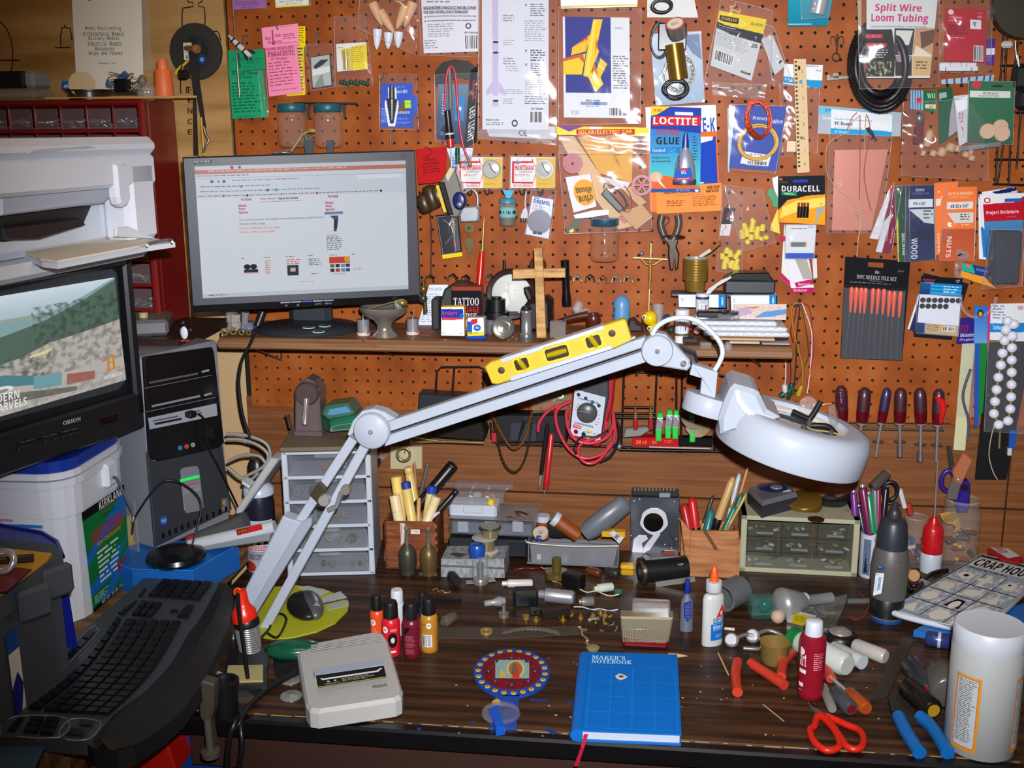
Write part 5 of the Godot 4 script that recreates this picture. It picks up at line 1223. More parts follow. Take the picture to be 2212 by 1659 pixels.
	card("purple_tag",[1545,335,1622,330,1608,555,1540,555],.02,"f 5a2a90|r 0 36 100 26 e0dce8|l 10 66 70 24 9a80c0 3")
	pack("plug_pack","striped and green card bag of small turned wooden pieces","package",[890,770,1115,775,1110,955,890,930],.02,"f 8fb0c8|r 0 0 4 100 3a5a90|r 10 0 4 100 3a5a90|r 20 0 4 100 3a5a90|r 30 0 4 100 3a5a90|r 40 0 4 100 3a5a90|p c82838 26 40 46 30 46 60 28 66|r 52 0 48 100 1a6a48|t 66 14 30 24 f0e8c0 B WO|r 60 66 40 22 e8dca0|t 74 70 18 14 404030 s 3/8");bag([835,880,1560,830,1560,1540,815,1500],.032,.008,.01,.1)
	for q in [[1050,1190,36,75],[1005,1310,22,28],[1090,1310,30,30],[1165,1300,40,44],[1240,1260,45,40],[1300,1270,36,32],[1370,1320,34,30],[1420,1350,30,28],[1410,1300,24,24]]:
		c=W(q[0],q[1],.024);s=px(1,c);part("wood_plug",lx(up(c-Vector3(.3*q[2],q[3]*.8,0)*s,c+Vector3(.3*q[2],q[3],0)*s),[0,0,.7*q[2]*s,0,q[2]*s,.3*q[3]*s,q[2]*s,1.5*q[3]*s,.7*q[2]*s,1.8*q[3]*s,0,1.8*q[3]*s],14),M("c69c78",.5))
	part("red_handle",plate([930,1110,975,960,1010,970,1015,1040,1000,1240,920,1230],.024,.006,.002),M("5a1420",.3));b=B.new();b.ball(Vector3(.009,.009,.005),W(980,1010,.028),12,8);part("ring_knob",b,M("8a8a8c",.2,.9))
	pack("green_tool_pack","green card with a blade shape partly behind the felt disc packet","package",[1130,760,1250,740,1300,1130,1140,1235],.018,"f 1f5a40|p a8a0a8 60 60 100 20 96 96 50 98|r 8 10 50 12 9ab0a8");card("striped_card",[1155,680,1610,638,1600,700,1160,720],.016,"f a8bcc8|r 10 0 4 100 3a5a90|r 24 0 4 100 3a5a90|r 38 0 4 100 3a5a90|r 52 0 4 100 3a5a90|r 66 0 4 100 3a5a90|r 80 0 4 100 3a5a90|r 92 0 4 100 3a5a90")
	card("clear_case",[1265,820,1395,805,1380,1210,1310,1250],.026,"f c8ccd4|p f0f4f8 10 10 90 4 90 30 20 36|v 40 36 34 24 c02838 S 221|p c02838 50 64 70 70 60 86 66 76")
	pack("felt_disc_packet","green packet with three round tan felt discs, right side","package",[1400,690,1785,695,1765,1225,1385,1215],.034,"f 1d6a44|g 0 24 100 76 1f7048 1a5c3c|c 16 6 10 7 d02838|r 2 16 90 11 e0e4dc|t 30 18 36 4 404848 S Disc | 1\"|t 22 23 46 3 404848 S Darice Craft Wood|c 62 8 14 2 0a2018")
	for q in [[1555,1120],[1665,1085],[1680,1140]]:c=W(q[0],q[1],.037 if q[0]!=1665 else .0355);s=px(1,c);part("felt_disc",lx(FZ(c),[0,.0012,62*s,.0012,66*s,-.001,66*s,-.004],26),M("d3b091",.8))
	bag([1390,690,1790,695,1770,1235,1380,1220],.042,.002,.004,.09);part("foil_edge",film([1310,1250,1670,1210,1665,1250,1315,1290],.036,.004,0),M("b8bac0",.15,.9))
	thing("wire_rack","black wire rack with clips at the right edge of the pegboard","rack",W(1750,900,.03))
	for q in [[1700,110,1660,720],[1730,110,1700,700],[1820,320,1640,1560],[1640,1200,1620,1570],[1750,1160,1735,1580],[1840,900,1800,1440],[1660,560,1790,558],[1650,720,1860,700],[1600,1570,1900,1580],[1610,1360,1880,1362],[1790,820,1900,825],[1800,960,1890,962],[1690,280,1820,285]]:part("wire",tb(wl(q,.03),.0019,5),M("121214",.4,.3))
	part("white_clip",bb(Vector3(.021,.013,.01),W(1720,380,.036),.004),M("c9c4bc",.4));part("chrome_clip",tb(curve(wl([1790,350,1800,480,1825,580,1810,470],.036),5),.0018,5),M("a8a8ac",.2,1));part("dark_spool",lx(FZ(W(1900,30,.05)),[0,.0,.06,0,.062,-.02,0,-.022],30),M("3a362c",.35));part("dark_cloth",bb(Vector3(.04,.05,.02),W(1850,660,.03),.01),M("0e0e10",.6));part("dark_cloth",bb(Vector3(.03,.04,.02),W(1860,850,.03),.01),M("0e0e10",.6))
	pack("copper_board_pack","clear sleeve of copper clad board under a white and blue header","package",[220,930,740,980,735,1160,215,1140],.012,"f dfe4e6|t 6 36 62 12 5a9ab8 B Double-Sided Copper-Clad|t 6 50 30 16 303840 B PC Board|t 6 72 46 7 b08080 s 4-1/2 x 6-5/16|p 2a9ad0 0 78 100 80 100 100 0 98|t 6 86 24 10 d0ecf8 B PC Board");card("back_header",[110,900,820,960,810,1165,105,1140],.008,"f a8b4bc|r 0 6 70 24 6ab8d8|t 8 12 12 10 2a6a90 b 276|t 6 40 16 9 e8ecf0 B Double");zm(1740,0,3.95)
	part("copper_sheet",plate([250,1280,705,1275,560,1965,225,1965],.009,.002),M("b9705a",.35,.3));bag([205,1140,740,1165,640,1990,180,1990],.014,.003,.003,.14)
	thing("bait_string","thin red and tan strings with a tiny black lure on the copper board sleeve","string",W(480,1200,.02))
	for q in [[[470,980,380,1060,370,1120,220,1200,175,1290,190,1500,320,1650],"c8b48a"],[[465,985,465,1400,460,1700],"b04848"],[[515,985,500,1300,480,1700],"c8a86a"],[[520,975,548,1060,540,1200,500,1500,560,1800],"b04848"],[[440,960,400,1000,365,1080,360,1115],"b04848"]]:part("strand",tb(curve(wl(q[0],.018),4),.0008,4),M(q[1],.7))
	part("lure",plate([515,1095,545,1085,575,1120,600,1180,555,1190,575,1165,530,1120],.02,.005,.001),M("141418",.3))
	zm(1800,380,4.148)
	part("strand",tb(curve(wl([0,75,130,190,235,330,240,480,225,560,210,720],.018),4),.001,4),M("c8b48a",.7));part("knot",bb(Vector3(.008,.007,.004),W(215,345,.018),.002),M("a89468",.7))
	for q in [["screw_pack","white and crimson screw packet fanned out at the left of the hardware row",[490,140,545,60,480,580,325,560],.006,"f d8d4d8|p c02838 40 0 100 0 60 100 50 100|r 30 28 20 4 2060b0"],["screw_pack","maroon and grey screw packet fanned between white and green packets",[520,150,620,80,520,700,380,680],.010,"f 7a1030|p c8ccd0 0 50 40 30 40 100 0 100|v 70 60 14 24 e0c8d0 b METAL"],["screw_pack","dark green machine screw packet left of the navy wood screw packet",[548,95,680,80,690,770,580,770],.016,"f 17452c|v 40 62 28 30 d8dcd0 b MACHINE|p c8c020 0 50 20 40 10 100 0 100"],["wood_screw_pack","navy blue wood screw packet with a white size label",[650,85,905,80,915,750,640,770],.022,"f 14204e|g 0 60 100 40 101a3c 1c2c5c|t 34 5 32 4 c8d0e0 b WOOD|t 20 10 60 3 8a94b0 s TORNILLOS|r 10 19 84 11 d4dadc|t 26 22 44 5 404850 b #10 x 5/8\"|p c0c8cc 12 32 96 32 96 52 62 50|l 60 34 34 14 505860 3|v 22 70 20 28 d0d8e0 b WOOD"],["nut_pack","orange nuts and washers packet behind the front orange one",[905,65,1120,50,1010,700,920,710],.012,"f f07818|r 14 22 30 10 e0e0dc|v 20 70 20 28 f0d8c0 b NUTS"],["nut_pack","front orange nuts and washers packet with washers in its corner",[1000,105,1285,95,1262,765,950,765],.02,"f f0741a|g 0 56 100 44 b84a14 c8561c|t 12 7 78 4 f0d8b8 b NUTS & WASHERS|t 18 12 60 3 f0c8a0 s TUERCA Y ARANDELA|r 10 20 80 10 dce0dc|t 20 23 56 5 303038 b #8-32 x 1/4\"|p d0d4d0 12 34 92 34 92 48 36 48|l 52 36 36 10 505050 3|l 56 50 34 4 f0d8b8 1|v 18 66 14 30 e8d8c8 b NUTS"]]:
		pack(q[0],q[1],"package",q[2],q[3],q[4],"gloss",.003,"screw and nut packets in the hardware row");T.remove_meta("group")
		bag(q[2],q[3]+.006,.005,.005,.08)
		if "washers in" in q[1]:
			for e in [[1130,690,30],[1180,710,34],[1140,720,26]]:c=W(e[0],e[1],.026);s=px(1,c)*e[2];part("washer",lx(FZ(c),[s*.4,0,s,0,s,.0015,s*.4,.0015],18),M("d8dade",.15,1))
	pack("enclosure_pack","clear blister holding a black project box under a red and white header","package",[1310,165,1760,150,1740,390,1330,410],.02,"f dfe2e6|c 16 24 7 10 c02030|c 16 24 4 6 f0f0f0|t 8 44 18 4 303030 s RadioShack|p b81428 6 38 70 34 100 0 100 100 6 100|r 52 20 34 12 1c60b0|t 12 62 70 18 f4f0f0 b Project Enclosure|t 56 84 20 6 e0b0b8 s 270-1801");card("left_card",[1300,180,1345,300,1370,750,1305,745],.016,"f dfe4e8|p 2a78b8 30 50 100 40 100 96 60 96");card("backing",[1345,400,1700,390,1690,750,1360,750],.014,"f 2a6aa4|g 0 0 100 100 4a8ab8 1c4c84");part("black_box",plate([1445,500,1465,490,1680,495,1700,520,1670,950,1650,970,1430,965,1425,950],.05,.03,.004),M("2c323a",.35));bag([1420,480,1720,480,1690,990,1330,1020],.056,.003,.004,.1)
	pack("blue_package","blue package top poking out above the project box card","package",[1330,145,1640,95,1645,150,1340,170],.012,"f e0e2e8|p 14205a 30 30 100 0 100 60 40 100|t 88 14 8 30 f0f0f0 b 1\"")
	pack("scraper_pack","teal and orange card with a clear tube below the nut packets","package",[1160,780,1380,820,1460,1010,1140,910],.01,"f 1a3a78|p 28a898 0 0 40 0 36 46 0 50|c 18 8 8 12 d87838|p e8982c 0 52 70 50 100 100 0 96|t 48 16 50 14 8aa0d0 b STENCIL");b=B.new();rg=[]
	c=W(1300,1080,.02)
	for k in 14:rg.append(c+Vector3(cos(PI+PI*k/13.0)*.034,sin(PI+PI*k/13.0)*.042,0))
	b.tube(rg,.004,8);part("clear_tube",b,G("e8d0c0",.25,.1));part("sheath",film([1085,770,1165,770,1140,920,1085,900],.012,.003,.003),G("e8e8e8",.25,.15))
	pack("needle_file_pouch","black vinyl pouch of ten orange handled needle files","pouch",[110,725,690,765,618,1655,65,1635],.014,"f 131318|r 36 4 24 5 8a4a28|r 0 28 100 1 26262c|t 47 12 9 3 c8c8c8 B Hr.|t 82 10 10 2 a8a8a8 s 20650|t 19 17 63 4 c8c8c8 B 10PC NEEDLE FILE SET|t 40 21.6 20 1.6 a0a0a0 B 3mmx140mm|l 10 24 80 2 808080 1","satin",.004)
	var hx:=[165,208,252,290,357,405,455,505,548,602]
	for k in 10:
		var y0:float=1018+k*3+(14 if k>6 else 0);part("file_handle",lx(up(W(hx[k]-14,y0+205,.019),W(hx[k],y0,.019)),[0,0,.0022,0,.0046,.036,.0048,.045,.0035,.0515,0,.0525],12),M("e8501c",.35));part("file_blade",tb([W(hx[k]-20,y0+210,.0175),W(hx[k]-60+k*3,y0+600,.0165)],.0021,6,.0012),M("4a4c52",.3,.8))
	part("clear_pocket",film([95,1000,650,1030,615,1650,68,1635],.026,.002,.001,12,6),G("c8ccd8",.1,.12))
	pack("felt_pad_pack","blue card of small round black pads under a clear window","package",[790,895,1160,920,1115,1438,745,1405],.02,"f 1c6aa8|r 0 0 100 11 101418|t 5 5 30 4 e04870 b SURFACE|t 10 10 22 4 e88098 b GARD|t 84 3 10 5 e0e0e0 b 1/2\"|g 0 12 24 24 1a5a90 103868|r 26 14 74 4 2a9ad0|r 26 20 74 4 2a9ad0|r 26 26 74 4 2a9ad0|l 56 15 40 14 c0e0f0 3|r 0 32 100 50 d8dce6|r 20 82 80 18 c0a47a|l 24 84 36 12 7a6848 4|b 62 84 30 9|r 0 82 18 18 143868");card("dark_back",[810,870,1215,965,1060,1470,720,1440],.012,"f 16181c|r 0 0 100 100 181a20");card("left_sheet",[765,1060,790,1060,740,1400,665,1370],.016,"f 2c2850|r 0 0 30 100 dcdcd8")
	for k in 12:
		c=W(803+(k%7)*53-(6 if k>6 else 0),1112+(k/7)*54+(k%7),.0205);part("pad",lx(FZ(c),[0,.0008,.0052,.0008,.0054,0],16),M("10141c",.6))
	bag([748,1060,1155,1070,1120,1440,740,1410],.024,.0008,.001,.06)
	pack("edging_pack","purple blue edging pack with red FIT lettering, tall clear sleeve below","package",[1135,1275,1270,1265,1260,1500,1105,1505],.016,"f 2c1f78|t 12 30 52 24 b02838 B FIT|t 16 58 84 16 dcd8e8 b Melamine|t 16 80 84 12 dcd8e8 b (Pre-glued)")
	zm(1740,720,4.148);part("pale_strip",plate([1405,90,1520,80,1430,1050,1325,1045],.012,.003),M("c9c89a",.5));part("sleeve",film([1410,90,1520,85,1510,750,1350,745],.018,.004,.003),G("d8d8e0",.25,.15));part("grey_wire",tb(curve(wl([1480,320,1410,560,1460,780,1450,960],.022),5),.0028,6),M("55505c",.4))
	pack("green_strip_pack","blue header pack of bright green strips beside the white beads","package",[1515,-250,1650,-240,1635,90,1510,88],.02,"f 2050a8|g 0 0 100 100 2a6ac0 6a9ad0|c 42 22 22 12 202830|c 42 22 12 6 c8a838");part("green_strips",plate([1530,90,1635,80,1590,700,1520,840],.018,.006),M("0e7a2c",.35));part("blue_strip",plate([1520,95,1560,95,1550,830,1516,850],.021,.003),M("1a50b0",.35));part("pink_strip",plate([1635,-230,1660,-230,1640,160,1630,160],.022,.002),M("c8285c",.4))
	pack("bead_pack","white and blue header pack of black cord behind the white bead string","package",[1660,-265,2000,-270,2000,75,1650,60],.012,"f dce0e4|l 6 6 40 40 6a7a90 5|c 78 12 8 6 d89aa0|p 2080c8 0 54 100 50 100 74 0 78|t 8 58 24 12 e8f0f8 B Hardware");part("black_bundle",plate([1640,90,2010,80,1960,480,1800,1310,1525,1310,1590,700],.014,.008),M("0e0e12",.4));bag([1640,70,1990,70,1960,900,1600,880],.022,.007,.006,.14)
	part("blue_tool",plate([1830,870,1900,870,1880,1010,1850,1060,1820,1060],.02,.008),M("1c50a0",.4));part("white_foot",plate([1815,1030,1850,1030,1845,1095,1812,1095],.021,.006),M("c8c8c4",.5))
	thing("bead_string","hanging loop of big white beads with gold spacers at the right","beads",W(1790,400,.03))
	var be:=[[1855,25],[1850,130],[1848,240],[1848,350],[1846,460],[1842,570],[1835,678],[1815,785],[1730,820],[1688,720],[1698,612],[1712,505],[1728,395],[1750,285],[1765,178],[1783,65],[1795,-30],[1868,-80],[1812,-110]]
	var wht:=M("dfe2ee",.2);var gl:=M("b89858",.25,.9)
	for k in be.size():
		b=B.new();b.ball(Vector3.ONE*.0098,W(be[k][0],be[k][1],.034),18,12);part("bead",b,wht)
		if k<16:b=B.new();b.ball(Vector3(.0035,.003,.0035),W((be[k][0]+be[k+1][0])/2.0,(be[k][1]+be[k+1][1])/2.0,.034),8,6);part("spacer",b,gl)
	part("cord",tb(curve(wl([1690,830,1660,950,1645,1100,1680,1240,1720,1310],.03),5),.001,5),M("c8b890",.6));part("chain",tb(wl([1745,870,1735,1030],.032),.0022,5),M("b8a878",.25,.9))
	thing("tool_rail","thin metal rail along the bottom of the pegboard holding screwdrivers","rail",W(900,860,.02));part("rail",tb(wl([400,855,1240,868],.02),.0022,6),M("6a6258",.3,.8));part("rail",tb(wl([300,800,1300,806],.008),.0015,5),M("4a3020",.5))
	var sd:=[[318,465,330,790,335,900,54],[535,482,505,800,470,1000,56],[735,485,680,800,628,1108,42],[855,485,845,800,848,1108,54],[1025,485,1035,805,1028,1150,54],[1198,495,1185,815,1172,1150,52]]
	var lab:=["first red handled screwdriver from the lamp head on the pegboard rail","second red handled screwdriver from the lamp head on the pegboard rail","thin tilted red and blue screwdriver, third on the pegboard rail","fourth screwdriver on the rail, with a flat wide blade","fifth screwdriver on the rail, with a long flat steel shank","last screwdriver on the rail with a red balloon on its handle"]
	for k in 6:
		var q:Array=sd[k];var p0:=W(q[0],q[1],.034);var p1:=W(q[2],q[3],.034);c=p1
		thing("screwdriver",lab[k],"screwdriver",p1,"screwdrivers on the rail");T.remove_meta("group")
		f=up(p1,p0);l=p0.distance_to(p1);s=px(1,p1)*q[6]
		part("handle",lx(f,[0,0,s*.8,0,s*.88,.04*l,s,.35*l,s*1.02,.7*l,s*.9,.9*l,s*.5,.98*l,0,l],14),M("3f1426" if k!=2 else "2a1e48",.15,0,{"clearcoat_enabled":true}));part("lower_grip",lx(f,[s*.84,.0,s*.92,.05*l,s*1.03,.33*l,s*.9,.34*l],14),M("5a0a12",.2));part("ferrule",lx(f,[0,-.004,s*.8,-.004,s*.85,0,s*.8,.003,0,.003],14),steel)
		part("shank",tb([p1,W(q[4],q[5],.034)],.0029,8),steel)
		if k>2 and k<5:part("blade",plate([q[4]-24,q[5]-100,q[4]+24,q[5]-100,q[4]+26,q[5],q[4]-26,q[5]],.036,.003),M("6a6660",.3,.9))
		if k>1:c=W(lerpf(q[2],q[4],.56),lerpf(q[3],q[5],.56),.03);part("washer",lx(Transform3D(Basis.from_scale(Vector3(1,1,.9)),c),[.004,0,.012,.001,.012,.002,.004,.003],18),M("8a8478",.25,.9))
		if k==5:part("red_balloon",plate([1165,570,1215,575,1265,620,1272,690,1240,800,1210,830,1200,760,1205,660],.05,.012,.005),M("d01812",.35))
		if k==0:a=art(24,120,"f 3f1426|v 20 6 60 70 c8a8a8 B Jack Dam");b=B.new();var lq:=wl([295,520,330,515,345,660,310,665],.0485);b.quad(lq[0],lq[1],lq[2],lq[3],Vector3(0,0,1),a[1]);part("name_print",b,pmat(a[0],"satin"))
	zm(1540,380,4.147)
	pack("connector_bag","clear zip bag of yellow wire connectors, upper right of two","bag",[215,330,440,320,500,500,245,600],.012,"f 8a7a5a|f a89a70");T.get_child(0).free()
	for q in [[265,560,255,480],[290,470,275,420],[310,540,300,470],[345,500,360,400],[390,520,410,450],[440,490,450,430],[340,570,350,520],[400,560,390,510],[475,560,480,530],[300,600,330,580],[430,570,440,545],[365,420,345,380]]:var e0:=W(q[0],q[1],.024);var e1:=W(q[2],q[3],.026);l=e0.distance_to(e1);part("connector",lx(up(e0,e1),[0,0,.0065,0,.006,l*.5,.0048,l,0,l],12),M("dfc80e",.4))
	bag([100,80,440,130,560,600,260,680],.034,.005,.008,.14)
	pack("connector_bag","clear bag of yellow wire connectors hanging low, left of two, with a black label","bag",[105,280,205,290,165,430,75,430],.016,"f 101012|p 8a1810 50 20 80 40 60 60 30 50|l 40 60 40 20 c0c0c0 2");card("white_label",[75,432,165,432,150,535,60,535],.016,"f d4d4d8|p c03048 30 0 60 30 20 60 30 100 20 60 50 30")
	for q in [[100,830,110,750],[130,770,110,720],[160,720,150,660],[200,740,225,690],[150,800,190,760],[190,840,225,740],[120,690,130,640],[90,740,80,690],[230,700,240,660],[215,845,220,800],[160,820,170,790]]:var e0:=W(q[0],q[1],.024);var e1:=W(q[2],q[3],.026);l=e0.distance_to(e1);part("connector",lx(up(e0,e1),[0,0,.0065,0,.006,l*.5,.0048,l,0,l],12),M("dfc80e",.4))
	bag([90,80,260,200,265,880,30,860],.036,.005,.008,.14)
	pack("battery_card","black and orange battery card with two small cells and a hearing aid picture","package",[585,5,1003,-5,1005,440,585,415],.03,"f 12141c|p e89a1c 0 100 0 74 20 50 60 40 100 38 100 100|p f8d060 4 90 10 66 40 50 100 44 100 60 50 70|t 3 3 7 6 d89a2c b N|t 4 11 18 4 a87a28 s ALKALINE|r 32 8 32 6 1c3aa8|t 8 20 82 13 f4f4f4 b DURACELL|r 8 33 32 8 1e8a4c|t 14 35 20 4 e0f0e4 b MEDICAL|p 9aa0a8 80 66 96 62 96 74 86 80 82 98 78 96 82 78|l 88 56 10 6 a87020 2|t 3 93 10 4 c05818 s Color","gloss",.002)
	for k in 2:c=W(777+54*k,372,.036);s=px(1,c);part("cell",lt(c,[0,0,25*s,0,25*s,98*s,0,98*s],14),M("202024",.2,.6));part("copper_end",lt(c+Vector3(0,98*s,0),[25.5*s,0,25.5*s,34*s,0,35*s],14),M("c8763a",.2,.9))
	pack("tag_card","green tag with white and yellow cards behind the battery card","package",[515,450,585,280,600,520,515,490],.016,"f e8c84c|r 0 20 100 6 f0e0a0|r 0 40 100 6 f0e0a0|r 0 60 100 6 f0e0a0|t 16 84 20 12 404020 b 2");part("green_tag",plate([478,150,520,105,590,150,590,260,570,285,540,275,530,230],.018,.002),M("1a8a4c",.5));part("white_flap",plate([530,20,585,0,585,200,545,110],.02,.002),M("d8dae4",.5))
	pack("resistor_pack","bunch of white and crimson resistor packets with a fuse sleeve in front","package",[655,440,925,440,900,740,650,740],.026,"f d4d8dc|t 18 10 52 4 303038 b LEAD-FREE SM|t 72 5 20 5 4050a0 S Fast|r 16 52 60 14 6a6a64|r 16 52 6 14 b8b8b4|r 70 52 6 14 c0a860|r 0 84 100 16 1c48b8");card("left_slip",[640,430,660,500,700,1005,610,915],.014,"f dcdcd6|r 0 90 100 10 c0205c");card("mid_slip",[650,745,860,745,905,1000,700,1005],.02,"f dcdce0|p a8a49c 40 0 90 0 100 70 60 70|p b81c5c 20 82 100 70 100 88 24 98|t 34 82 54 12 f0d8e0 B Resistor");card("low_slip",[700,1000,905,1000,905,1045,705,1048],.018,"f b81c5c|t 10 20 62 60 f0d8e0 B Resistor");card("right_slip",[890,740,930,740,935,915,900,920],.016,"f d4d4d8");card("red_strip",[608,540,925,530,920,570,605,585],.022,"f c0205c");bag([650,435,925,435,905,745,645,742],.034,.002,.003,.1)
	thing("clip_leads","bundle of coloured test leads with clips hanging beside the shelf end","leads",W(770,1200,.02))
	zm(1660,560,5.53)
	for q in [[[390,520,285,560,290,800,360,1100,400,1260,410,1580],"b8860e"],[[375,540,440,900,420,1300,400,1560],"8a6a10"],[[340,530,315,700,265,850,300,1000],"6a1024"],[[380,530,340,900,330,1200,300,1600],"1a1412"],[[400,520,500,800,520,990,500,1300,465,1600],"d8d0c8"],[[385,515,490,580,530,900,540,1080,500,1320,460,1480],"a02434"],[[390,540,480,1080,420,1300,320,1500],"5a2a14"],[[205,1180,205,1400,190,1560],"d8d0c8"],[[240,1180,230,1400,215,1580],"a02434"],[[262,1180,265,1400,240,1560],"3a2014"]]:part("lead",tb(curve(wl(q[0],.02),5),.0013,5),M(q[1],.5))
	for q in [[[130,1640,260,1560],"0e4a34"],[[270,1480,290,1620],"0e4a34"],[[350,1640,390,1530],"b08c14"],[[190,1490,200,1600],"c8c8c8"],[[260,1540,230,1700],"0e3a2a"]]:part("clip_boot",lx(up(W(q[0][0],q[0][1],.024),W(q[0][2],q[0][3],.024)),[0,0,.005,.001,.0062,.008,.004,.024,0,.025],10),M(q[1],.4))
	var hk:=W(372,495,.02);b=B.new();b.ball(Vector3(.0035,.004,.0035),hk,10,7);part("hanger",b,M("2c3638",.3,.6));part("hanger_bar",plate([275,535,380,540,380,568,285,565],.018,.004),M("1a1a1c",.3))
	zm(0,0,1)
func S(x:float,y:float)->Vector3:
	var p:=D(x,y,SHELF);p.z=clampf(p.z,.02,.2);return p
func pp(nm:String,p:Vector3,pf:Array,m:Material,seg:=20)->MeshInstance3D:
	var s:=px(1,p);var o:=[]
	for i in pf.size():o.append(pf[i]*s*(1.05 if i%2 else 1.0))
	return part(nm,lt(p,o,seg),m)
func rod(nm:String,a:Vector3,b:Vector3,pf:Array,m:Material,seg:=12)->MeshInstance3D:
	var l:=a.distance_to(b);var o:=[]
	for i in pf.size():o.append(pf[i]*l if i%2 else pf[i])
	return part(nm,lx(up(a,b),o,seg),m)
func orb(nm:String,r:Vector3,at:Vector3,m:Material,seg:=14)->MeshInstance3D:
	var b:=B.new();b.ball(r,at,seg,int(seg*.7));return part(nm,b,m)
func boxat(nm:String,x0:float,y0:float,x1:float,y1:float,z:float,d:float,m:Material,bev:=.001)->MeshInstance3D:
	var a:=W(x0,y0,z);var c:=W(x1,y1,z)
	return part(nm,bb(Vector3(absf(c.x-a.x),absf(a.y-c.y),d),Vector3((a.x+c.x)/2,(a.y+c.y)/2,z-d/2),bev),m)
func shelf_things()->void:
	var blk:=M("16171a",.35);var dkg:=M("2b2f36",.45)
	zm(380,300,3.607)
	var fr:=frame(Vector3(-.199,1.309,.12),22.3)
	thing("monitor","wide dark grey monitor showing a web page, standing on the shelf","monitor",Vector3(-.42,SHELF,.12))
	part("bezel",fplate([50,145,1865,88,1912,1265,130,1352],fr,-.03,.006,.003),M("22262d",.45));part("lower_strip",fplate([128,1300,1912,1215,1913,1268,132,1355],fr,.004,.0075,.001),M("0c0d10",.15))
	var a:=art(760,500,"f cfd6e0|r 0 0 100 3 c8ccd4|c 17 1.6 .8 1.2 a02828|c 20.5 1.6 .7 1 2050a0|r 0 3 100 3 c07468|l 6 3.6 84 2 e0b0a8 1|l 1 7 24 1.6 60687a 1|r 0 9 100 .4 b0b8c4|c 7.5 11.6 .8 1.1 2a60b0|c 10.5 11.6 .7 1 909aa8|c 13 11.6 .8 1 803040|l 17 10.8 34 1.4 7a8494 1|r 76 10 22 3 dfe5ec|l 2 15 36 1.4 6a7488 1|r 20.5 15 1 1.4 a02020|l 2 18.6 62 1.4 6a7488 1|c 33 19 .8 1 2a60b0|c 37 19 .8 1 20a0a0|l 1 22 98 1.4 7a6a78 1|r 12 21.6 1 1.6 c02020|r 23 21.6 1 1.6 202020|r 56 21.6 1 1.6 c02020|r 87 21.6 1 1.6 202030|r 0 24 100 76 d9dfe8|t 20.5 24.6 5 1.8 a02038 b FUTURE|t 19 29 4 2 b02838 b Show|t 19 31.6 3.4 2 b02838 b Your|t 19 34.2 4.4 2.4 b02838 b Space|t 29 24.6 8.4 1.8 d04838 b Your Space:|t 38 24.6 9.4 1.8 303848 b How to Enter|l 29 27.4 28 1.2 7a8494 1|t 61.5 24.6 5 1.8 a02038 b FUTURE|t 60 29 4 2 b02838 b Show|t 60 31.6 3.4 2 b02838 b Your|t 60 34.2 4.4 2.4 b02838 b Space|r 59.6 37 9 2 6a86a8|t 19 40 40 1.8 505868 s You currently have no new eligible entries that have been published since|t 19 43 12.4 1.8 505868 s the start of this contest.|t 19 46.4 19 1.6 d86a5a s Submit a Slideshow to Enter Now!|t 19 49.4 16.6 1.6 d86a5a s Submit a Video to Enter Now!|p 3a5068 62 40 66 40 66 44 65 52 63.6 52 64 43|p 202838 64 43 65.4 43 65.2 50 64 50|t 60 54 5 1.2 d86a5a s Robot Show|l 60 56 8.6 11 5a6474 7|l 19 70 2 1 303848 1|l 29.5 70 3.4 1 303848 1|l 40 70 4.4 1 303848 1|l 50.5 70 4 1 303848 1|l 61 70 5 1 303848 1|l 72 70 2 1 303848 1|c 21.6 77 1.6 2 101418|c 24.6 77 1.6 2 101418|r 20 79 6.6 3 24242c|r 20 81.4 7 .8 d8a8a0|l 30 72.5 3.4 11 d8806a 8|l 40.5 72.4 7.4 5 d8604a 3|r 40.6 77 5.4 8 2a3440|r 42 79 2.6 3 c8b8a8|l 51 72.6 7 6 5a6474 4|l 52 84 4 1.4 d0382a 1|r 61 71.8 10 5 d04030|c 69.6 74 1.4 2.4 e0a030|r 61.4 77.4 2 2.6 606a50|r 64 77.4 2 2.6 203040|r 66.6 77.4 2 2.6 8090a0|r 69 77.4 2 2.6 303848|r 61.4 81 2 2.6 502828|r 64 81 2 2.6 a04848|r 66.6 81 2 2.6 8088a0|r 69 81 2 2.6 405080|t 63 84.6 6 1.4 d0382a s Buy The Book|l 73 81 5 2.6 d8806a 2|l 46 90 8 1 d8806a 1|r 0 96.8 100 3.2 c4ccd6|l 3 97.6 12 1.4 6a7488 1")
	part("screen",fquad([145,215,1790,168,1812,1170,210,1242],fr,.0066,a[1]),pmat(a[0],"screen"))
	a=art(110,24,"f 343a44|t 4 8 92 84 c8ccd0 b PROVIEW");part("name_print",fquad([133,172,275,165,276,190,134,197],fr,.0066,a[1]),pmat(a[0]))
	for k in 5:var x:float=815+84*k;part("button",fplate([x,1273-k*4,x+78,1269-k*4,x+78,1277-k*4,x,1281-k*4],fr,.006,.009),M("9aa0aa" if k!=2 else "2050c8",.3))
	a=art(160,20,"f 0c0d10|t 8 30 6 50 c0c4c8 b v|t 30 30 6 50 c0c4c8 b A|t 66 24 14 60 c0c4c8 s AUTO|t 86 24 14 60 c0c4c8 s MENU");part("button_print",fquad([820,1290,1215,1271,1216,1290,822,1309],fr,.0078,a[1]),pmat(a[0]))
	part("round_pad",fplate([1745,130,1760,105,1785,100,1805,120,1800,150,1775,162,1752,152],fr,.006,.0085),blk)
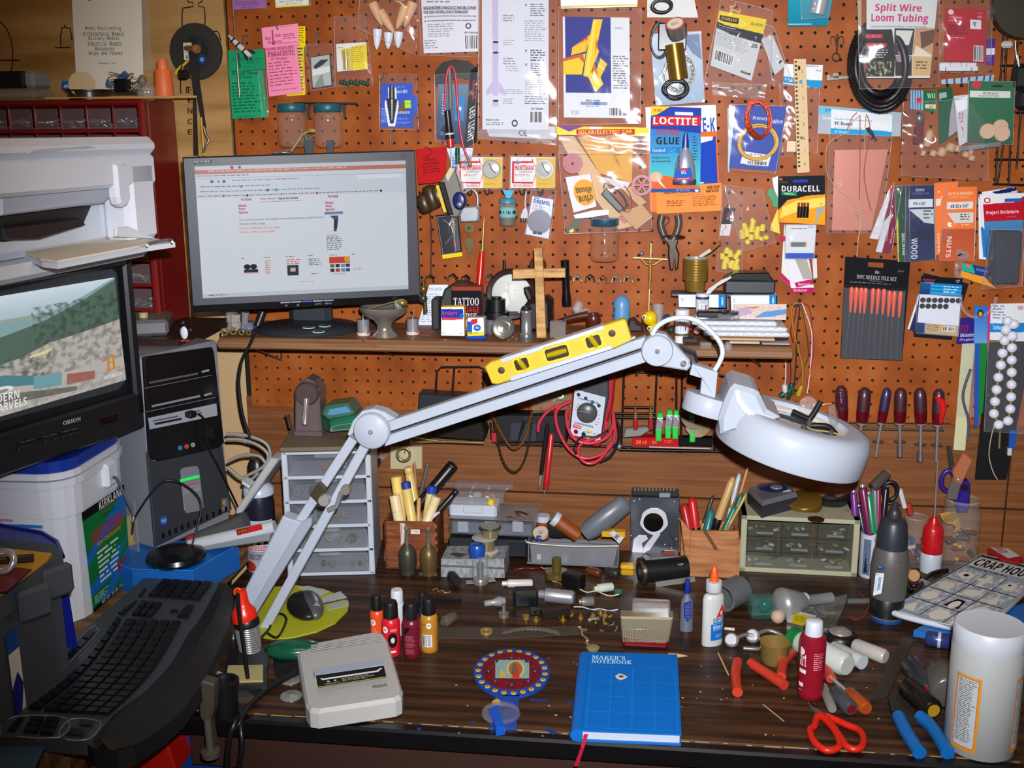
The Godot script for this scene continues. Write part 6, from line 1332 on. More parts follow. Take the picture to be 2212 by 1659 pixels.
	var p:=S(1015,1500);part("base",lx(Transform3D(Basis.from_scale(Vector3(1,1,.9)),Vector3(p.x,SHELF,.112)),[0,0,.103,0,.106,.005,.1,.012,.05,.017,0,.018],40),dkg);part("neck",bb(Vector3(.09,.085,.035),Vector3(p.x,SHELF+.05,.085),.012),dkg)
	for q in [[1035,1472],[1160,1460],[1112,1505]]:var c:=D(q[0],q[1],SHELF+.0165);part("sticker",lt(c,[0,0,.0125,0,.0125,.0012,0,.0014],20),M("d0d6c4",.5));part("sticker_centre",lt(c+Vector3(.001,.0012,.001),[0,0,.0085,0,.0085,.0006,0,.0008],14),M("1c6a48",.5))
	zm(440,640,3.95)
	var chrome:=M("d4d4d8",.08,1);var cp:=G("e4e4ea",.3,.05)
	p=S(290,335);thing("glass_train","small clear glass and chrome toy train on the left end of the shelf","ornament",p)
	boxat("engine",190,235,300,300,.2,.03,cp,.004);boxat("cab",180,130,250,240,.2,.03,cp,.004);boxat("tender",310,225,415,300,.19,.03,M("8a90a8",.1,.6),.004);rod("boiler",W(260,260,.2),W(275,150,.2),[0,0,.006,0,.010,1,0,1],cp);rod("chimney",W(350,240,.19),W(358,135,.19),[0,0,.006,0,.008,1,0,1],chrome)
	for q in [[182,300,34],[255,295,34],[325,308,24],[385,310,22]]:part("wheel",lx(FZ(W(q[0],q[1],.203)),[px(q[2],p)*.6,0,px(q[2],p),0,px(q[2],p),.003,px(q[2],p)*.6,.003,px(q[2],p)*.6,0],18),M("c8b070",.15,1));
	solo("power_cable","black power cable with a thick plug running down from behind the monitor past the shelf","cable",W(480,200,.22),tb([W(505,130,.215),W(460,250,.222)],.008,10),blk)
	part("cable",tb(curve(wl([460,250,430,330,390,420,335,520,310,620,300,760,330,1000,400,1220],.222),5),.0032,6),blk)
	for k in 2:
		p=S([1365,1785][k],[330,322][k]);thing("small_motor",["little silver motor with red wires left of the metal goblet","little silver motor with red wires right of the metal goblet"][k],"motor",p,"small motors beside the goblet")
		pp("can",p,[0,0,52,0,52,130,0,132],M("b4b0b8",.2,.8));rod("shaft",p+Vector3(0,.03,0),p+Vector3(.004*k,.05,0),[.0012,0,.0012,1],chrome);part("collar",lt(p,[.013,0,.0138,.002,.0138,.006],14),M("d8c8b8",.5));part("red_wire",tb(curve([p+Vector3(.008,.004,.01),p+Vector3(.03,.01,.005),p+Vector3(.04,.002,.018),p+Vector3(.02,.001,.022)],5),.0009,4),M("a02830",.5))
	p=S(1545,340);thing("metal_goblet","dull silver pedestal bowl full of bits on the shelf","bowl",p);pp("bowl",p,[0,0,105,0,100,14,66,50,62,95,100,140,170,178,205,215,208,238,198,245,190,232,150,200,0,190],M("8d8a80",.28,.75),34);part("needle",tb(wl([1410,105,1690,30],p.z),.0016,6),M("c8b070",.2,1));orb("clasp",Vector3(.012,.008,.01),W(1690,55,p.z),M("b89a50",.15,1));orb("clasp",Vector3(.009,.011,.008),W(1660,75,p.z),chrome)
	solo("red_wire","thin red wire trailing over the shelf edge below the goblet","wire",W(1400,380,.212),tb(curve([S(1370,345),W(1360,380,.214),W(1420,410,.216),W(1480,430,.216)],6),.0009,4),M("8a2420",.5))
	zm(880,320,3.77)
	var q4:=[178,1112,330,1112,330,1455,80,1460];pack("paper_sheet","white typed sheet leaning behind the black tape holder","paper",q4,.03,"f dfe6ee|t 4 8 66 7 7a8898 s POLAROID|l 6 22 70 70 9aa6b4 13","paper",.0004)
	thing("brown_key_ornament","dull brown metal key-like ornament hanging beside the monitor edge","ornament",W(135,1200,.13));orb("knob",Vector3(.008,.01,.007),W(130,1150,.13),M("6a4e24",.3,.6));orb("ball",Vector3(.009,.009,.008),W(128,1225,.13),M("4a4a48",.25,.7));rod("stem",W(150,1340,.13),W(130,1080,.13),[.004,0,.0035,1,0,1],M("54402a",.35,.6))
	thing("tape_holder","black arched tape holder behind the tattoo bandage tin","dispenser",S(400,1490));part("arch",plate([265,1480,265,1250,300,1150,380,1095,460,1090,540,1130,600,1200,640,1240,640,1480],.1,.04,.004),M("2a2b2c",.5));boxat("post",197,1225,262,1480,.13,.04,M("1e2224",.5),.002)
	var a2:="f 14131a|p c8c0c8 0 0 0 0 0 0|t 6 26 86 18 e8e0e0 B TATTOO|t 4 46 90 14 c82830 b BANDAGE|t 14 62 72 10 f0e8e8 b ASSORTMENT|p e8b8c4 0 78 100 74 100 100 0 100|p c03850 4 98 24 84 46 98|p c03850 40 98 66 84 90 98|r 0 0 100 10 8a3a2a"
	pack("bandage_tin","black tattoo bandage tin with red and white lettering on the shelf","tin",[362,1120,602,1128,602,1345,462,1500],.165,a2,"satin",.03);T.get_child(0).free();card("front",[362,1128,602,1128,602,1480,362,1480],.165,a2,"satin",.03)
	pack("clay_box","small white modelling clay box standing in front of the bandage tin","box",[275,1292,460,1288,465,1530,275,1526],.185,"f e4e0dc|r 0 0 100 4 e0c040|p 2030a0 2 8 96 10 96 40 2 40|p c83848 4 36 94 38 94 44 4 46|t 6 16 70 16 e04860 B Sculpey|c 88 32 10 8 2060b0|l 6 90 20 4 505050 1|l 80 91 12 4 505050 1","satin",.02)
	p=S(557,1560);thing("pill_case","clear plastic case with a blue base and a bright label on the shelf","box",p);boxat("case",478,1372,636,1530,.195,.022,G("c8ccd0",.35,.1),.003);boxat("blue_base",474,1522,638,1566,.196,.024,M("2448b0",.3),.004);card("label",[490,1385,620,1380,625,1525,490,1530],.1965,"f e8ece8|p c82838 20 10 60 4 60 30 30 40|r 0 20 30 60 2058b0|c 58 56 22 18 2a60c0|t 48 50 20 12 f4f4f4 b 02|r 0 80 100 20 e8d020|l 10 84 80 10 505030 1","gloss",.0008)
	p=S(730,1500);thing("loupe_stack","black stepped magnifier stack with a clear lower ring on the shelf","loupe",p);pp("ring",p,[0,0,95,0,95,110,90,110],G("c8d0dc",.3,.08));pp("body",p,[96,110,102,112,102,165,72,168,72,262,40,266,40,280,0,280],blk,26)
	p=W(780,1460,.2);thing("steel_emblem","round shiny metal badge with a hexagon relief leaning on the magnifier","badge",p);part("disc",lx(Transform3D(Basis(Vector3.RIGHT,PI/2-.1),p),[0,.001,.017,.002,.0215,.004,.0225,0,.0225,-.004,0,-.004],30),M("8f8b80",.22,.9));part("hexagon",lx(Transform3D(Basis(Vector3.RIGHT,PI/2-.1),p),[.012,.0015,.0125,.004,.014,.004,.0145,.0015],6),M("7d7a70",.25,.9))
	p=W(850,1190,.06);thing("round_plaque","round brown plaque with a white carved relief leaning on the pegboard","plaque",p);var rt:=FZ(p);part("rim",lx(rt,[.041,.0,.043,.006,.05,.008,.053,.0,.053,-.006,0,-.006],36),M("2c1714",.45));part("relief_ground",lx(rt,[0,.002,.04,.002,.0415,.0],30),M("cfd0ca",.7));b_relief(p)
	part("foot",plate([800,1330,900,1330,900,1385,800,1385],.064,.02),M("2c1714",.45));rod("peg",W(790,1000,.04),W(790,910,.04),[.003,0,.003,1,0,1],blk)
	solo("drawer_pull","dark round pull on the pegboard behind the wooden cross","pull",W(1060,955,.01),lx(FZ(W(1060,955,.012)),[0,.006,.012,.005,.0165,.002,.018,-.006],22),M("4a3018",.5))
	thing("owl_figure","dark smooth carved bird figure behind the wooden cross","figurine",S(1080,1490));part("body",plate([948,1500,945,1290,985,1235,1140,1215,1175,1250,1182,1480,1165,1500],.1,.045,.01),M("1d1612",.35));part("beak",plate([945,1140,985,1135,1010,1180,1020,1240,980,1245,950,1180],.1,.02,.004),M("2a1d14",.35))
	p=S(970,1565);thing("steel_lens","upright silver cylinder lens with a ribbed foot left of the wooden cross","lens",p);pp("barrel",p,[0,0,56,0,57,50,45,54,45,110,43,114,43,220,47,224,45,232],M("9c9c9e",.25,.85),26);pp("foot_ring",p+Vector3(0,.001,0),[58,0,60,8,60,40,58,46],M("77777a",.3,.8),26);pp("cap",p+Vector3(0,.061,0),[46,0,36,24,0,26],blk)
	thing("wooden_cross","plain oak wooden cross standing on the shelf","cross",S(1095,1548));part("upright",plate([1030,815,1098,815,1130,1548,1052,1548],.19,.014,.0012),oak);part("arm",plate([857,990,1285,980,1285,1055,857,1065],.186,.014,.0012),oak)
	for q in [[305.0,1552,.011],[855,1535,.006],[885,1550,.006],[825,1560,.006]]:p=S(q[0],q[1]);solo("penny","copper coin lying on the shelf front, %s"%("the larger one below the clay box" if q[2]>.01 else ["leftmost of three under the steel badge","middle one of three by the steel lens","right one of three by the steel lens"][[825,855,885].find(int(q[0]))]),"coin",p,lt(p,[0,0,q[2],0,q[2],.0015,0,.0016],18),M("b86a38",.25,.9),"coins on the shelf" if q[2]<.01 else "")
	zm(1180,380,4.148)
	p=W(300,1190,.08);thing("crystal_ball","lumpy clear glass crystal behind the tobacco pipe","ornament",p)
	for k in 9:orb("facet",Vector3.ONE*rng.randf_range(.007,.012),p+Vector3(rng.randf_range(-.016,.016),rng.randf_range(-.018,.014),rng.randf_range(-.008,.008)),G("e8e0e4",.25,.03),6)
	thing("tobacco_pipe","brown tobacco pipe with a black stem behind the yellow level","pipe",S(250,1380));rod("stem",W(50,1315,.15),W(165,1290,.15),[.003,0,.0055,1],blk);part("shank",tb(curve(wl([165,1290,280,1262,380,1245],.15),5),.0062,10,.0085),M("4a1f14",.25));rod("bowl",W(430,1370,.15),W(420,1230,.15),[0,0,.011,.1,.0145,.5,.014,.85,.011,1,.009,.98,.008,.6],M("4f2216",.25),18)
	p=S(680,1320);thing("blue_dome","pale blue dome-topped plastic figure with dark lettering on the shelf","figurine",p);pp("dome",p,[0,0,76,0,77,180,72,220,55,255,30,272,0,278],M("5a94c0",.35),26);var ia:=art(40,110,"f 5a94c0|v 20 0 60 30 1a2038 b A|v 20 36 60 20 1a2038 b HA|l 10 62 80 36 1a2038 4");var lb:=B.new();lb.X=Transform3D(Basis(),p);var s:=px(1,p);lb.wrap(77.8*s,10*s,190*s,-1.2,-.7,ia[1],6);part("lettering",lb,pmat(ia[0],"satin"))
	for q in [[930,1275,68],[975,1375,62]]:p=W(q[0],q[1],.14);thing("yellow_face_ball",["yellow ball with a printed face, upper one behind the lamp joint","yellow ball with a printed face, lower one behind the lamp joint"][0 if q[0]==930 else 1],"toy",p);orb("ball",Vector3.ONE*px(q[2],p),p,M("d8c00c",.3),20);orb("eye",Vector3(.004,.005,.002),W(q[0]-52,q[1]-10,.151),M("e8e4d0",.4));orb("pupil",Vector3(.002,.003,.001),W(q[0]-54,q[1]-8,.1535),blk)
	solo("brown_bear","dark brown lumpy figure behind the level end","figurine",W(790,1340,.13),plate([730,1400,735,1290,790,1275,830,1320,860,1330,870,1400],.14,.02,.005),M("2c1c14",.6))
	p=S(1000,1330);thing("frosted_glass","small frosted shot glass behind the lamp joint","glass",p);pp("cup",p,[0,20,42,20,55,200,51,200,40,40,0,38],G("d8dcdc",.5,.2))
	for q in [[1205,1430,62,190,295],[1395,1272,58,140,222]]:
		p=S(q[0],q[1]);p.z=.17 if q[0]<1300 else .12;if q[0]>1300:p=W(q[0],q[1],.12)
		thing("pill_bottle","tall white labelled pill bottle "+("standing behind the lamp cable" if q[0]<1300 else "standing on the stack of white trays"),"bottle",p);pp("body",p,[0,0,q[2],0,q[2],q[3],0,q[3]],M("e0e0e4",.35));pp("upper_label",p+Vector3(0,px(q[3],p)*.45,0),[q[2]+.7,0,q[2]+.7,q[4]-q[3]*.5,0,q[4]-q[3]*.5],M("d4d6dc",.5));pp("band",p+Vector3(0,px(q[4]-50 if q[0]>1300 else 62,p),0),[q[2]+1.5,0,q[2]+1.5,22],M("24405c" if q[0]>1300 else "5a5634",.5))
		var la:=art(60,70,"f d8dae0|l 10 6 80 30 404858 4|v 20 44 12 50 404858 s Rx|v 44 44 12 50 8090a0 s NO|r 66 44 14 40 6a4a50");lb=B.new();lb.X=Transform3D(Basis(),p);s=px(1,p);lb.wrap((q[2]+1.2)*s,q[3]*.5*s,(q[3]*.5+100)*s,-.5,.9,la[1]);part("label",lb,pmat(la[0]))
	p=W(1335,1030,.1);thing("gold_cups","stack of gold metal cups with a cigarette end resting in the top one","cups",p);var gm:=M("9a7a34",.28,.8);pp("lower_cup",p,[0,0,80,0,95,100,95,102],gm,28)
	for k in 8:pp("cup",p+Vector3(0,px(98+k*24,p),0),[104,0,112,3,112,20,106,24],gm,28)
	pp("inside",p+Vector3(0,px(290,p),0),[110,0,112,8,104,6,96,-20,0,-24],M("c8c8c0",.25,.8),28)
	thing("cigarette","half smoked cigarette leaning in the gold cups","cigarette",W(1450,660,.11));rod("paper",W(1385,720,.1),W(1480,660,.12),[0,0,.0038,0,.0038,1,0,1],M("dcdcd8",.6));rod("filter",W(1480,660,.12),W(1560,595,.13),[.0039,0,.0039,1,0,1],M("9a5a20",.6))
	zm(1540,380,4.147)
	thing("tray_stack","stack of three white compartment trays on the right end of the shelf","trays",S(300,1470))
	for q in [[-190,1300,575,1350,.15],[-140,1350,670,1398,.17],[-80,1398,690,1450,.185]]:boxat("tray",q[0],q[1],q[2],q[3],q[4],.1,M("cfd4dc",.3),.003)
	for k in 9:
		for q in [[-150,1325,.1505,80],[-90,1374,.1705,84],[0,1424,.1855,78]]:boxat("lid_tab",q[0]+k*q[3],q[1]-16,q[0]+k*q[3]+40,q[1]+10,q[2]+.002,.003,M("dfe2e8",.2),.001)
	thing("balsa_strips","thin pale balsa strips under the white trays","strips",S(300,1480));boxat("strip",-20,1452,555,1480,.19,.06,M("c8a070",.6));boxat("strip",150,1482,420,1508,.195,.05,M("b8aa94",.6));boxat("strip",440,1500,690,1515,.195,.03,M("b4b8c0",.4))
	for k in 2:pack("card_box",["white electronics box with a blue end on the trays, left one","white electronics box with a blue end on the trays, right one"][k],"box",[[-310,1065,130,1065,130,1180,-305,1175],[160,1070,582,1070,582,1160,165,1210]][k],.09,"f dbe0e6|r 82 0 14 100 1c7cc0|l 6 30 6 30 8090a0 2|t 88 20 4 60 c0e0f0 b i|r 96 0 4 100 24282c","satin",.06)
	part("grey_lid",bb(Vector3(.12,.006,.05),W(-100,1052,.06),.001),M("4a4448",.5))
	thing("black_case","black plastic case lying on the white electronics boxes","case",W(330,1060,.09));boxat("body",110,935,557,1060,.1,.06,M("22262c",.4),.003);part("lid",plate([105,930,210,870,500,868,520,910,555,940],.095,.05,.002),M("0e0e10",.25));part("silver_blade",plate([-90,1100,-40,1010,80,930,160,900,165,915,40,990,-30,1060,-60,1110],.12,.004),M("b0aeac",.3,.6))
	pack("bank_note_card","printed pinkish picture card under clear film on the trays","card",[190,1150,660,1150,655,1290,185,1280],.13,"f d8c4b8|r 0 0 100 10 d4c8b0|p b8a0b8 6 30 30 20 36 60 10 80|p 4a90c8 40 90 56 50 100 30 100 60 70 80|p c87850 20 20 50 14 40 30|n 0 10 100 80 9a7a90 0.5","gloss",.003)
	thing("black_disc_case","small black round lid in a clear case on the trays","case",W(140,1250,.15));boxat("clear_case",45,1240,240,1290,.16,.04,G("d0d4d8",.3,.1),.003);part("black_lid",lt(W(145,1242,.14),[0,0,.018,0,.018,.006,0,.007],20),blk);solo("black_phone","black slab of a phone lying left of the round lid","gadget",W(0,1230,.15),bb(Vector3(.05,.012,.03),W(-30,1230,.14),.003),blk)
	zm(1180,640,3.95)
	for q in [[1030,190,40,"24386a","blue ball"],[1065,285,26,"0e4a2c","green marble"],[1225,270,26,"a83a48","red button"],[1285,295,30,"c88a80","pink wheel"],[1015,265,18,"5a2018","brown bead"]]:p=W(q[0],q[1],.16);solo(q[4].replace(" ","_"),"small %s among the trinkets behind the lamp joint"%q[4],"trinket",p,ballat(px(q[2],p),p),M(q[3],.15))
	thing("chip_block","little black chip and clear pieces on the shelf front right of the lamp joint","electronics",S(1230,400));boxat("chip",1165,358,1290,400,.2,.02,blk);boxat("clear_block",1315,395,1410,450,.212,.012,G("d8d8d0",.3,.1));orb("glass_knob",Vector3(.008,.011,.006),W(1550,435,.215),G("d8dce0",.3,.05))
	boxat("clear_case",30,215,165,360,.19,.02,G("c8c0bc",.3,.1))
	zm(0,0,1)
func ballat(r:float,p:Vector3)->B:
	var b:=B.new();b.ball(Vector3.ONE*r,p);return b
func b_relief(p:Vector3)->void:
	var b:=B.new();b.ball(Vector3(.008,.018,.003),p+Vector3(.0,.004,.003));b.ball(Vector3(.004,.005,.003),p+Vector3(-.003,.024,.003));b.ball(Vector3(.018,.004,.002),p+Vector3(0,.012,.002));b.ball(Vector3(.01,.016,.002),p+Vector3(-.014,-.012,.002))
	part("relief",b,M("dcdcd6",.7))
func under_shelf()->void:
	var blk:=M("141416",.4);var wire:=M("1c1816",.4,.4)
	zm(860,780,3.455)
	thing("wire_basket","black wire basket on the pegboard below the shelf, full of tools","basket",W(950,600,.04))
	for q in [[280,240,290,80,320,45,600,42,640,60,635,230],[405,240,420,45],[690,460,700,580,740,620,1400,632,2010,650],[550,350,550,600],[1200,350,1215,640]]:part("wire",tb(wl(q,.03),.0024,6),wire)
	zm(1200,680,4.365)
	for q in [[645,560,620,1270],[955,550,920,1290],[1140,600,1140,900],[1195,590,1180,1300],[640,540,1110,545],[560,965,1250,975],[560,930,950,930],[650,870,920,875],[1540,570,1640,580,1620,800],[600,1270,1700,1290],[1500,1170,1500,1290],[545,1215,700,1260]]:part("wire",tb(wl(q,.045 if q[1]>700 else .02),.0026,6),wire)
	zm(860,780,3.455)
	thing("black_caddy","black plastic case in the left of the wire basket behind the lamp arm","case",W(400,450,.05));part("upper",plate([140,430,155,240,640,270,640,430],.05,.04,.004),M("26282c",.4));part("lower",plate([180,440,620,450,655,540,640,600,240,570],.06,.05,.004),M("17130f",.35))
	thing("hemostat","long gold-toned locking forceps lying along the basket bottom","forceps",W(200,600,.07));var gd:=M("b0a070",.2,1);part("arm",tb(wl([640,610,340,600,100,605],.07),.0032,8,.0028),gd);part("arm",tb(wl([345,605,180,580,90,560,100,620],.072),.0026,6),gd)
	var b:=B.new();var rg:=[]
	for k in 18:rg.append(W(42+cos(TAU*k/18)*48,695+sin(TAU*k/18)*48,.072))
	b.tube(rg,.0028,8,-1,true);part("finger_ring",b,gd)
	thing("black_radio","black boxy gadget with a grey plate in the middle of the basket","gadget",W(950,500,.05));part("body",plate([700,400,1260,400,1260,610,720,610],.045,.04,.004),blk);part("grey_plate",plate([840,460,1035,465,1030,600,832,595],.048,.006,.001),M("2c3038",.4));part("red_tab",plate([697,535,740,540,740,605,700,605],.047,.01),M("b02024",.4));part("tool",tb(wl([945,440,905,570,890,610],.055),.004,8,.001),M("1a1a1c",.3))
	thing("clear_clamshell","clear plastic box with yellowish bits above the black gadget","box",W(1100,300,.04));part("shell",film([980,260,1290,190,1290,360,1010,390],.05,.004,.008),G("c8c8b0",.3,.12));part("bits",plate([1060,260,1260,240,1260,290,1080,300],.035,.006),M("6a5a24",.6))
	var ch:=[[[695,385,740,480,800,590,860,655,920,620,960,540,1000,380],"8a5a28","copper coloured chain draped in front of the basket",.004],[[735,420,745,600,790,760,850,825,900,810,950,720,985,560,1000,390],"4a3a20","dark bronze chain hanging in a long loop below the basket",.0036]]
	for q in ch:
		b=B.new();var cv:=curve(wl(q[0],.075),10)
		thing("chain",q[2],"chain",cv[0])
		for k in cv.size()-1:b.box(Vector3(q[3]*1.5,q[3],q[3]) if k%2 else Vector3(q[3],q[3]*1.4,q[3]*.7),(cv[k]+cv[k+1])/2.0,.0008)
		part("links",b,M(q[1],.3,.8)).set_meta("kind","stuff")
	zm(1200,680,4.365)
	thing("multimeter","red and grey multimeter with a round dial hanging in the basket","multimeter",W(320,900,.07));part("red_case",plate([175,640,480,520,570,540,545,860,430,1240,380,1255,125,1165],.07,.03,.005),M("a41424",.35));part("grey_face",plate([180,690,240,610,500,590,505,780,420,1200,130,1130],.078,.01,.003),M("33373c",.4))
	var a:=art(200,300,"f c4ccd8|c 14 10 6 4 3a3e44|c 38 14 6 4 3a3e44|c 60 18 6 4 3a3e44|c 82 22 6 4 3a3e44|l 14 16 70 6 7a8494 1|c 48 46 32 21 b0b8c4|r 14 30 6 1.4 c02020|r 10 36 6 1.4 c02020|r 8 42 6 1.4 101014|r 84 42 6 1.4 20a040|r 84 50 6 1.4 c02020|r 82 58 6 1.4 c02020|r 78 64 6 1.4 101014|t 10 70 62 4 303840 b AUTORANGING MULTIMETER|r 6 76 28 7 c02038|t 8 77.6 24 4 f0e8e8 b CRAFTSMAN|r 52 82 18 5 d8c020|t 74 84 20 4 404850 s 82139|c 18 91 7 5 601018|c 44 93 7 5 202024|l 40 86 30 3 606a78 1")
	b=B.new();var mq:=wl([182,702,472,778,420,1195,138,1128],.0785);b.quad(mq[0],mq[1],mq[2],mq[3],Vector3(0,0,1),a[1]);part("face_print",b,pmat(a[0],"satin"));part("dial",lx(FZ(W(298,922,.079)),[0,.01,.017,.01,.021,.006,.0215,0],28),M("4a4a48",.35));part("pointer",tb([W(222,908,.0895),W(330,925,.0895)],.0016,5),M("5c5c5a",.3))
	var lead:=M("c83044",.3)
	thing("red_leads","tangled red test leads looped under the multimeter","cable",W(300,1300,.09))
	for q in [[[140,820,40,870,0,950,30,1100,130,1270,260,1350,400,1330,520,1240,560,1100,545,950]],[[130,870,100,950,130,1100,210,1190,340,1210,480,1160,540,1050,545,920]],[[480,1010,470,1100,380,1160,250,1210,215,1290,260,1380,350,1400,450,1330,520,1200]],[[140,815,60,850,-60,900,-150,1010,-165,1100]]]:part("lead",tb(curve(wl(q[0],.09),6),.0034,8),lead)
	part("black_lead",tb(curve(wl([545,960,600,1060,590,1200,520,1330,420,1380],.085),6),.003,8),blk);part("black_lead",tb(curve(wl([500,1080,380,1150,250,1150,180,1240,190,1320],.095),6),.0022,6),blk)
	zm(860,780,3.455)
	thing("red_probe","red test probe hanging point down in front of the wood panel","probe",W(1110,850,.06));rod("handle",W(1105,945,.06),W(1145,540,.07),[.006,0,.0062,.1,.0075,.12,.006,.15,.0058,.98,.003,1],M("b81c24",.3));rod("tip",W(1085,1005,.058),W(1105,945,.06),[.0004,0,.0016,1],steel)
	thing("black_probe","black test probe hanging point down beside the red one","probe",W(1080,850,.05));rod("handle",W(1068,845,.05),W(1115,470,.06),[.004,0,.0046,.1,.0046,.9,.003,1],blk);rod("tip",W(1050,950,.05),W(1070,840,.05),[.0006,0,.0028,.3,.003,1],steel)
	zm(1200,680,4.365)
	var gcl:=[[985,930,970,1195,"leftmost green spring clip on the wire basket"],[1075,905,1060,1170,"second green spring clip on the wire basket, left of a touching pair"],[1142,908,1128,1175,"third green spring clip on the wire basket, right of a touching pair"],[1280,940,1290,1205,"green spring clip on the wire basket nearest the lamp bracket"]]
	for q in gcl:
		thing("green_clip",q[4],"clip",W(q[0],q[1],.06));var g:=M("2cc845",.35)
		part("upper_grip",plate([q[0]-28,q[1]+45,q[0]-22,q[1],q[0]+22,q[1],q[0]+32,q[1]+45],.062,.014,.003),g);part("lower_grip",plate([q[2]-28,q[3]-110,q[2]+32,q[3]-110,q[2]+26,q[3],q[2]-24,q[3]],.062,.014,.003),g);part("spring",plate([q[0]-30,q[1]+45,q[0]+32,q[1]+45,q[2]+30,q[3]-105,q[2]-28,q[3]-105],.06,.01,.002),M("d8d8dc",.12,1));part("wire_lever",tb(wl([q[0]-26,q[1]+90,q[0],q[1]+60,q[0]+26,q[1]+95],.064),.0014,5),steel)
	for k in 2:var x:float=[752,895][k];thing("alligator_clip",["brass alligator clip with a red boot, left one on the basket rail","brass alligator clip with a red boot, right one on the basket rail"][k],"clip",W(x,900,.06));part("jaw",plate([x-4,845,x+4,845,x+20,980,x-12,985],.06,.006,.001),M("a8904c",.25,.9));rod("red_boot",W(x+4,1085,.06),W(x+2,985,.06),[0,0,.0045,.02,.0055,.3,.0042,1],M("a81c24",.35))
	thing("tape_roll","gold and grey roll of tape in the right of the wire basket","tape",W(1290,980,.045));part("roll",lx(Transform3D(Basis.from_euler(Vector3(1.2,0,-.1)),W(1300,960,.04)),[.018,0,.028,0,.0285,.003,.0285,.02,.018,.02,.018,0],28),M("6a5420",.35));part("side",lx(Transform3D(Basis.from_euler(Vector3(1.2,0,-.1)),W(1340,1040,.05)),[0,0,.024,0,.026,.004,0,.005],28),M("7a6424",.4))
	thing("red_box_strip","red card box lying in the bottom of the wire basket","box",W(940,1200,.05));card("front",[725,1160,1160,1160,1158,1245,722,1243],.052,"f b01820|t 8 30 24 40 e0a040 b 24 ct|t 44 30 10 40 d89838 b in|l 70 30 26 40 d07030 2","satin",.03);boxat("black_end",1165,1155,1480,1240,.05,.02,M("101014",.2));boxat("white_rod",880,1243,1460,1272,.055,.006,M("b8b4b0",.4));part("grey_stone",plate([640,1160,660,1080,860,1060,895,1090,800,1150],.055,.02,.003),M("7d8078",.5));orb("chrome_ball",Vector3.ONE*.006,W(598,1240,.06),steel)
	zm(0,0,1)
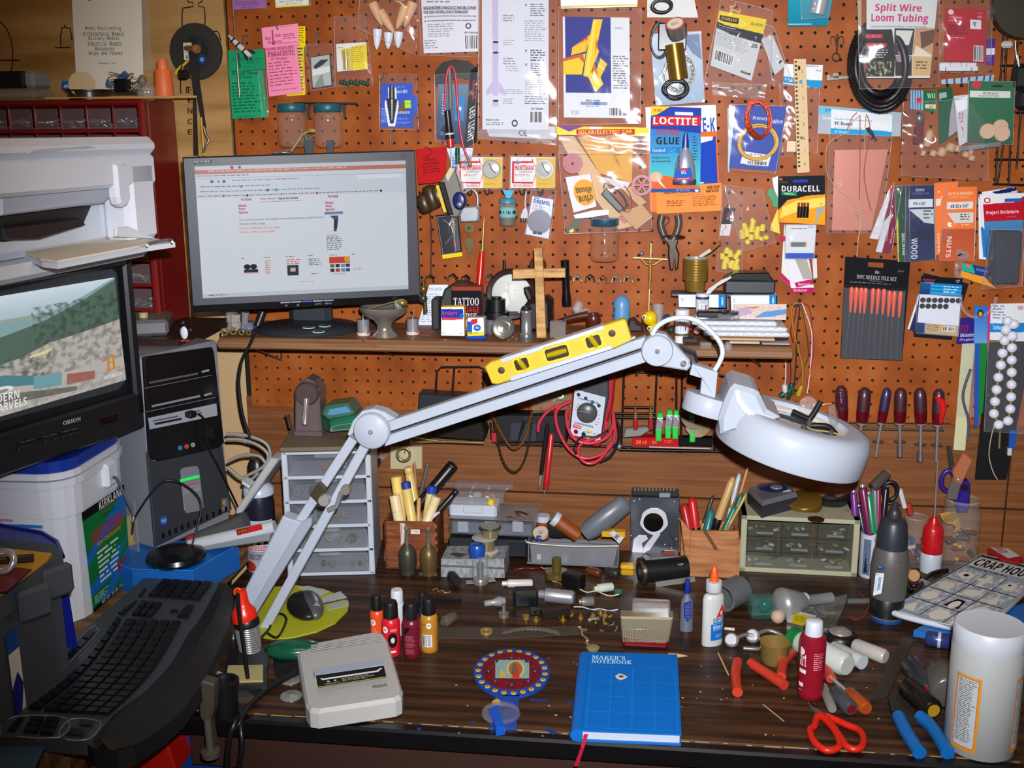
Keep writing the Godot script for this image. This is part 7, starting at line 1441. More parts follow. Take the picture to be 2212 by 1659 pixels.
func lamp_and_level()->void:
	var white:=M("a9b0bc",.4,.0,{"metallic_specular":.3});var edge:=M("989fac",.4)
	zm(480,780,3.319)
	thing("magnifier_lamp","white swing-arm magnifier lamp clamped to the left of the desk","lamp",D(75,2010))
	var zl:=.47
	part("lower_bar",plate([905,545,965,580,560,1200,510,1160],zl,.022,.002),white);part("lower_bar",plate([985,605,1048,632,300,1990,223,1990],zl+.004,.02,.002),white)
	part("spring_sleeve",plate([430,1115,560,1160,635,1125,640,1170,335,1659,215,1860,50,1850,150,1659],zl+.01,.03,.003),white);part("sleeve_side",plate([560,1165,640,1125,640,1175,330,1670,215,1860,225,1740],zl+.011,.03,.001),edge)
	var c:=W(1068,505,zl+.012);var k:=px(1,c);var rz:=FZ(c)
	part("elbow_disc",lx(rz,[0,.004,118*k,.004,130*k,.001,132*k,-.012,0,-.012],36),white);part("elbow_cover",plate([895,530,935,430,1000,360,1080,342,1160,365,1240,415,1180,440,960,500,915,540],zl,.03,.002),white);part("elbow_bolt",lx(rz,[0,.01,10*k,.009,20*k,.005,21*k,.003],14),steel)
	part("clamp_fitting",plate([625,965,690,870,745,925,690,1030],zl+.012,.012,.002),M("4a4030",.4,.5));part("knob",lx(FZ(W(730,1000,zl+.02)),[0,.004,.0095,.004,.0105,.001,.0105,-.01],18),M("a8a8a0",.35,.4));part("knob",lx(FZ(W(885,925,zl+.02)),[0,.004,.008,.004,.009,.001,.009,-.008],18),M("8f8a80",.35,.4));part("chrome_link",tb(wl([760,1070,820,1040,850,950,905,895],zl+.018),.0045,8),steel)
	zm(0,0,1)
	part("upper_bar",plate([835,912,1395,728,1387,752,838,934],zl-.01,.022,.002),white);part("upper_bar",plate([838,941,1386,760,1398,782,830,965],zl-.008,.022,.002),white)
	zm(1200,680,4.365)
	part("head_joint",plate([820,330,850,240,960,175,1040,190,1265,430,1275,490,1240,530,960,485,860,430],zl+.002,.03,.003),white);c=W(960,340,zl+.004);k=px(1,c);rz=FZ(c)
	part("joint_disc",lx(rz,[0,.004,140*k,.004,150*k,.001,152*k,-.01],36),white);part("bolt",lx(rz,[0,.011,14*k,.01,27*k,.005,28*k,.003],14),steel);part("bolt",lx(Transform3D(rz.basis,W(1205,462,zl+.004)),[0,.007,14*k,.006,32*k,.001,33*k,-.002],14),steel)
	part("dark_knuckle",plate([1180,310,1330,370,1350,470,1290,500,1150,330],zl-.02,.03,.006),M("26262a",.4));part("neck_block",plate([1290,465,1530,545,1505,785,1365,740,1380,600,1265,565],zl,.028,.0008),white)
	var hp:=W(1450,850,zl-.01);part("swivel_drum",lx(frame(hp,0,-6,-14),[0,-.016,.043,-.016,.044,-.013,.044,.013,.042,.016,0,.016],32),white)
	part("cable",tb(curve(wl([910,190,960,110,1060,50,1200,25,1340,60,1460,150,1550,260,1575,360,1545,450,1500,525],zl-.005),6),.0043,8),M("c4ccd6",.4))
	zm(1560,760,5.53)
	c=W(850,985,.45);var hf:=frame(c,0,0,-15)
	part("shade",lx(hf,[.113,-.034,.124,-.034,.126,-.03,.126,.014,.118,.03,.104,.033,.084,.032,.08,.026,.08,-.02,.113,-.034],48),white);part("lens_rim",lx(hf,[.062,.02,.068,.025,.081,.025],40),M("d8d0bc",.4));part("lens",lx(hf,[0,.018,.062,.016,.066,.012,.066,.008,0,.004],36),G("dfe6e4",.12,.03))
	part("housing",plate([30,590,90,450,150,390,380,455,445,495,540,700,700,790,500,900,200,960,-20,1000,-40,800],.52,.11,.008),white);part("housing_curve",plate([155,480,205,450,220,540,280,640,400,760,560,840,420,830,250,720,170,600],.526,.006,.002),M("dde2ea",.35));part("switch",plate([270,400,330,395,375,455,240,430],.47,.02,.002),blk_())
	thing("eye_magnifier","clear folding eye magnifier with black arms lying on the lamp head","magnifier",hf*Vector3(.04,.035,0))
	for q in [[1030,640,110,.46],[1330,760,150,.44]]:
		var m:=W(q[0],q[1],q[3]);part("lens",lx(Transform3D(Basis.from_euler(Vector3(PI/2-.3,1.1 if q[0]>1200 else .2,0)),m),[0,.004,px(q[2],m)*.7,.003,px(q[2],m),0,px(q[2],m)*.7,-.003,0,-.004],30),G("e4e0dc",.1,.03))
	for q in [[840,710,1010,790,1060,780,1180,590],[1060,880,1180,880,1280,900,1360,980]]:part("black_arm",tb(curve(wl(q,.475),5),.0048,6),blk_())
	part("frame_wire",tb(curve(wl([1080,780,1100,680,1200,630,1310,620],.475),5),.0012,5),M("a89a60",.3,.8));part("frame_wire",tb(curve(wl([1010,890,1080,930,1230,950,1380,980],.48),5),.0016,5),M("c0b070",.3,.8))
	for q in [[1040,850],[1300,975],[970,915]]:part("hinge",bb(Vector3(.008,.012,.008),W(q[0],q[1],.48),.002),M("5a5a5c",.3,.7))
	zm(0,0,1)
	thing("spirit_level","yellow torpedo spirit level resting along the lamp's upper arm","level",W(1205,760,.46))
	var yel:=M("c6ac12",.45);var o:=PackedVector2Array();var zz:=.482
	part("body",plate([1047,793,1058,783,1345,690,1352,692,1365,735,1330,752,1075,831,1062,829],zz,.022,.002),yel)
	for q in [[1080,776,1303,703,1306,711,1084,785],[1100,815,1320,746,1323,754,1104,824]]:part("aluminium_rail",plate(q,zz+.002,.026,.001),M("c8d0dc",.3,.3))
	for q in [[1127,786,30,24,1],[1203,762,50,26,0],[1282,737,32,24,1]]:
		var m:=W(q[0],q[1],zz+.0005);k=px(1,m);var vf:=frame(m,0,0,17)
		var b:=B.new();b.X=vf;b.prism(rr((q[2]+10)*k,(q[3]+12)*k,.006),-.002,.0015);part("window_rim",b,M("d4b818",.4));b=B.new();b.X=vf;b.prism(rr(q[2]*k,q[3]*k,.004),-.001,.002);part("window",b,M("33201a",.3));b=B.new();b.X=vf*frame(Vector3(0,0,.002),0,0,90 if not q[4] else 20);b.lathe([0,-q[2]*.45*k,.004,-q[2]*.44*k,.005,0,.004,q[2]*.44*k,0,q[2]*.45*k],14);part("vial",b,M("a8980c",.1,.1))
	for q in [[1083,800],[1322,720]]:var m:=W(q[0],q[1],zz+.0004);part("hang_hole",lx(FZ(m),[0,.0005,.0052,.0005,.006,0],18),M("3a2c0c",.6))
	rod("spring",W(1330,748,.47),W(1372,728,.47),[.003,0,.003,1],M("b8bcc4",.3,.8))
func blk_()->Material:return M("141416",.35)
func lay(nm:String,a:Vector3,b:Vector3,pf:Array,m:Material,seg:=12)->MeshInstance3D:return rod(nm,a,b,pf,m,seg)
func dp(x:float,y:float,lift:=.0)->Vector3:return D(x,y,DESK+lift)
func top_at(p:Vector3,x:float,y:float)->Vector3:return W(x,y,p.z)
func dslab(nm:String,l:Array,th:float,m:Material,h:=DESK,uv:=Rect2())->MeshInstance3D:
	var b:=B.new();var q:=dl(l,h+th);loft(b,lid_of(q,h),q);return part(nm,b,m)
func dprint(nm:String,l:Array,h:float,cmds:String,w:int,hh:int,kind:="satin")->MeshInstance3D:
	var a:=art(w,hh,cmds);var q:=dl(l,h);var b:=B.new();b.quad(q[0],q[1],q[2],q[3],Vector3.UP,a[1]);return part(nm,b,pmat(a[0],kind))
func desk_back()->void:
	var blk:=M("151517",.35);var clr:=G("c8d0d8",.16,.1);var white:=M("b9c0ca",.4)
	zm(480,780,3.319)
	var p:=dp(1095,1538);var fr:=frame(p,10)
	thing("drawer_tower","white plastic tower of five clear drawers behind the lamp arm","drawers",p)
	var tl:=H(405,655,fr);var wd:=-H(470,1590,fr).x;var hh:=tl.y
	var b:=B.new();b.X=fr
	b.box(Vector3(.012,hh,.16),Vector3(-.006,hh/2,-.085),.002);b.box(Vector3(.012,hh,.16),Vector3(-wd+.006,hh/2,-.085),.002);b.box(Vector3(wd,hh,.006),Vector3(-wd/2,hh/2,-.165))
	for k in 6:b.box(Vector3(wd,.007,.16),Vector3(-wd/2,.004+k*(hh-.008)/5,-.085),.001)
	part("frame",b,white)
	b=B.new();b.X=fr;b.box(Vector3(wd+.006,.01,.17),Vector3(-wd/2,hh+.004,-.083),.004);part("dusty_top",b,M("6e634e",.6))
	var dh:=(hh-.008)/5
	for k in 5:
		b=B.new();b.X=fr;var c:=Vector3(-wd/2,.0075+k*dh+dh/2,0);b.box(Vector3(wd-.03,dh-.01,.004),c+Vector3(0,0,.002),.0015);var dr:=part("drawer",b,G("8a9098",.16,.15))
		b=B.new();b.X=fr;b.box(Vector3(.045,.006,.01),c+Vector3(0,dh*.36,.006),.003);part("lip",b,clr,dr)
		b=B.new();b.X=fr;b.box(Vector3(wd-.03,dh-.012,.004),c+Vector3(0,0,-.1));part("drawer_back",b,M("30343a",.6),dr)
		for j in 9:
			b=B.new();b.X=fr*Transform3D(Basis(Vector3.RIGHT,1.3)*Basis(Vector3.BACK,rng.randf()),c+Vector3(rng.randf_range(-.07,.07),-dh*.3+rng.randf()*.008,-.02));var r:=rng.randf_range(.004,.011);b.lathe([r*.35,0,r,0,r,.003,r*.35,.003],14);part("washer" if j%2 else "gear",b,M(["8a8680","b89a5c","5a564e","b8b8b8"][j%4],.3,.8),dr)
	var zc:=p.z-.06
	var q:=W(612,550,zc);thing("desk_sharpener","grey cast metal hand-cranked sharpener standing on the drawer tower","sharpener",q);var gm:=M("77686a",.35,.5)
	part("body",plate([515,550,512,240,540,165,600,125,650,150,690,210,700,400,712,540],zc,.05,.006),gm);part("dial",lx(FZ(W(605,235,zc+.003)),[0,.0,.0215,.0,.0235,.004,.025,.002,.025,-.02],26),M("5c4c4a",.4,.3));rod("handle",W(592,460,zc+.03),W(605,262,zc+.008),[0,0,.006,.02,.0068,.2,.0055,.5,.0066,.95,0,1],M("a8a098",.2,.8));boxat("foot",505,505,715,550,zc+.01,.06,gm,.004);rod("side_lever",W(490,480,zc),W(465,385,zc),[.004,0,.004,.8,.006,1],M("4a423a",.4,.6))
	q=W(840,515,zc+.01);thing("tin_car","green tin toy car parked on the drawer tower","toy car",q);var gr:=M("1f6a4c",.3);part("body",plate([765,515,760,440,800,420,940,395,965,440,950,500],zc+.03,.07,.006),gr);part("cabin",plate([705,385,735,325,890,305,945,375,935,400,760,430],zc+.01,.06,.006),M("3c6a54",.35));part("windscreen",plate([750,385,775,345,890,325,925,365,800,385],zc+.0115,.002),M("5a90b8",.15));part("grille",tb(curve(wl([775,500,800,470,860,455,945,450,930,485,860,492,800,500],zc+.034),4,true),.0016,5),steel);part("dark_side",plate([700,395,760,430,770,510,715,490],zc+.0,.05,.004),M("123a2c",.35))
	zm(860,780,3.455);thing("wall_outlet","cream wall outlet plate with a black plug on the wood panel","outlet",W(90,720,-.006));part("plate",plate([-60,640,178,640,178,808,-60,808],.0,.007,.002),M("b8ac84",.45));part("socket",lx(FZ(W(60,700,.0)),[0,.002,.014,.002,.0165,0],24),M("c4b892",.4));part("slot",boxw(W(50,680,.0026),Vector3(.0015,.008,.001)),blk);zm(480,780,3.319);rod("plug",W(1125,710,.02),W(1165,670,.0),[.006,0,.008,.5,.008,1],clr);part("cord",tb(curve(wl([1125,700,1120,740,1100,780,1085,850,1080,1200],.025),5),.004,7),blk)
	zm(860,780,3.455);p=dp(295,1560);fr=frame(p,3);var zb:=p.z
	thing("pen_box","open reddish wooden finger-jointed box full of pens and markers","box",p);var w0:=-H(-95,1560,fr).x;var h0:=H(290,1205,fr).y
	for e in [[Vector3(w0,h0,.006),Vector3(-w0/2,h0/2,-.003)],[Vector3(w0,h0,.006),Vector3(-w0/2,h0/2,-.1)],[Vector3(.006,h0,.1),Vector3(-.003,h0/2,-.05)],[Vector3(.006,h0,.1),Vector3(-w0+.003,h0/2,-.05)],[Vector3(w0,.006,.1),Vector3(-w0/2,.003,-.05)]]:b=B.new();b.X=fr;b.box(e[0],e[1],.0008);part("board",b,tri_wood())
	for k in 6:b=B.new();b.X=fr;b.box(Vector3(.0075,h0/13,.0075),Vector3(-.003,h0*(k+.5)/6,-.003));part("finger_joint",b,M("8a4a24",.6))
	var la:=art(50,26,"f d8ccc0|t 20 34 60 34 a05050 s 1 4 0|r 6 10 88 8 c89090");b=B.new();b.X=fr;var fq:=fp([95,1255,162,1255,162,1292,95,1290],fr);b.quad(v3(fq[0]),v3(fq[1]),v3(fq[2]),v3(fq[3]),Vector3(0,0,1),la[1]);part("price_label",b,pmat(la[0]))
	zm(480,780,3.319);pack("bank_note","old reddish paper bank note taped to the wooden pen box","paper",[1165,1152,1312,1165,1305,1300,1165,1432],zb+.004,"f c8b8a8|r 8 6 84 88 d4c4b4|r 14 10 72 80 b08a80|r 20 14 60 72 ccb8a8|c 52 46 26 18 a06a60|c 52 46 18 12 d0bcac|p a06a60 52 38 64 52 40 52|l 22 70 56 14 a07a70 4","paper",.0004)
	zm(860,780,3.455)
	for e in [["marker","fat cream marker with a blue cap at the left of the pen box",105,1190,55,900,.0105,"d9bd6a","23388c",zb-.03,.87],["marker","tall cream marker standing behind the others in the pen box",150,1195,75,790,.0098,"d4b468","d4b468",zb-.07,.9],["pencil","thin dark metal rod leaning in the pen box",120,1200,222,765,.0038,"55524e","55524e",zb-.06,.97],["pencil","pencil with a pink eraser end standing in the pen box",150,1195,122,755,.003,"9a6a4c","c86a70",zb-.08,.95],["marker","thick glossy black marker leaning far right out of the pen box",135,1100,415,770,.0125,"120d10","1c1014",zb-.05,.96],["marker","cream glue stick with a bright blue cap in the pen box",215,1190,255,930,.0105,"d8c480","1f3c9c",zb-.03,.84],["marker","cream marker with a printed round end in the pen box",215,1200,288,1010,.0105,"e0cc98","dcc898",zb-.015,.78],["brush","small wooden stick standing at the front of the pen box",150,1205,155,1020,.0045,"b88c50","b88c50",zb-.02,.95],["knife","black handled craft knife leaning out of the pen box to the right",230,1200,440,965,.0062,"131315","131315",zb-.02,.9],["pencil","red and silver stick lying against the black knife",215,1205,310,1120,.0034,"a8242c","b8b8bc",zb-.01,.5],["marker","fat cream marker with a cork end left of the box middle",20,1150,-15,860,.0115,"dcc070","e6c868",zb-.04,.7],["marker","cream marker tilted left with an orange print in the pen box",10,1200,-28,1000,.0115,"e4d0a0","e0cc9c",zb-.02,.6]]:
		var a:=W(e[2],e[3],e[9]);var t:=W(e[4],e[5],e[9]-.012);var r:float=e[6];var low:=a+(a-t).normalized()*maxf(0,.03)
		thing(e[0],e[1],e[0],low,"pens in the wooden box").remove_meta("group");rod("barrel",low,t,[0,0,r,0,r,e[10]-.01,r*.9,e[10],0,e[10]+.001],M(e[7],.35));rod("cap",low,t,[r*.92,e[10],r*1.02,e[10]+.005,r*1.02,.985,r*.8,1,0,1],M(e[8],.4))
	for k in 2:
		p=dp([62,225][k],1600);p.z=zb+.02;p.y=DESK;var m:=M(["4a463c","6a5632"][k],.4,.6);thing("oil_cup",["dull grey metal oil can with a tall spout before the pen box","brassy metal oil can with a tall spout before the pen box"][k],"oil can",p);pp("body",p,[0,0,60,0,60,40,68,60,68,150,50,190,22,215,20,220],m,24);pp("spout",p,[18,215,14,330,20,335,18,345,0,346],M("8a8674",.3,.7),14)
	p=dp(660,1430);zb=.1
	thing("dark_case","dark plastic case at the bottom of the stack of boxes","case",dp(660,1420));boxat("body",375,1320,960,1470,zb+.02,.09,M("1c2026",.4),.003)
	thing("clear_box","large cloudy clear box with latches in the middle of the stack","box",W(700,1300,zb));boxat("body",380,1195,1025,1320,zb+.025,.1,G("9aa0a8",.16,.2),.004);boxat("lid",372,1170,1035,1200,zb+.03,.11,G("b8bec4",.16,.2),.003);boxat("inner",400,1205,1000,1310,zb+.01,.05,M("5c6066",.6),.003)
	for k in 3:boxat("latch",438+k*205,1200,525+k*205,1285,zb+.03,.006,M("9096a0",.35),.002)
	thing("white_box","small white plastic box with a tab on the stack","box",W(555,1175,zb));boxat("body",375,1075,735,1178,zb+.015,.06,white,.005);boxat("tab",485,1085,630,1140,zb+.018,.004,white,.0015)
	thing("divided_tray","clear divided tray holding a yellow cap on the white box","tray",W(600,1060,zb));boxat("tray",405,975,790,1072,zb-.01,.06,G("a8b0b8",.14,.1),.003);part("yellow_cap",lx(up(W(690,1065,zb),W(700,1030,zb)),[0,0,.009,0,.007,.011,0,.011],14),M("d8b828",.4));boxat("clear_cap",555,985,620,1025,zb,.012,G("e0e4e8",.16,.08),.003)
	for x in [525,650]:boxat("divider",x,985,x+6,1070,zb-.008,.05,clr)
	thing("clear_strip","flat grey clear strip lying on top of the plastic box stack","strip",W(600,950,.05));boxat("strip",345,905,860,965,.05,.02,G("a89898",.16,.12),.002)
	for k in 2:q=[W(875,1190,.11),W(940,1150,.09)][k];solo("seed_pod",["brown flat seed pod lying on the clear box, front one","brown flat seed pod lying on the clear box, rear one"][k],"seed pod",q,podb(q,[-.32,-.36][k]),M("4a2a16",.4))
	p=dp(560,1620);thing("stone_block","grey white veined stone block with brown stains before the boxes","block",p);zb=p.z
	var vein:=tri_mat(noisetex(128,128,1.5,5.0,[.0,"707274",.5,"8f9294",1.0,"a6a8a6"],41),Vector3(9,9,9),.5)
	part("block",tboxs([318,1480,790,1480,795,1620,318,1618],zb,.075),vein);boxat("seam",318,1535,795,1541,zb+.001,.002,M("5a5a54",.7));part("stain",dcard([380,1440,420,1430,520,1440,460,1462],zb),M("4a3a26",.6))
	p=W(690,1465,zb-.03);thing("solder_spool_stack","stack of three small spools of solder wire on the stone block","spools",p)
	for k in 3:pp("spool_core",p+Vector3([0,-.008,.0][k],px([0,55,170][k],p),0),[0,0,62,0,62,[50,100,70][k],0,[50,100,70][k]],M("a89c70",.2,.8));pp("spool_flange",p+Vector3([-.008,-.012,.0][k],px([48,150,235][k],p),0),[0,0,[88,92,82][k],0,[92,96,84][k],6,[80,86,80][k],12,0,13],M(["b8b4b4","a8a49c","3c3a34"][k],.4))
	pp("spool_label",p+Vector3(0,px(250,p),0),[0,0,74,0,74,3,0,4],M("8c8a80",.5));
	p=dp(615,1655);thing("vacuum_tube","glass vacuum tube with a blue cap standing on the desk","tube",p);pp("glass",p,[40,30,58,40,62,90,60,190,58,215],G("d8dcdc",.12,.03),24);pp("blue_cap",p+Vector3(-.006,0,0),[56,205,60,215,62,270,50,292,0,298],M("1a48a0",.3),24);pp("metal_base",p,[0,0,58,0,62,20,50,40,0,44],M("98958c",.25,.8));pp("plates",p,[24,44,26,150,10,160,10,200,0,200],M("5a5650",.4,.5));b=B.new();b.X=frame(p,20);b.box(Vector3(.06,.002,.014),Vector3(0,.004,0));part("flange",b,M("a8a59a",.3,.8))
	zm(920,1000,3.95)
	var pq:=dp(1255,885);zb=pq.z;thing("metal_pan","dull aluminium loaf pan holding odds and ends","pan",pq);var al:=M("84868a",.42,.5)
	part("front",plate([885,672,1640,705,1600,890,930,868,900,850],zb+.02,.004,.001),al);part("rim",tb(curve(wl([850,655,900,685,1250,710,1645,708],zb+.022),4),.0028,6),M("a0a09a",.35,.7));boxat("back",850,640,1640,700,zb-.07,.004,al);part("floor",bb(Vector3(.19,.003,.09),Vector3(pq.x,DESK+.012,zb-.025)),al);boxat("side",1635,700,1645,880,zb+.018,.09,al);boxat("side",868,660,880,840,zb+.018,.09,al)
	part("sticker",plate([948,780,980,780,980,822,948,822],zb+.0212,.0008),M("b8a8a8",.6))
	for e in [["pill_bottle","amber pill bottle with a white cap standing at the left of the pan",1000,640,1000,445,.014,.25,zb-.03],["pill_bottle","amber pill bottle lying in the pan with its white cap up",1300,620,1085,465,.016,.18,zb-.03]]:
		var a:=W(e[2],e[3],e[8]);var t:=W(e[4],e[5],e[8]);thing(e[0],e[1],"bottle",a);rod("amber_body",a,t,[0,0,e[6],0,e[6],1-e[7],e[6]*.8,1-e[7]],M("8a4208",.12,0,{"clearcoat_enabled":true}));rod("white_cap",a,t,[0,.99-e[7],e[6]*1.05,1-e[7],e[6]*1.05,1,0,1],white)
	thing("tape_roll","small cream tape roll on the pan rim over a blue clip","tape",W(985,590,zb+.02));part("roll",lx(Transform3D(Basis.from_euler(Vector3(.5,0,.1)),W(980,600,zb+.015)),[.005,-.004,.016,-.004,.016,.004,.005,.004,.005,-.004],20),M("c4b8a4",.6));boxat("blue_clip",940,625,990,670,zb+.03,.01,M("1c3c80",.4),.002)
	thing("glasses_case","long grey plastic glasses case leaning in the pan","case",W(1480,470,zb));var g0:=W(1345,615,zb);var g1:=W(1720,330,zb-.02);b=B.new();b.X=up(g0,g1)*Transform3D(Basis.from_scale(Vector3(1,1,.7)),Vector3.ZERO);var gl:=g0.distance_to(g1);b.lathe([0,0,.016,.002,.0215,.02,.023,gl*.5,.021,gl*.93,.013,gl,0,gl+.002],18);part("case",b,M("5e666e",.35));
	solo("black_knife","black triangular tool lying in the pan behind the bottles","tool",W(1150,590,zb-.02),plate([1030,500,1070,500,1320,620,1090,640,1040,610],zb-.02,.01,.001),blk)
	thing("yellow_label_box","yellow box with a torn white label at the right of the pan","box",W(1560,620,zb));boxat("yellow",1500,585,1700,640,zb+.005,.02,M("d0a018",.4));card("torn_label",[1560,600,1600,575,1690,640,1650,690],zb+.02,"f c8c4c4|t 16 40 70 34 303030 b Hi|l 10 10 80 20 b0a8a8 2")
	zm(1300,1020,4.147)
	p=dp(470,800);zb=p.z-.05
	thing("hard_drive","opened hard disk drive with shiny platter cut-outs leaning on the panel","hard drive",p);part("body",plate([252,225,700,235,685,800,262,800],zb,.022,.002),M("5c6068",.22,.8));boxat("connector",268,158,690,225,zb-.002,.02,M("3c3a36",.35,.6),.002)
	var sh:=M("e4e4ec",.3,.3)
	for k in 12:boxat("pin",290+k*32,150,302+k*32,172,zb,.01,steel)
	var rg:=[]
	for k in 40:var a2:=TAU*k/40;rg.append_array([468+cos(a2)*(122+5*sin(a2*7)),440+sin(a2)*(118+5*sin(a2*5))])
	part("platter_window",plate(rg,zb+.002,.003),sh);part("hub",lx(FZ(W(462,450,zb+.003)),[0,.001,.004,.001,.0045,.0,.02,.0005,.0215,0],26),M("201a18",.15,.8));part("arm",plate([490,535,525,560,430,700,385,720,365,690,400,640],zb+.004,.004,.001),sh);part("pivot_plate",plate([285,600,330,565,400,570,415,600,360,640,370,700,430,740,420,785,290,780,268,720],zb+.002,.003,.001),sh);part("coil",plate([530,720,560,705,650,708,655,745,540,752],zb+.003,.004,.001),M("7a2a14",.2,.6));part("chip",plate([515,190,612,190,612,225,515,225],zb+.002,.003),M("8a8e94",.4))
	for e in [[290,260],[340,243],[650,265],[668,600],[565,650],[625,682],[262,570],[300,785],[690,420]]:orb("screw",Vector3(.0022,.0022,.001),W(e[0],e[1],zb+.001),steel,8)
	part("seam_arc",tb(curve(wl([580,510,630,580,650,680],zb+.0005),5),.0006,4),M("22242a",.5))
	p=dp(390,1000);thing("black_tube","short thick black tube lettered TOP lying before the hard drive","tube",p);var ta:=W(345,890,p.z);var tbv:=W(755,850,p.z-.03);b=B.new();var tf:=up(ta,tbv);b.X=tf;var tl2:=ta.distance_to(tbv);b.lathe([.018,0,.027,0,.029,.003,.029,.008,.0245,.01,.0245,tl2,0,tl2],30);part("body",b,blk);b=B.new();b.X=tf;b.lathe([.0,.02,.0175,.02,.018,0],24);part("bore",b,M("050505",.6));var tpa:=art(60,24,"f 151517|t 6 14 88 72 b8b8b8 b TOP");part("lettering",quadw([675,820,735,812,737,835,677,843],p.z+.012,tpa[1]),pmat(tpa[0]));part("mouth_ring",lx(tf,[.02,-.001,.028,-.001,.029,.004],30),M("3a342e",.3,.5))
	thing("yellow_clip","yellow plastic block beside the black tube","block",dp(225,935));boxat("upper",165,835,292,880,p.z-.02,.02,M("d8a818",.4),.003);boxat("lower",168,880,290,935,p.z-.018,.02,M("b88a10",.4),.003)
	solo("metal_bar","flat drilled metal bar lying before the wooden tool box","bar",dp(660,990),plate([480,985,830,935,840,980,485,1030],p.z+.01,.003),M("7c7c78",.35,.7))
	p=dp(1215,950);zb=p.z;thing("tool_box_cube","open square wooden box full of pliers and brushes","box",dp(1000,950));part("front",plate([800,530,1225,530,1205,950,770,950],zb,.008,.001),boxwood);part("side",tboxs([705,420,800,530,772,950,745,760],zb-.003,.006),boxwood);boxat("back",715,430,1130,840,zb-.09,.008,boxwood);part("right_side",bb(Vector3(.007,.1,.09),W(1205,740,zb-.05)),boxwood);boxat("bottom",760,930,1200,945,zb-.002,.085,boxwood)
	for e in [["pliers_handle","red handled pliers at the left of the square tool box",790,560,730,275,.0095,"a81c1c",zb-.05],["pliers_handle","red and grey handled cutter second in the square tool box",850,560,805,225,.0095,"c0201c",zb-.05],["wood_tool","thick wooden handled tool with printed letters in the square tool box",990,560,1180,40,.0085,"c0985c",zb-.03],["brush","green handled brush lettered in white in the square tool box",1070,580,1200,300,.006,"127058",zb-.02],["brush","second green brush leaning right in the square tool box",1110,560,1260,180,.0055,"1a5a4a",zb-.04],["brush","tall brush with a copper ferrule rising behind the lamp head",1180,400,1310,-50,.0032,"b8804c",zb-.05],["brush","brush with a gold ferrule leaning far right",1130,500,1300,185,.0034,"a88c48",zb-.02],["marker","teal capped pen in the square tool box",935,560,985,330,.009,"1e6a68",zb-.03],["brush","brush with a clear sleeve behind the wooden tool",1160,300,1235,10,.005,"b0b8b8",zb-.06],["awl","dark curved pick behind the teal pen",890,520,1000,205,.004,"3a2a1c",zb-.06],["brush","slim black handled brush at the right of the square tool box",1085,540,1225,260,.006,"141a18",zb-.06]]:
		var a:=W(e[2],e[3],e[8]);var t:=W(e[4],e[5],e[8]-.015);var r:float=e[6];a+=(a-t).normalized()*.03;thing(e[0],e[1],"brush" if e[0]=="brush" else "tool",a);rod("handle",a,t,[0,0,r*.7,0,r,.3,r,.9,r*.6,.98,0,1],M(e[7],.35));rod("ferrule",a,t,[r*.75,.22,r*1.06,.26,r*1.06,.4,r*.98,.42],M("1b1b1c" if r>.007 else "b08a5c",.3,.6))
	solo("brown_stick","thin brown stick hanging over the front of the square tool box","stick",W(970,610,zb+.006),tb([W(920,525,zb+.005),W(1025,690,zb+.008)],.0032,7),M("6a4426",.6))
	zm(1560,1000,4.367)
	p=dp(1270,1080);fr=frame(p,-1);w0=-H(160,1065,fr).x;h0=H(1310,545,fr).y
	thing("parts_cabinet","beige metal cabinet with three rows of smoky clear drawers","cabinet",dp(720,1070));var bg:=M("a8a68a",.5)
	for e in [[Vector3(w0,.009,.13),Vector3(-w0/2,h0-.0045,-.066)],[Vector3(w0,.01,.13),Vector3(-w0/2,.005,-.066)],[Vector3(.012,h0,.13),Vector3(-.006,h0/2,-.066)],[Vector3(.012,h0,.13),Vector3(-w0+.006,h0/2,-.066)],[Vector3(w0,h0,.004),Vector3(-w0/2,h0/2,-.13)]]:b=B.new();b.X=fr;b.box(e[0],e[1],.001);part("case",b,bg)
	dh=(h0-.022)/3
	for r in 3:
		for k in 3:
			var cw:=(w0-.026)/3;var c:=Vector3(-.013-cw*(k+.5),.011+dh*(r+.5),-.003);b=B.new();b.X=fr;b.box(Vector3(cw-.0015,dh-.002,.004),c,.001);var dr:=part("drawer",b,G("6a6a58",.16,.1));b=B.new();b.X=fr;b.box(Vector3(cw*.5,.004,.008),c+Vector3(0,-dh*.22,.004),.001);part("pull",b,clr,dr);b=B.new();b.X=fr;b.box(Vector3(cw-.003,dh-.004,.003),c+Vector3(0,0,-.06));part("liner",b,M("26261e",.7),dr)
			for j in 6:b=B.new();b.X=fr*Transform3D(Basis.from_euler(Vector3(rng.randf()*3,rng.randf()*3,0)),c+Vector3(rng.randf_range(-.4,.4)*cw,rng.randf_range(-.4,.0)*dh,-.02));b.box(Vector3(.012,.005,.006),Vector3.ZERO,.001);part("small_part",b,M(["5a6a58","8a7a50","a8a8a0","3a3a38","c8c8c0","6a4a3a"][(j+r+k)%6],.4),dr)
	var tz:=p.z-.05
	q=fr*Vector3(0,h0,0);var ty:=q.y
	thing("disc_player","grey portable disc player with a blue dial on the parts cabinet","player",Vector3(q.x,ty,tz));var cp:=[D(370,520,ty),D(705,430,ty),D(560,270,ty+.0),D(235,380,ty)]
	b=B.new();var up1:=lid_of(cp,ty+.026);loft(b,cp,up1);part("base",b,M("2a2e34",.4));b=B.new();var hi:=[];for e in up1:hi.append((e as Vector3).lerp((up1[0]+up1[2])/2.0,.08)+Vector3(0,.01,0))
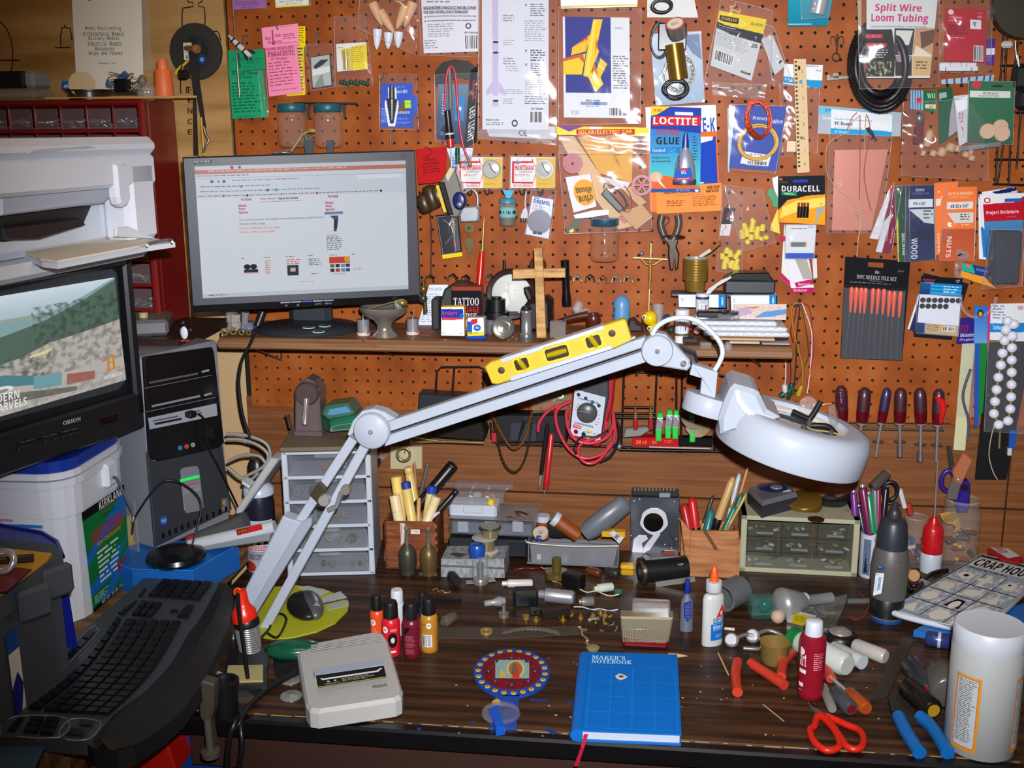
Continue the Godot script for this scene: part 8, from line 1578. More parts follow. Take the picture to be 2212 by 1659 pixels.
	loft(b,up1,hi);part("lid",b,M("7c7e84",.28,.4));var ctr:Vector3=(hi[0]+hi[1]+hi[2]+hi[3])/4.0;part("blue_dial",lt(ctr+Vector3(.0,0,-.006),[0,0,.03,0,.031,.0016,.012,.003,0,.003],26),M("1c2a5e",.25));part("chrome_button",lt(ctr+Vector3(.008,.003,-.002),[0,0,.013,0,.012,.002,0,.0026],18),M("a8aab0",.2,.7));part("sticker",bb(Vector3(.022,.001,.008),ctr+Vector3(.025,.001,.012),0,15),M("c0c4c8",.5))
	thing("gold_reel","gold coloured metal reel tilted beside the disc player","reel",D(780,440,ty));part("reel",lx(Transform3D(Basis.from_euler(Vector3(.25,0,.12)),D(790,470,ty)+Vector3(0,.008,-.03)),[0,.014,.034,.014,.037,.011,.037,.007,.03,.006,.03,-.002,.037,-.004,.0,-.005],30),M("7a5e20",.3,.7))
	thing("speaker_disc","round black loudspeaker lying on the parts cabinet","speaker",D(1060,420,ty));var sp:=D(1040,420,ty)+Vector3(0,.002,-.03);part("frame",lt(sp,[0,0,.035,0,.046,.014,.048,.017,.04,.018,.02,.008,.0,.01],34),M("1a1d1f",.4));part("dust_cap",lt(sp+Vector3(0,.009,0),[.016,0,.01,.005,0,.006],20),M("3a3632",.4));part("red_wire",tb(curve([sp+Vector3(-.03,.02,.02),sp+Vector3(-.01,.035,-.01),sp+Vector3(.01,.02,-.03)],5),.0009,4),M("a02c20",.5))
	q=D(885,535,ty);solo("brown_cap","round brown cap stuck on the front top of the parts cabinet","cap",q,lt(q,[0,0,.0165,0,.0165,.002,0,.003],22),M("3a1a12",.5));solo("stamp","small printed paper stamp on the corner of the parts cabinet","paper",D(1210,450,ty),bb(Vector3(.026,.001,.014),D(1210,450,ty),0,20),M("8a8690",.6))
	zm(1840,1000,4.148)
	p=dp(160,1005);thing("white_mug","white mug with a printed blue picture holding pens","mug",p);pp("mug",p,[0,0,96,0,102,8,102,385,96,388,94,380,94,20,0,16],white,28);part("handle",tb(curve([W(215,690,p.z+.02),W(240,680,p.z+.03),W(238,760,p.z+.035),W(210,940,p.z+.03)],5),.006,8),white);var ma:=art(50,120,"f 3a4a68|n 0 0 100 100 a8b0b8 0.8|r 0 0 100 4 c8ccd0|r 0 96 100 4 c8ccd0|p 1a2438 20 90 40 40 70 90");b=B.new();b.X=Transform3D(Basis(),p);var s:=px(1,p);b.wrap(103*s,20*s,380*s,-.9,-.25,ma[1],8);part("picture",b,pmat(ma[0],"satin"));zb=p.z
	for e in [["pen","purple pen at the left of the mug",40,640,15,250,.007,"6a2a78"],["pen","magenta pen in the mug",160,640,95,200,.009,"6a1a48"],["scissors_handle","green handled tool in the mug",190,620,145,265,.01,"108048"],["pencil","orange pencil standing in the mug",245,640,258,290,.0042,"d88a1c"],["pen","pale green pen in the mug front",205,640,170,430,.0046,"3a8a70"],["pen","black pen at the right of the mug",270,620,310,200,.007,"141418"],["pen","grey pen with a silver clip in the mug",215,600,205,180,.007,"66686c"],["pen","crimson pen behind the orange pencil",240,580,235,200,.006,"8a1a3c"],["pen","dark pen behind the mug at its left",110,640,60,380,.006,"1a1a28"],["hex_bar","grey bar tilted across the pen tops",190,220,325,85,.011,"4a4640"]]:
		var a:=W(e[2],e[3],zb-.01);var t:=W(e[4],e[5],zb-.025);thing(e[0],e[1],"pen",a);rod("barrel",a,t,[0,0,e[6],0,e[6],.9,e[6]*.7,.97,0,1],M(e[7],.3));rod("end",a,t,[e[6]*.72,.96,e[6]*.6,1.02,0,1.03],M("a8a8a0",.3,.6))
	solo("black_ring_handle","black scissor handle ring above the pens","scissors",W(350,220,zb-.02),ringb(W(345,250,zb-.02),.014,.019,.0042),blk)
	p=dp(310,1390);thing("rotary_tool","grey and blue rotary tool standing upright on its end","rotary tool",p);var ra:=W(305,1380,p.z);var rb:=W(385,440,p.z+.0);pp("blue_foot",p,[0,0,140,0,142,20,135,60,132,90],M("10408c",.4),28);rod("body",ra,rb,[.03,.02,.0305,.2,.032,.24,.0335,.5,.03,.66,.027,.68],M("55534e",.45),28);rod("black_base",ra,rb,[.031,.04,.0308,.21,.03,.215],blk,28);rod("upper",ra,rb,[.028,.655,.0275,.75,.024,.9,.02,.935,.012,.95,.012,1,.009,1.03,.006,1.04,.006,1.09,0,1.1],M("2a2e34",.4),24);ma=art(40,110,"f d8dcdc|v 40 20 36 64 20589a b DREMEL|l 10 6 40 10 404850 2|v 14 30 16 50 8090a0 s MultiPro");part("label",quadw([215,985,290,990,265,1170,190,1190],p.z+.0345,ma[1]),pmat(ma[0],"satin"));orb("blue_switch",Vector3(.007,.004,.003),W(262,938,p.z+.034),M("2a4a8c",.3));part("vent",tb(wl([405,900,440,895],p.z+.03),.001,4),blk)
	for k in 2:
		p=dp([545,940][k],[905,940][k]);zb=p.z;var r:float=[115,165][k];var hj:float=[430,620][k]
		thing("clear_jar",["small open clear jar packed with pens and bits","large open clear jar holding scissors and a wooden saw"][k],"jar",p);pp("glass",p,[0,3,r*.9,0,r,20,r,hj*.82,r*.86,hj*.9,r*.9,hj*.92,r*.9,hj*.95,r*.87,hj],G("d0ccc4",.1,.03),30);pp("rim",p,[r*.86,hj*.97,r*.9,hj*.98,r*.9,hj*1.0,r*.86,hj*1.01],G("d8d4cc",.16,.05),30)
		for j in 16:var c:=p+Vector3(rng.randf_range(-.6,.6)*px(r,p),rng.randf_range(.1,.62)*px(hj,p),rng.randf_range(-.3,.6)*px(r,p));b=B.new();b.X=frame(c,rng.randf()*360,rng.randf()*360);b.box(Vector3(.026,.009,.009),Vector3.ZERO,.003);part("jar_filling",b,M([["7a1a24","1a4a40","2a2a2c","8a8a88","4a1a5a","205a8a","c8c4b8","1c1c1e"],["8a2a1c","2c3a30","b89a3c","4a2a1c","8a1a1c","3a3a38","a89878","6a3a24"]][k][j%8],.35))
	solo("white_pen","white pen leaning in the small clear jar","pen",W(450,300,zb),tb([W(475,400,zb),W(430,235,zb)],.0055,8),M("c8c8cc",.4));solo("orange_pen_end","orange topped red pen in the small clear jar","pen",W(520,400,zb),tb([W(525,460,zb),W(508,360,zb)],.006,8),M("a83028",.4))
	thing("saw_knife","folding saw with a worn wooden handle standing in the large jar","saw",W(960,170,zb));part("handle",plate([905,90,1000,-80,1030,-75,1090,-20,985,200,930,180],zb+.01,.016,.003),M("a8603c",.6));part("blade",plate([905,130,985,160,940,330,850,320,870,230],zb+.008,.004),M("77726a",.35,.6));orb("rivet",Vector3(.004,.004,.002),W(958,155,zb+.012),steel);solo("rasp_strip","dark toothed strip standing behind the purple scissors","file",W(890,60,zb-.02),plate([855,-140,890,-150,930,60,880,70],zb-.02,.006),M("26281f",.5))
	thing("purple_scissors","purple handled scissors standing in the large jar","scissors",W(930,250,zb));var pur:=M("2c1c7a",.35);part("handle_ring",ringb(W(862,160,zb-.005),.013,.022,.0052),pur);part("handle_body",plate([960,300,985,200,1040,150,1068,200,1060,400,1040,450,950,450,930,360],zb-.004,.014,.004),pur);part("thumb_hole",lx(FZ(W(1015,225,zb-.003)),[0,0,.007,0,.0075,-.002],14),blk)
	for j in 6:part("twig",tb(curve(wl([790,460,830+j*16,520-j*14,880+j*18,540+j*6,960-j*10,500+j*24],zb+.02),4),.002,5),M("a8803c",.5),null)
	p=dp(700,965);thing("red_nozzle_bottle","white and red squeeze bottle with a very long thin steel nozzle","bottle",p);pp("white_body",p,[0,0,88,0,92,10,92,175,88,180],white,26);pp("red_top",p,[92,172,94,180,86,380,76,400,60,415,44,440,30,485,0,488],M("b8121c",.3),26);rod("nozzle",p+Vector3(0,px(480,p)*1.05,0),W(770,-20,p.z),[.002,0,.0018,1],steel)
	var zh:=.028
	thing("black_headphones","coiled black cord and small clips behind the zine","cable",dp(650,1100));part("cord",tb(curve(dl([480,1030,560,1000,640,1060,560,1100,480,1060,560,1160,700,1000,860,960],DESK+.02),5),.0042,6),blk);rod("cork",dp(475,980,.02),dp(560,1010,.03),[0,0,.011,0,.012,1,0,1],M("b88a5c",.6));rod("chrome_plug",dp(620,1060,.02),dp(690,1090,.02),[0,0,.006,0,.006,1,0,1],steel)
	thing("card_box","small red and white card deck box by the right wall","box",dp(1350,900));dslab("box",[1190,740,1330,725,1540,850,1500,900,1330,860],.022,M("a81420",.4),DESK+.01);dprint("top_print",[1200,735,1330,722,1510,835,1400,855],DESK+.0325,"f c8c4c8|t 10 30 60 36 902030 b ALFREDO|l 10 8 60 12 7a6a70 2",100,60);part("clear_bag",film([1330,620,1560,640,1560,820,1380,760],dp(1400,860).z-.04,.006,.004),G("c8c0bc",.1,.1))
	thing("blue_books","bright blue flat books under the zine at the right edge","books",dp(1500,1500));dslab("blue_book",[555,1500,900,1560,1600,1480,1600,1250,700,1420],.012,M("0c62b0",.4),DESK+.006)
	thing("zine","black and white comic zine with bold title lettering lying at the right","magazine",dp(1000,1200));b=B.new();var zq:=dl([320,1300,1165,815,1760,960,1200,1500,920,1470],DESK+zh);loft(b,lid_of(zq,DESK+zh-.006),zq);part("pages",b,M("c8c4b8",.6));part("curled_edge",tb(curve(dl([325,1310,420,1360,640,1420,920,1480],DESK+zh-.004),4),.006,8),M("c0c4cc",.5))
	dprint("cover",[1165,822,1800,980,1080,1540,335,1290],DESK+zh+.0008,"f 8a98a8|r 0 0 100 100 94a0ac|r 0 0 2 100 101014|r 0 0 100 3 101014|r 4 5 92 14 c8c8c4|t 6 6 90 12 0c0c10 b CRAP HOUND|l 4 21 60 3 101014 1|n 4 26 90 70 d8d4c8 0.9|r 4 44 92 1 101014|r 4 62 92 1 101014|r 4 80 92 1 101014|r 34 24 1 74 101014|r 62 24 1 74 101014|p d8d4c8 40 26 46 26 46 32 52 32 52 36 46 36 46 44 40 44 40 36 34 36 34 32 40 32|c 18 34 9 5 d8d4c8|c 18 34 3 2 101014|c 76 34 8 6 d8d4c8|c 74 32 2 1 101014|c 16 54 8 6 d0ccc0|c 48 54 9 5 d8d4c8|p d8d4c8 70 60 78 48 86 60|c 16 72 9 6 d8d4c8|p 101014 40 78 44 66 54 66 58 78|c 49 74 5 6 e0dcd0|c 80 72 10 6 d8d4c8|c 80 72 3 2 101014|p d8d4c8 8 96 16 84 26 96|c 50 90 10 7 d8d4c8|p 101014 66 86 74 82 92 84 94 90 70 90|c 80 93 12 6 e0dcd0",300,330,"paper")
	zm(0,0,1)
func boxw(c:Vector3,s:Vector3)->B:return bb(s,c)
func v3(p:Vector2)->Vector3:return Vector3(p.x,p.y,.0006)
func tri_wood()->Material:
	if not mats.has("penwood"):mats["penwood"]=tri_mat(noisetex(128,128,.4,10.0,[.0,"5e2e14",.5,"7c4220",1.0,"8e5230"],51),Vector3(6,9,6),.5)
	return mats["penwood"]
func podb(q:Vector3,a:float)->B:
	var b:=B.new();b.X=Transform3D(Basis(Vector3.BACK,a),q);b.ball(Vector3(.021,.006,.008),Vector3.ZERO,12,8);return b
func tboxs(l:Array,z:float,th:float)->B:return plate(l,z,th,.0012)
func dcard(l:Array,z:float)->B:
	var b:=B.new();var h:=W(550,1480,z).y;var q:=dl(l,h+.0006);loft(b,lid_of(q,h),q);return b
func quadw(l:Array,z:float,uv:Rect2)->B:
	var b:=B.new();var q:=wl(l,z);b.quad(q[0],q[1],q[2],q[3],Vector3(0,0,1),uv);return b
func ringb(c:Vector3,rx:float,ry:float,r:float,tilt:=.0)->B:
	var b:=B.new();var p:=[]
	for k in 22:p.append(c+Basis(Vector3.BACK,tilt)*Vector3(cos(TAU*k/22)*rx,sin(TAU*k/22)*ry,0))
	b.tube(p,r,8,-1,true);return b
func bit(nm:String,label:String,kind:String,x:float,y:float,w:float,h:float,col:String,turn:=.0,metal:=.0)->void:
	var p:=dp(x,y);var s:=px(1,p);var m:=M(col,.3,metal);w *= s;h *= s
	var b:=B.new();b.X=frame(p,turn)
	var c:=nm.split("_")[-1]
	match kind:
		"box":b.box(Vector3(w,h,h*.9),Vector3(0,h/2,0),h*.12)
		"cyl":b.X=frame(p+Vector3(0,h/2,0),turn)*Transform3D(Basis(Vector3.BACK,PI/2),Vector3(w/2,0,0));b.lathe([0,0,h*.4,0,h/2,w*.06,h/2,w*.8,h*.3,w*.84,h*.3,w,0,w],16)
		"stud":b.lathe([0,0,w/2,0,w/2,h*.3,w*.2,h*.34,w*.2,h,0,h],14)
		"ring":b.lathe([w*.32,0,w/2,0,w/2,h,w*.32,h,w*.32,0],20)
		"wire":
			var q:=[]
			for k in 6:q.append(Vector3((k/5.0-.5)*w,.003+rng.randf()*h*.6,rng.randf_range(-.5,.5)*h))
			b.tube(curve(q,5),.0014,5)
		"bulb":b.X=frame(p+Vector3(0,h/2,0),turn)*Transform3D(Basis(Vector3.BACK,PI/2),Vector3(w/2,0,0));b.lathe([0,0,h*.3,.03*w,h*.5,w*.3,h*.3,w*.6,h*.28,w,0,w],16)
	solo(nm,label,c,p,b,m if kind!="bulb" else M("a8a8a8",.1,.6))
func desk_parts()->void:
	zm(920,1000,3.95)
	for e in [["metal_can","black metal can with chrome end lying left of the vacuum tube","cyl",240,1020,190,85,"2a2c2a",-62,.3],["silver_motor","bright silver motor with slots in the heap's middle","cyl",1115,1190,310,120,"a8a8b0",-8,.8],["black_servo","black rectangular servo block in the heap","box",850,1210,210,150,"101418",12,0],["clear_bulb","clear faceted bulb lying at the left of the heap","bulb",590,1230,190,90,"c8c8c8",25,0],["steel_rotor","round steel rotor with a shaft at the heap's lower left","stud",665,1310,90,110,"8a867c",0,.8],["dark_tube","square dark steel tube lying below the motor","box",1110,1310,260,80,"2c2824",24,.5],["lever_switch","black plastic piece at the left end of the square tube","box",930,1290,90,60,"0e0e10",10,0],["grey_motor","small grey round motor right of the silver one","cyl",1370,1220,130,80,"85837c",8,.5],["white_cell","white and green battery cell in the heap","cyl",1515,1100,170,75,"c4ccc0",24,0],["cardboard_roll","brown roll with a white end in the heap","cyl",1430,960,140,70,"5a2c18",-28,0],["white_socket","white round socket on a dark stem at the heap's right","cyl",1590,970,130,80,"2a2a2a",-30,0],["black_frame","black folded plastic frame behind the heap","box",1260,1060,190,130,"141210",-30,0],["white_tube","white plastic tube with orange print at the top of the heap","cyl",780,1060,260,70,"c8c4bc",8,0],["ceramic_cup","amber glass pot wound with orange wire behind the heap","stud",1115,970,200,170,"5a4a1c",0,0],["copper_wire","bent orange wires over the glass pot","wire",1060,920,160,60,"b06a20",0,0],["white_wire","long white wire crossing the front of the heap","wire",1450,1260,380,30,"c8c0a8",-6,0],["cream_wire","cream wire curling at the right of the heap","wire",1480,1130,340,40,"c8b890",-12,0],["red_wire","thin red wire behind the heap","wire",850,920,200,20,"8a2018",15,0],["blue_wire","thin blue wire under the white one","wire",1500,1280,250,16,"1c2c70",-4,0],["tan_wire","brown wires looping over the silver motor","wire",1200,1060,260,40,"8a5a2c",-14,0],["metal_sleeve","dull metal sleeve lying beside the tan paint bottle","cyl",195,1380,150,95,"6e6856",58,.4],["brass_clip","brass chain bits behind the paint bottles","wire",130,1120,170,60,"b08a30",-15,.8],["black_bracket","black curved bracket lying behind the paint bottles","box",190,1180,220,40,"101012",0,0],["wrist_watch","small gold wrist watch lying on the grey strip","ring",515,1450,110,26,"b89a50",0,.8],["glass_flake","clear bent plastic piece behind the paint bottles","box",20,960,160,24,"4a4a40",0,0],["gold_pulley","tiny brass pulley, leftmost below the square tube","ring",855,1330,60,30,"b08a3c",0,.9],["green_gem","small green gem chip beside the black tube","box",1640,1120,60,40,"1c6a50",20,0],["steel_nut","short steel cylinder by the chain watch","cyl",1450,1345,60,34,"8c8c88",10,.8]]:bit(e[0],e[1],e[2],e[3],e[4],e[5],e[6],e[7],e[8],e[9])
	for k in 8:bit("brass_terminal","tiny brass terminal in the scatter, the %s from the left"%["first","second","third","fourth","fifth","sixth","seventh","eighth"][k],"stud",[940,1135,1170,1240,1320,1420,1490,1530][k],[1350,1310,1345,1300,1330,1320,1290,1310][k],46,44,"b8902c",0,.9)
	for k in 24:bit("tiny_part","","box",rng.randf_range(1350,1640),rng.randf_range(1300,1440),rng.randf_range(10,40),rng.randf_range(8,20),["a8a8a0","6a6a64","b8983c","2a2a2a"][k%4],rng.randf()*180,.6);T.name=T.name;T.set_meta("label","tiny metal or plastic part scattered right of the brass terminals");T.set_meta("group","tiny loose parts in the heap")
	var b:=B.new();dslab_top("grey_strip","flat grey scuffed plastic strip lying across the desk behind the paddle",dl([100,1400,640,1405,1300,1390,1310,1460,560,1500,100,1490],DESK+.001),M("443c34",.5))
	var cv:=[]
	for k in 15:cv.append(dp(655+k*34,1450-sin(PI*k/14.0)*40,sin(PI*k/14.0)*.016+.003))
	for k in 14:b.X=up(cv[k],cv[k+1]);b.box(Vector3(.001,.0055,.012),Vector3(0,.003,0),.0004);b.box(Vector3(.001,.0055,.012),Vector3(.0012,.0085,0),.0004)
	b.X=Transform3D();solo("watch_band","arched expanding steel watch band lying on the grey strip","watch band",cv[0],b,M("8d8878",.25,.8),"","")
	T.set_meta("kind","stuff")
	thing("chain_watch","steel bracelet watch lying in a curve above the notebook","watch",dp(1425,1590));part("case",lt(dp(1425,1590),[0,0,.011,0,.012,.004,.009,.006,0,.006],20),M("a89a6c",.3,.7));b=B.new()
	for k in 14:b.X=frame(dp(1310+k*7+10*sin(k),1400+k*13,.002),k*20);b.box(Vector3(.006,.003,.004),Vector3.ZERO,.001)
	part("bracelet",b,M("a89c70",.25,.9)).set_meta("kind","stuff")
	zm(0,0,1)
func dslab_top(nm:String,label:String,q:Array,m:Material,th:=.001)->void:
	var b:=B.new();loft(b,lid_of(q,DESK),lid_of(q,DESK+th));solo(nm,label,nm.split("_")[-1],q[0],b,m)
func desk_front()->void:
	var blk:=M("131315",.35);var white:=M("b9bec6",.4)
	zm(420,1220,3.779)
	var p:=dp(880,400);thing("mouse_pad","oval lime yellow mouse pad with pale stripes","mouse pad",p);dslab("pad",[640,180,820,165,1050,195,1200,255,1262,310,1250,370,1150,470,1000,540,800,590,640,600,420,560,310,470,350,400,520,250],.003,M("a8a818",.6))
	for q in [[1020,275,1190,215,1245,265,1060,310,"b4b8b0"],[1080,330,1255,290,1258,330,1090,370,"a4a8a0"],[1050,312,1250,268,1252,276,1052,322,"3a3e50"],[840,180,930,170,1100,215,1010,262,"b4b8a8"]]:dslab("stripe",q.slice(0,8),.0036,M(q[8],.6))
	p=dp(930,400);var mf:=frame(p+Vector3(-.006,.006,-.012),28);thing("computer_mouse","silver and black computer mouse on the lime pad","mouse",p)
	var b:=B.new();b.X=mf;b.ball(Vector3(.034,.017,.06),Vector3(-.004,.006,0),20,12);part("black_shell",b,blk);b=B.new();b.X=mf;b.ball(Vector3(.0235,.0188,.0585),Vector3(.007,.0064,.002),20,12);part("silver_back",b,M("5f6064",.3,.4));b=B.new();b.X=mf*frame(Vector3(.012,.0195,.036),0,-68);b.prism(PackedVector2Array([Vector2(-.006,-.004),Vector2(.006,-.004),Vector2(0,.006)]),0,.003);part("badge",b,M("8a8a8c",.4))
	solo("mouse_cable","black mouse cable looping over the pad","cable",dp(700,500),tb(curve(dl([600,560,680,590,750,450,700,400,640,440,610,520,540,600],DESK+.008),5),.0024,6),blk)
	for e in [["orange paint bottle with a black cap, leftmost of the group",1500,640,60,"d0481c","131315",205],["small bottle with a white cap behind the red and maroon paints",1663,560,62,"b8bcc0","c8cacc",165],["dark bottle with a black cap behind the tan paint",1868,600,58,"1a1a22","131315",180],["red paint bottle with a black cap and round black emblem",1612,722,75,"c01a28","131315",255],["maroon paint bottle with a black cap and pale print",1778,735,76,"641222","131315",262],["tan ochre paint bottle with a black cap and a barcode",1920,692,72,"a87424","131315",225]]:
		p=dp(e[1],e[2]);var hp:float=(e[2]-e[6])*.93;thing("paint_bottle",e[0],"bottle",p,"small craft paint bottles").remove_meta("group");pp("body",p,[0,0,e[3]*.94,0,e[3],8,e[3],hp*.62,e[3]*.85,hp*.7,e[3]*.6,hp*.72],M(e[4],.3),24);pp("cap",p,[e[3]*.78,hp*.7,e[3]*.82,hp*.72,e[3]*.8,hp*.95,e[3]*.7,hp,0,hp],M(e[5],.35),24)
		var a:=art(70,110,"f %s|%s"%[e[4],{1500: "c 30 20 22 12 d8d0d0|t 20 15 22 10 3a4a80 b AP|l 10 40 60 26 e08a60 4",1612: "c 26 14 18 12 d8d0d0|t 16 10 20 8 3a4a80 b AP|t 60 10 40 10 e8c0c0 b ACRYLIC|c 72 50 30 26 141414|c 72 50 12 10 c8b8b8|r 40 88 50 8 d8c8c8",1778: "p 141014 10 20 30 0 60 0 20 30|l 24 30 60 22 c89098 6|l 24 56 60 18 c89098 5|l 24 78 60 18 c89098 5",1920: "c 60 12 16 10 d8d4c8|t 50 9 20 7 3a4a80 b AP|t 16 8 22 7 3a3020 b CE|l 10 22 70 12 7a5a20 3|b 16 44 64 44"}.get(int(e[1]),"f "+e[4])]);b=B.new();b.X=Transform3D(Basis(),p);var s:=px(1,p);b.wrap((e[3]+.8)*s,hp*.06*s,hp*.62*s,-.9,.9,a[1]);part("label",b,pmat(a[0],"satin"))
	p=dp(1270,1000);thing("white_appliance","white rounded desktop appliance with a black instruction panel","appliance",p);var top:=dl([835,690,870,645,1000,620,1470,548,1540,560,1580,610,1700,990,1690,1040,1640,1065,1010,1160,940,1150,905,1100],DESK+.04);b=B.new();var mid2:=[];var bot:=[];var cen:=Vector3.ZERO
	for q in top:cen+=q/12.0
	for q in top:var k:=clampf((q.z-.50)/.16,0,1);bot.append(Vector3(q.x,DESK+.003,q.z));mid2.append(Vector3(q.x,DESK+.04-.012*k,q.z))
	var ins:=[]
	for q in mid2:ins.append((q as Vector3).lerp(cen,.05)+Vector3(0,.005,0))
	loft(b,bot,mid2,false);loft(b,mid2,ins);part("body",b,M("aaa9a4",.4));var ph:=DESK+.041
	dslab("recess_bar",[970,850,1530,765,1545,815,985,905],.042,M("9aa2b0",.4),DESK+.003);dprint("panel",[990,905,1545,822,1568,915,1012,1000],ph+.0055,"f 1c1c1a|p d8d8d0 5 28 12 34 88 34 94 18 97 20 90 46 8 46|c 16 64 2 7 b8b8b0|c 26 64 2 7 b8b8b0|t 10 78 12 10 b8b8b0 b POWER|t 23 78 11 10 b8b8b0 b READY|l 36 54 50 34 b8b8b0 4|r 0 95 100 5 c8c828",190,60);dprint("brand",[1450,985,1575,965,1580,985,1455,1003],ph+.0055,"f aaa9a4|t 4 10 92 80 282828 b EMSON",80,16)
	for k in 4:part("groove",tb(dl([950,660+k*14,1540,573+k*14],ph+.0046),.0011,5),M("8d8d88",.5))
	for k in 2:p=dp([790,785][k],[1075,940][k]);solo("bearing",["shiny round steel bearing beside the appliance corner","second steel bearing half under the appliance"][k],"bearing",p,lt(p,[.0,.004,.004,.004,.007,.002,.014,.004,.018,.002,.018,0],24),M("a8a8a0",.2,.8))
	thing("green_bundle","dark green lumpy wrapped bundle on a black block behind the appliance","bundle",dp(800,800));dslab("block",[640,720,980,640,900,780,660,830],.022,blk);b=B.new();b.X=frame(dp(810,690,.03),12);b.ball(Vector3(.05,.017,.026),Vector3.ZERO,12,8);part("wrap",b,M("0f4a34",.2))
	p=dp(440,900);thing("soldering_stand","black soldering iron stand with a spring holder and a sponge","stand",p);dslab("base",[285,680,610,675,590,1000,330,1040,235,985],.012,M("1a1a1c",.3));dslab("sponge",[275,820,560,815,560,940,255,950],.016,M("a89a68",.9));var zc:=p.z+.01;var sa:=W(455,690,zc);var sb:=W(425,480,zc)
	var sp:=[]
	for k in 120:var t:=k/119.0;var c:Vector3=sa.lerp(sb,t);var a3:=TAU*12*t;sp.append(c+Vector3(cos(a3)*.0175,0,sin(a3)*.0175)*(1+.15*t))
	part("spring",tb(sp,.0017,6),steel)
	thing("soldering_iron","red and black soldering iron standing in the spring holder","soldering iron",sb);rod("black_collar",W(430,500,zc),W(415,420,zc),[.018,0,.0215,.1,.022,.6,.018,1,0,1],blk,22);rod("red_grip",W(415,470,zc),W(378,200,zc),[.0195,0,.021,.1,.02,.35,.0125,.52,.0105,.6,.0085,.98,0,1],M("d0240c",.3),22);part("hang_ring",ringb(W(355,225,zc),.0062,.007,.0018),M("d84818",.3));part("cord",tb(curve(wl([352,235,368,420,420,800,450,1050,480,1300,510,1700],zc+.03),5),.0035,7),blk)
	thing("lamp_clamp","white lamp bracket with a rusty screw clamp on the desk edge","clamp",dp(250,960));part("bracket",plate([265,520,340,470,385,640,330,690,270,700,280,750,230,860,170,880,205,700],.52,.02,.002),white);orb("bolt",Vector3.ONE*.004,W(355,630,.525),steel,10);part("yoke",plate([20,1000,60,950,160,980,150,1200,120,1300,150,1500,95,1500,70,1300,40,1250],.83,.02,.003),M("4a443c",.5,.3));rod("screw",W(135,1560,.83),W(105,1250,.83),[.014,0,.015,.15,.006,.18,.006,1],M("5c564c",.5,.4));part("washer",lt(dp(160,930),[0,0,.02,0,.02,.004,0,.004],6),M("a8aaa8",.4))
	p=dp(255,1215);solo("film_can","black plastic film can standing at the desk corner","can",p,lt(p,[0,0,.021,0,.021,.05,.0245,.051,.0245,.058,.019,.058,.018,.052,0,.052],26),M("0e0f10",.4))
	for k in 3:solo("power_cord",["thick black cord running from the appliance over the desk edge","second black cord beside the thick one, hanging down","thin dark cord hanging below the film can"][k],"cord",dp(500,1100),tb(curve([[dp(850,860,.012),dp(620,1000,.006),dp(420,1180,.006),W(330,1290,.80),W(280,1450,.81),W(265,1700,.81)],[dp(840,880,.012),dp(560,1040,.006),dp(390,1240,.006),W(380,1340,.81),W(390,1500,.82),W(350,1700,.82)],[dp(330,1130,.004),W(380,1260,.8),W(300,1400,.81),W(270,1560,.81)]][k],6),[.0048,.0042,.003][k],8),blk)
	for q in [["red_crate","bright red plastic piece showing under the keyboard",[1110,1340,1330,1350,1440,1700,1140,1700],"b01408",0],["blue_crate","blue plastic crate on the floor under the desk corner",[1340,1340,1900,1360,1800,1700,1420,1700],"0c3a80",1]]:zm(0,1220,3.779);b=plate(q[2],.72+.06*(1-q[4]),.1,.003);solo(q[0],q[1],"crate",W(q[2][0],q[2][1],.75),b,M(q[3],.4))
	zm(960,1300,3.687)
	p=dp(535,565);thing("decorated_paddle","blue paddle with red glitter, yellow dots and a little saint picture","paddle",p);var o:=[]
	for k in 40:var a4:=TAU*k/40;o.append_array([535+cos(a4)*305,563+sin(a4)*190])
	dslab("blue_disc",o,.004,M("0c3f94",.5));dslab("handle",[400,740,600,740,575,1000,365,1002],.004,M("0c3f94",.5));var gl:=[]
	for k in 40:var a4:=TAU*k/40;gl.append_array([535+cos(a4)*238,548+sin(a4)*150])
	dslab("glitter",gl,.0046,M("6a0c1c",.4));dprint("picture",[405,462,675,462,675,610,405,608],DESK+.0052,"f 8aa8a0|n 0 0 100 100 5a7a78 0.5|c 60 50 26 46 c8b070|c 60 50 20 40 8a6a3a|p b83a20 50 96 54 34 60 18 68 34 72 96|p 2a6a68 48 90 52 30 58 16 56 60|p c8a040 10 90 20 50 34 90",100,60)
	for k in 22:var a4:=TAU*(k+.3)/22;var c:=dp(535+cos(a4)*268,560+sin(a4)*168,.004);part("yellow_dot",lt(c,[0,0,.0048,0,.0045,.0008,.002,.001,0,.001],14),M("c8a41c",.4));part("dot_centre",lt(c+Vector3(0,.001,0),[0,0,.0018,0,0,.0008],8),M("7a3c14",.4))
	for k in 8:var a4:=TAU*k/8;orb("gem",Vector3(.006,.003,.005),dp(535+cos(a4)*185,548+sin(a4)*108,.006),M("4a3040",.1,.5),10)
	for k in 90:var a4:=rng.randf()*TAU;var r:=rng.randf_range(.62,.97);bitless(dp(535+cos(a4)*238*r,548+sin(a4)*150*r,.0048))
	part("sparkle",spark,M("c83a48",.15,.8)).set_meta("kind","stuff");part("clear_reel",lt(dp(450,905,.004),[0,0,.029,0,.031,.004,.029,.008,0,.009],28),G("b0a8b0",.16,.1));dslab("tape_strip",[350,850,425,820,480,990,410,1000],.0145,M("1450b0",.3));dslab("handle_dot",[380,790,420,770,450,790,420,815],.006,M("c0a428",.3))
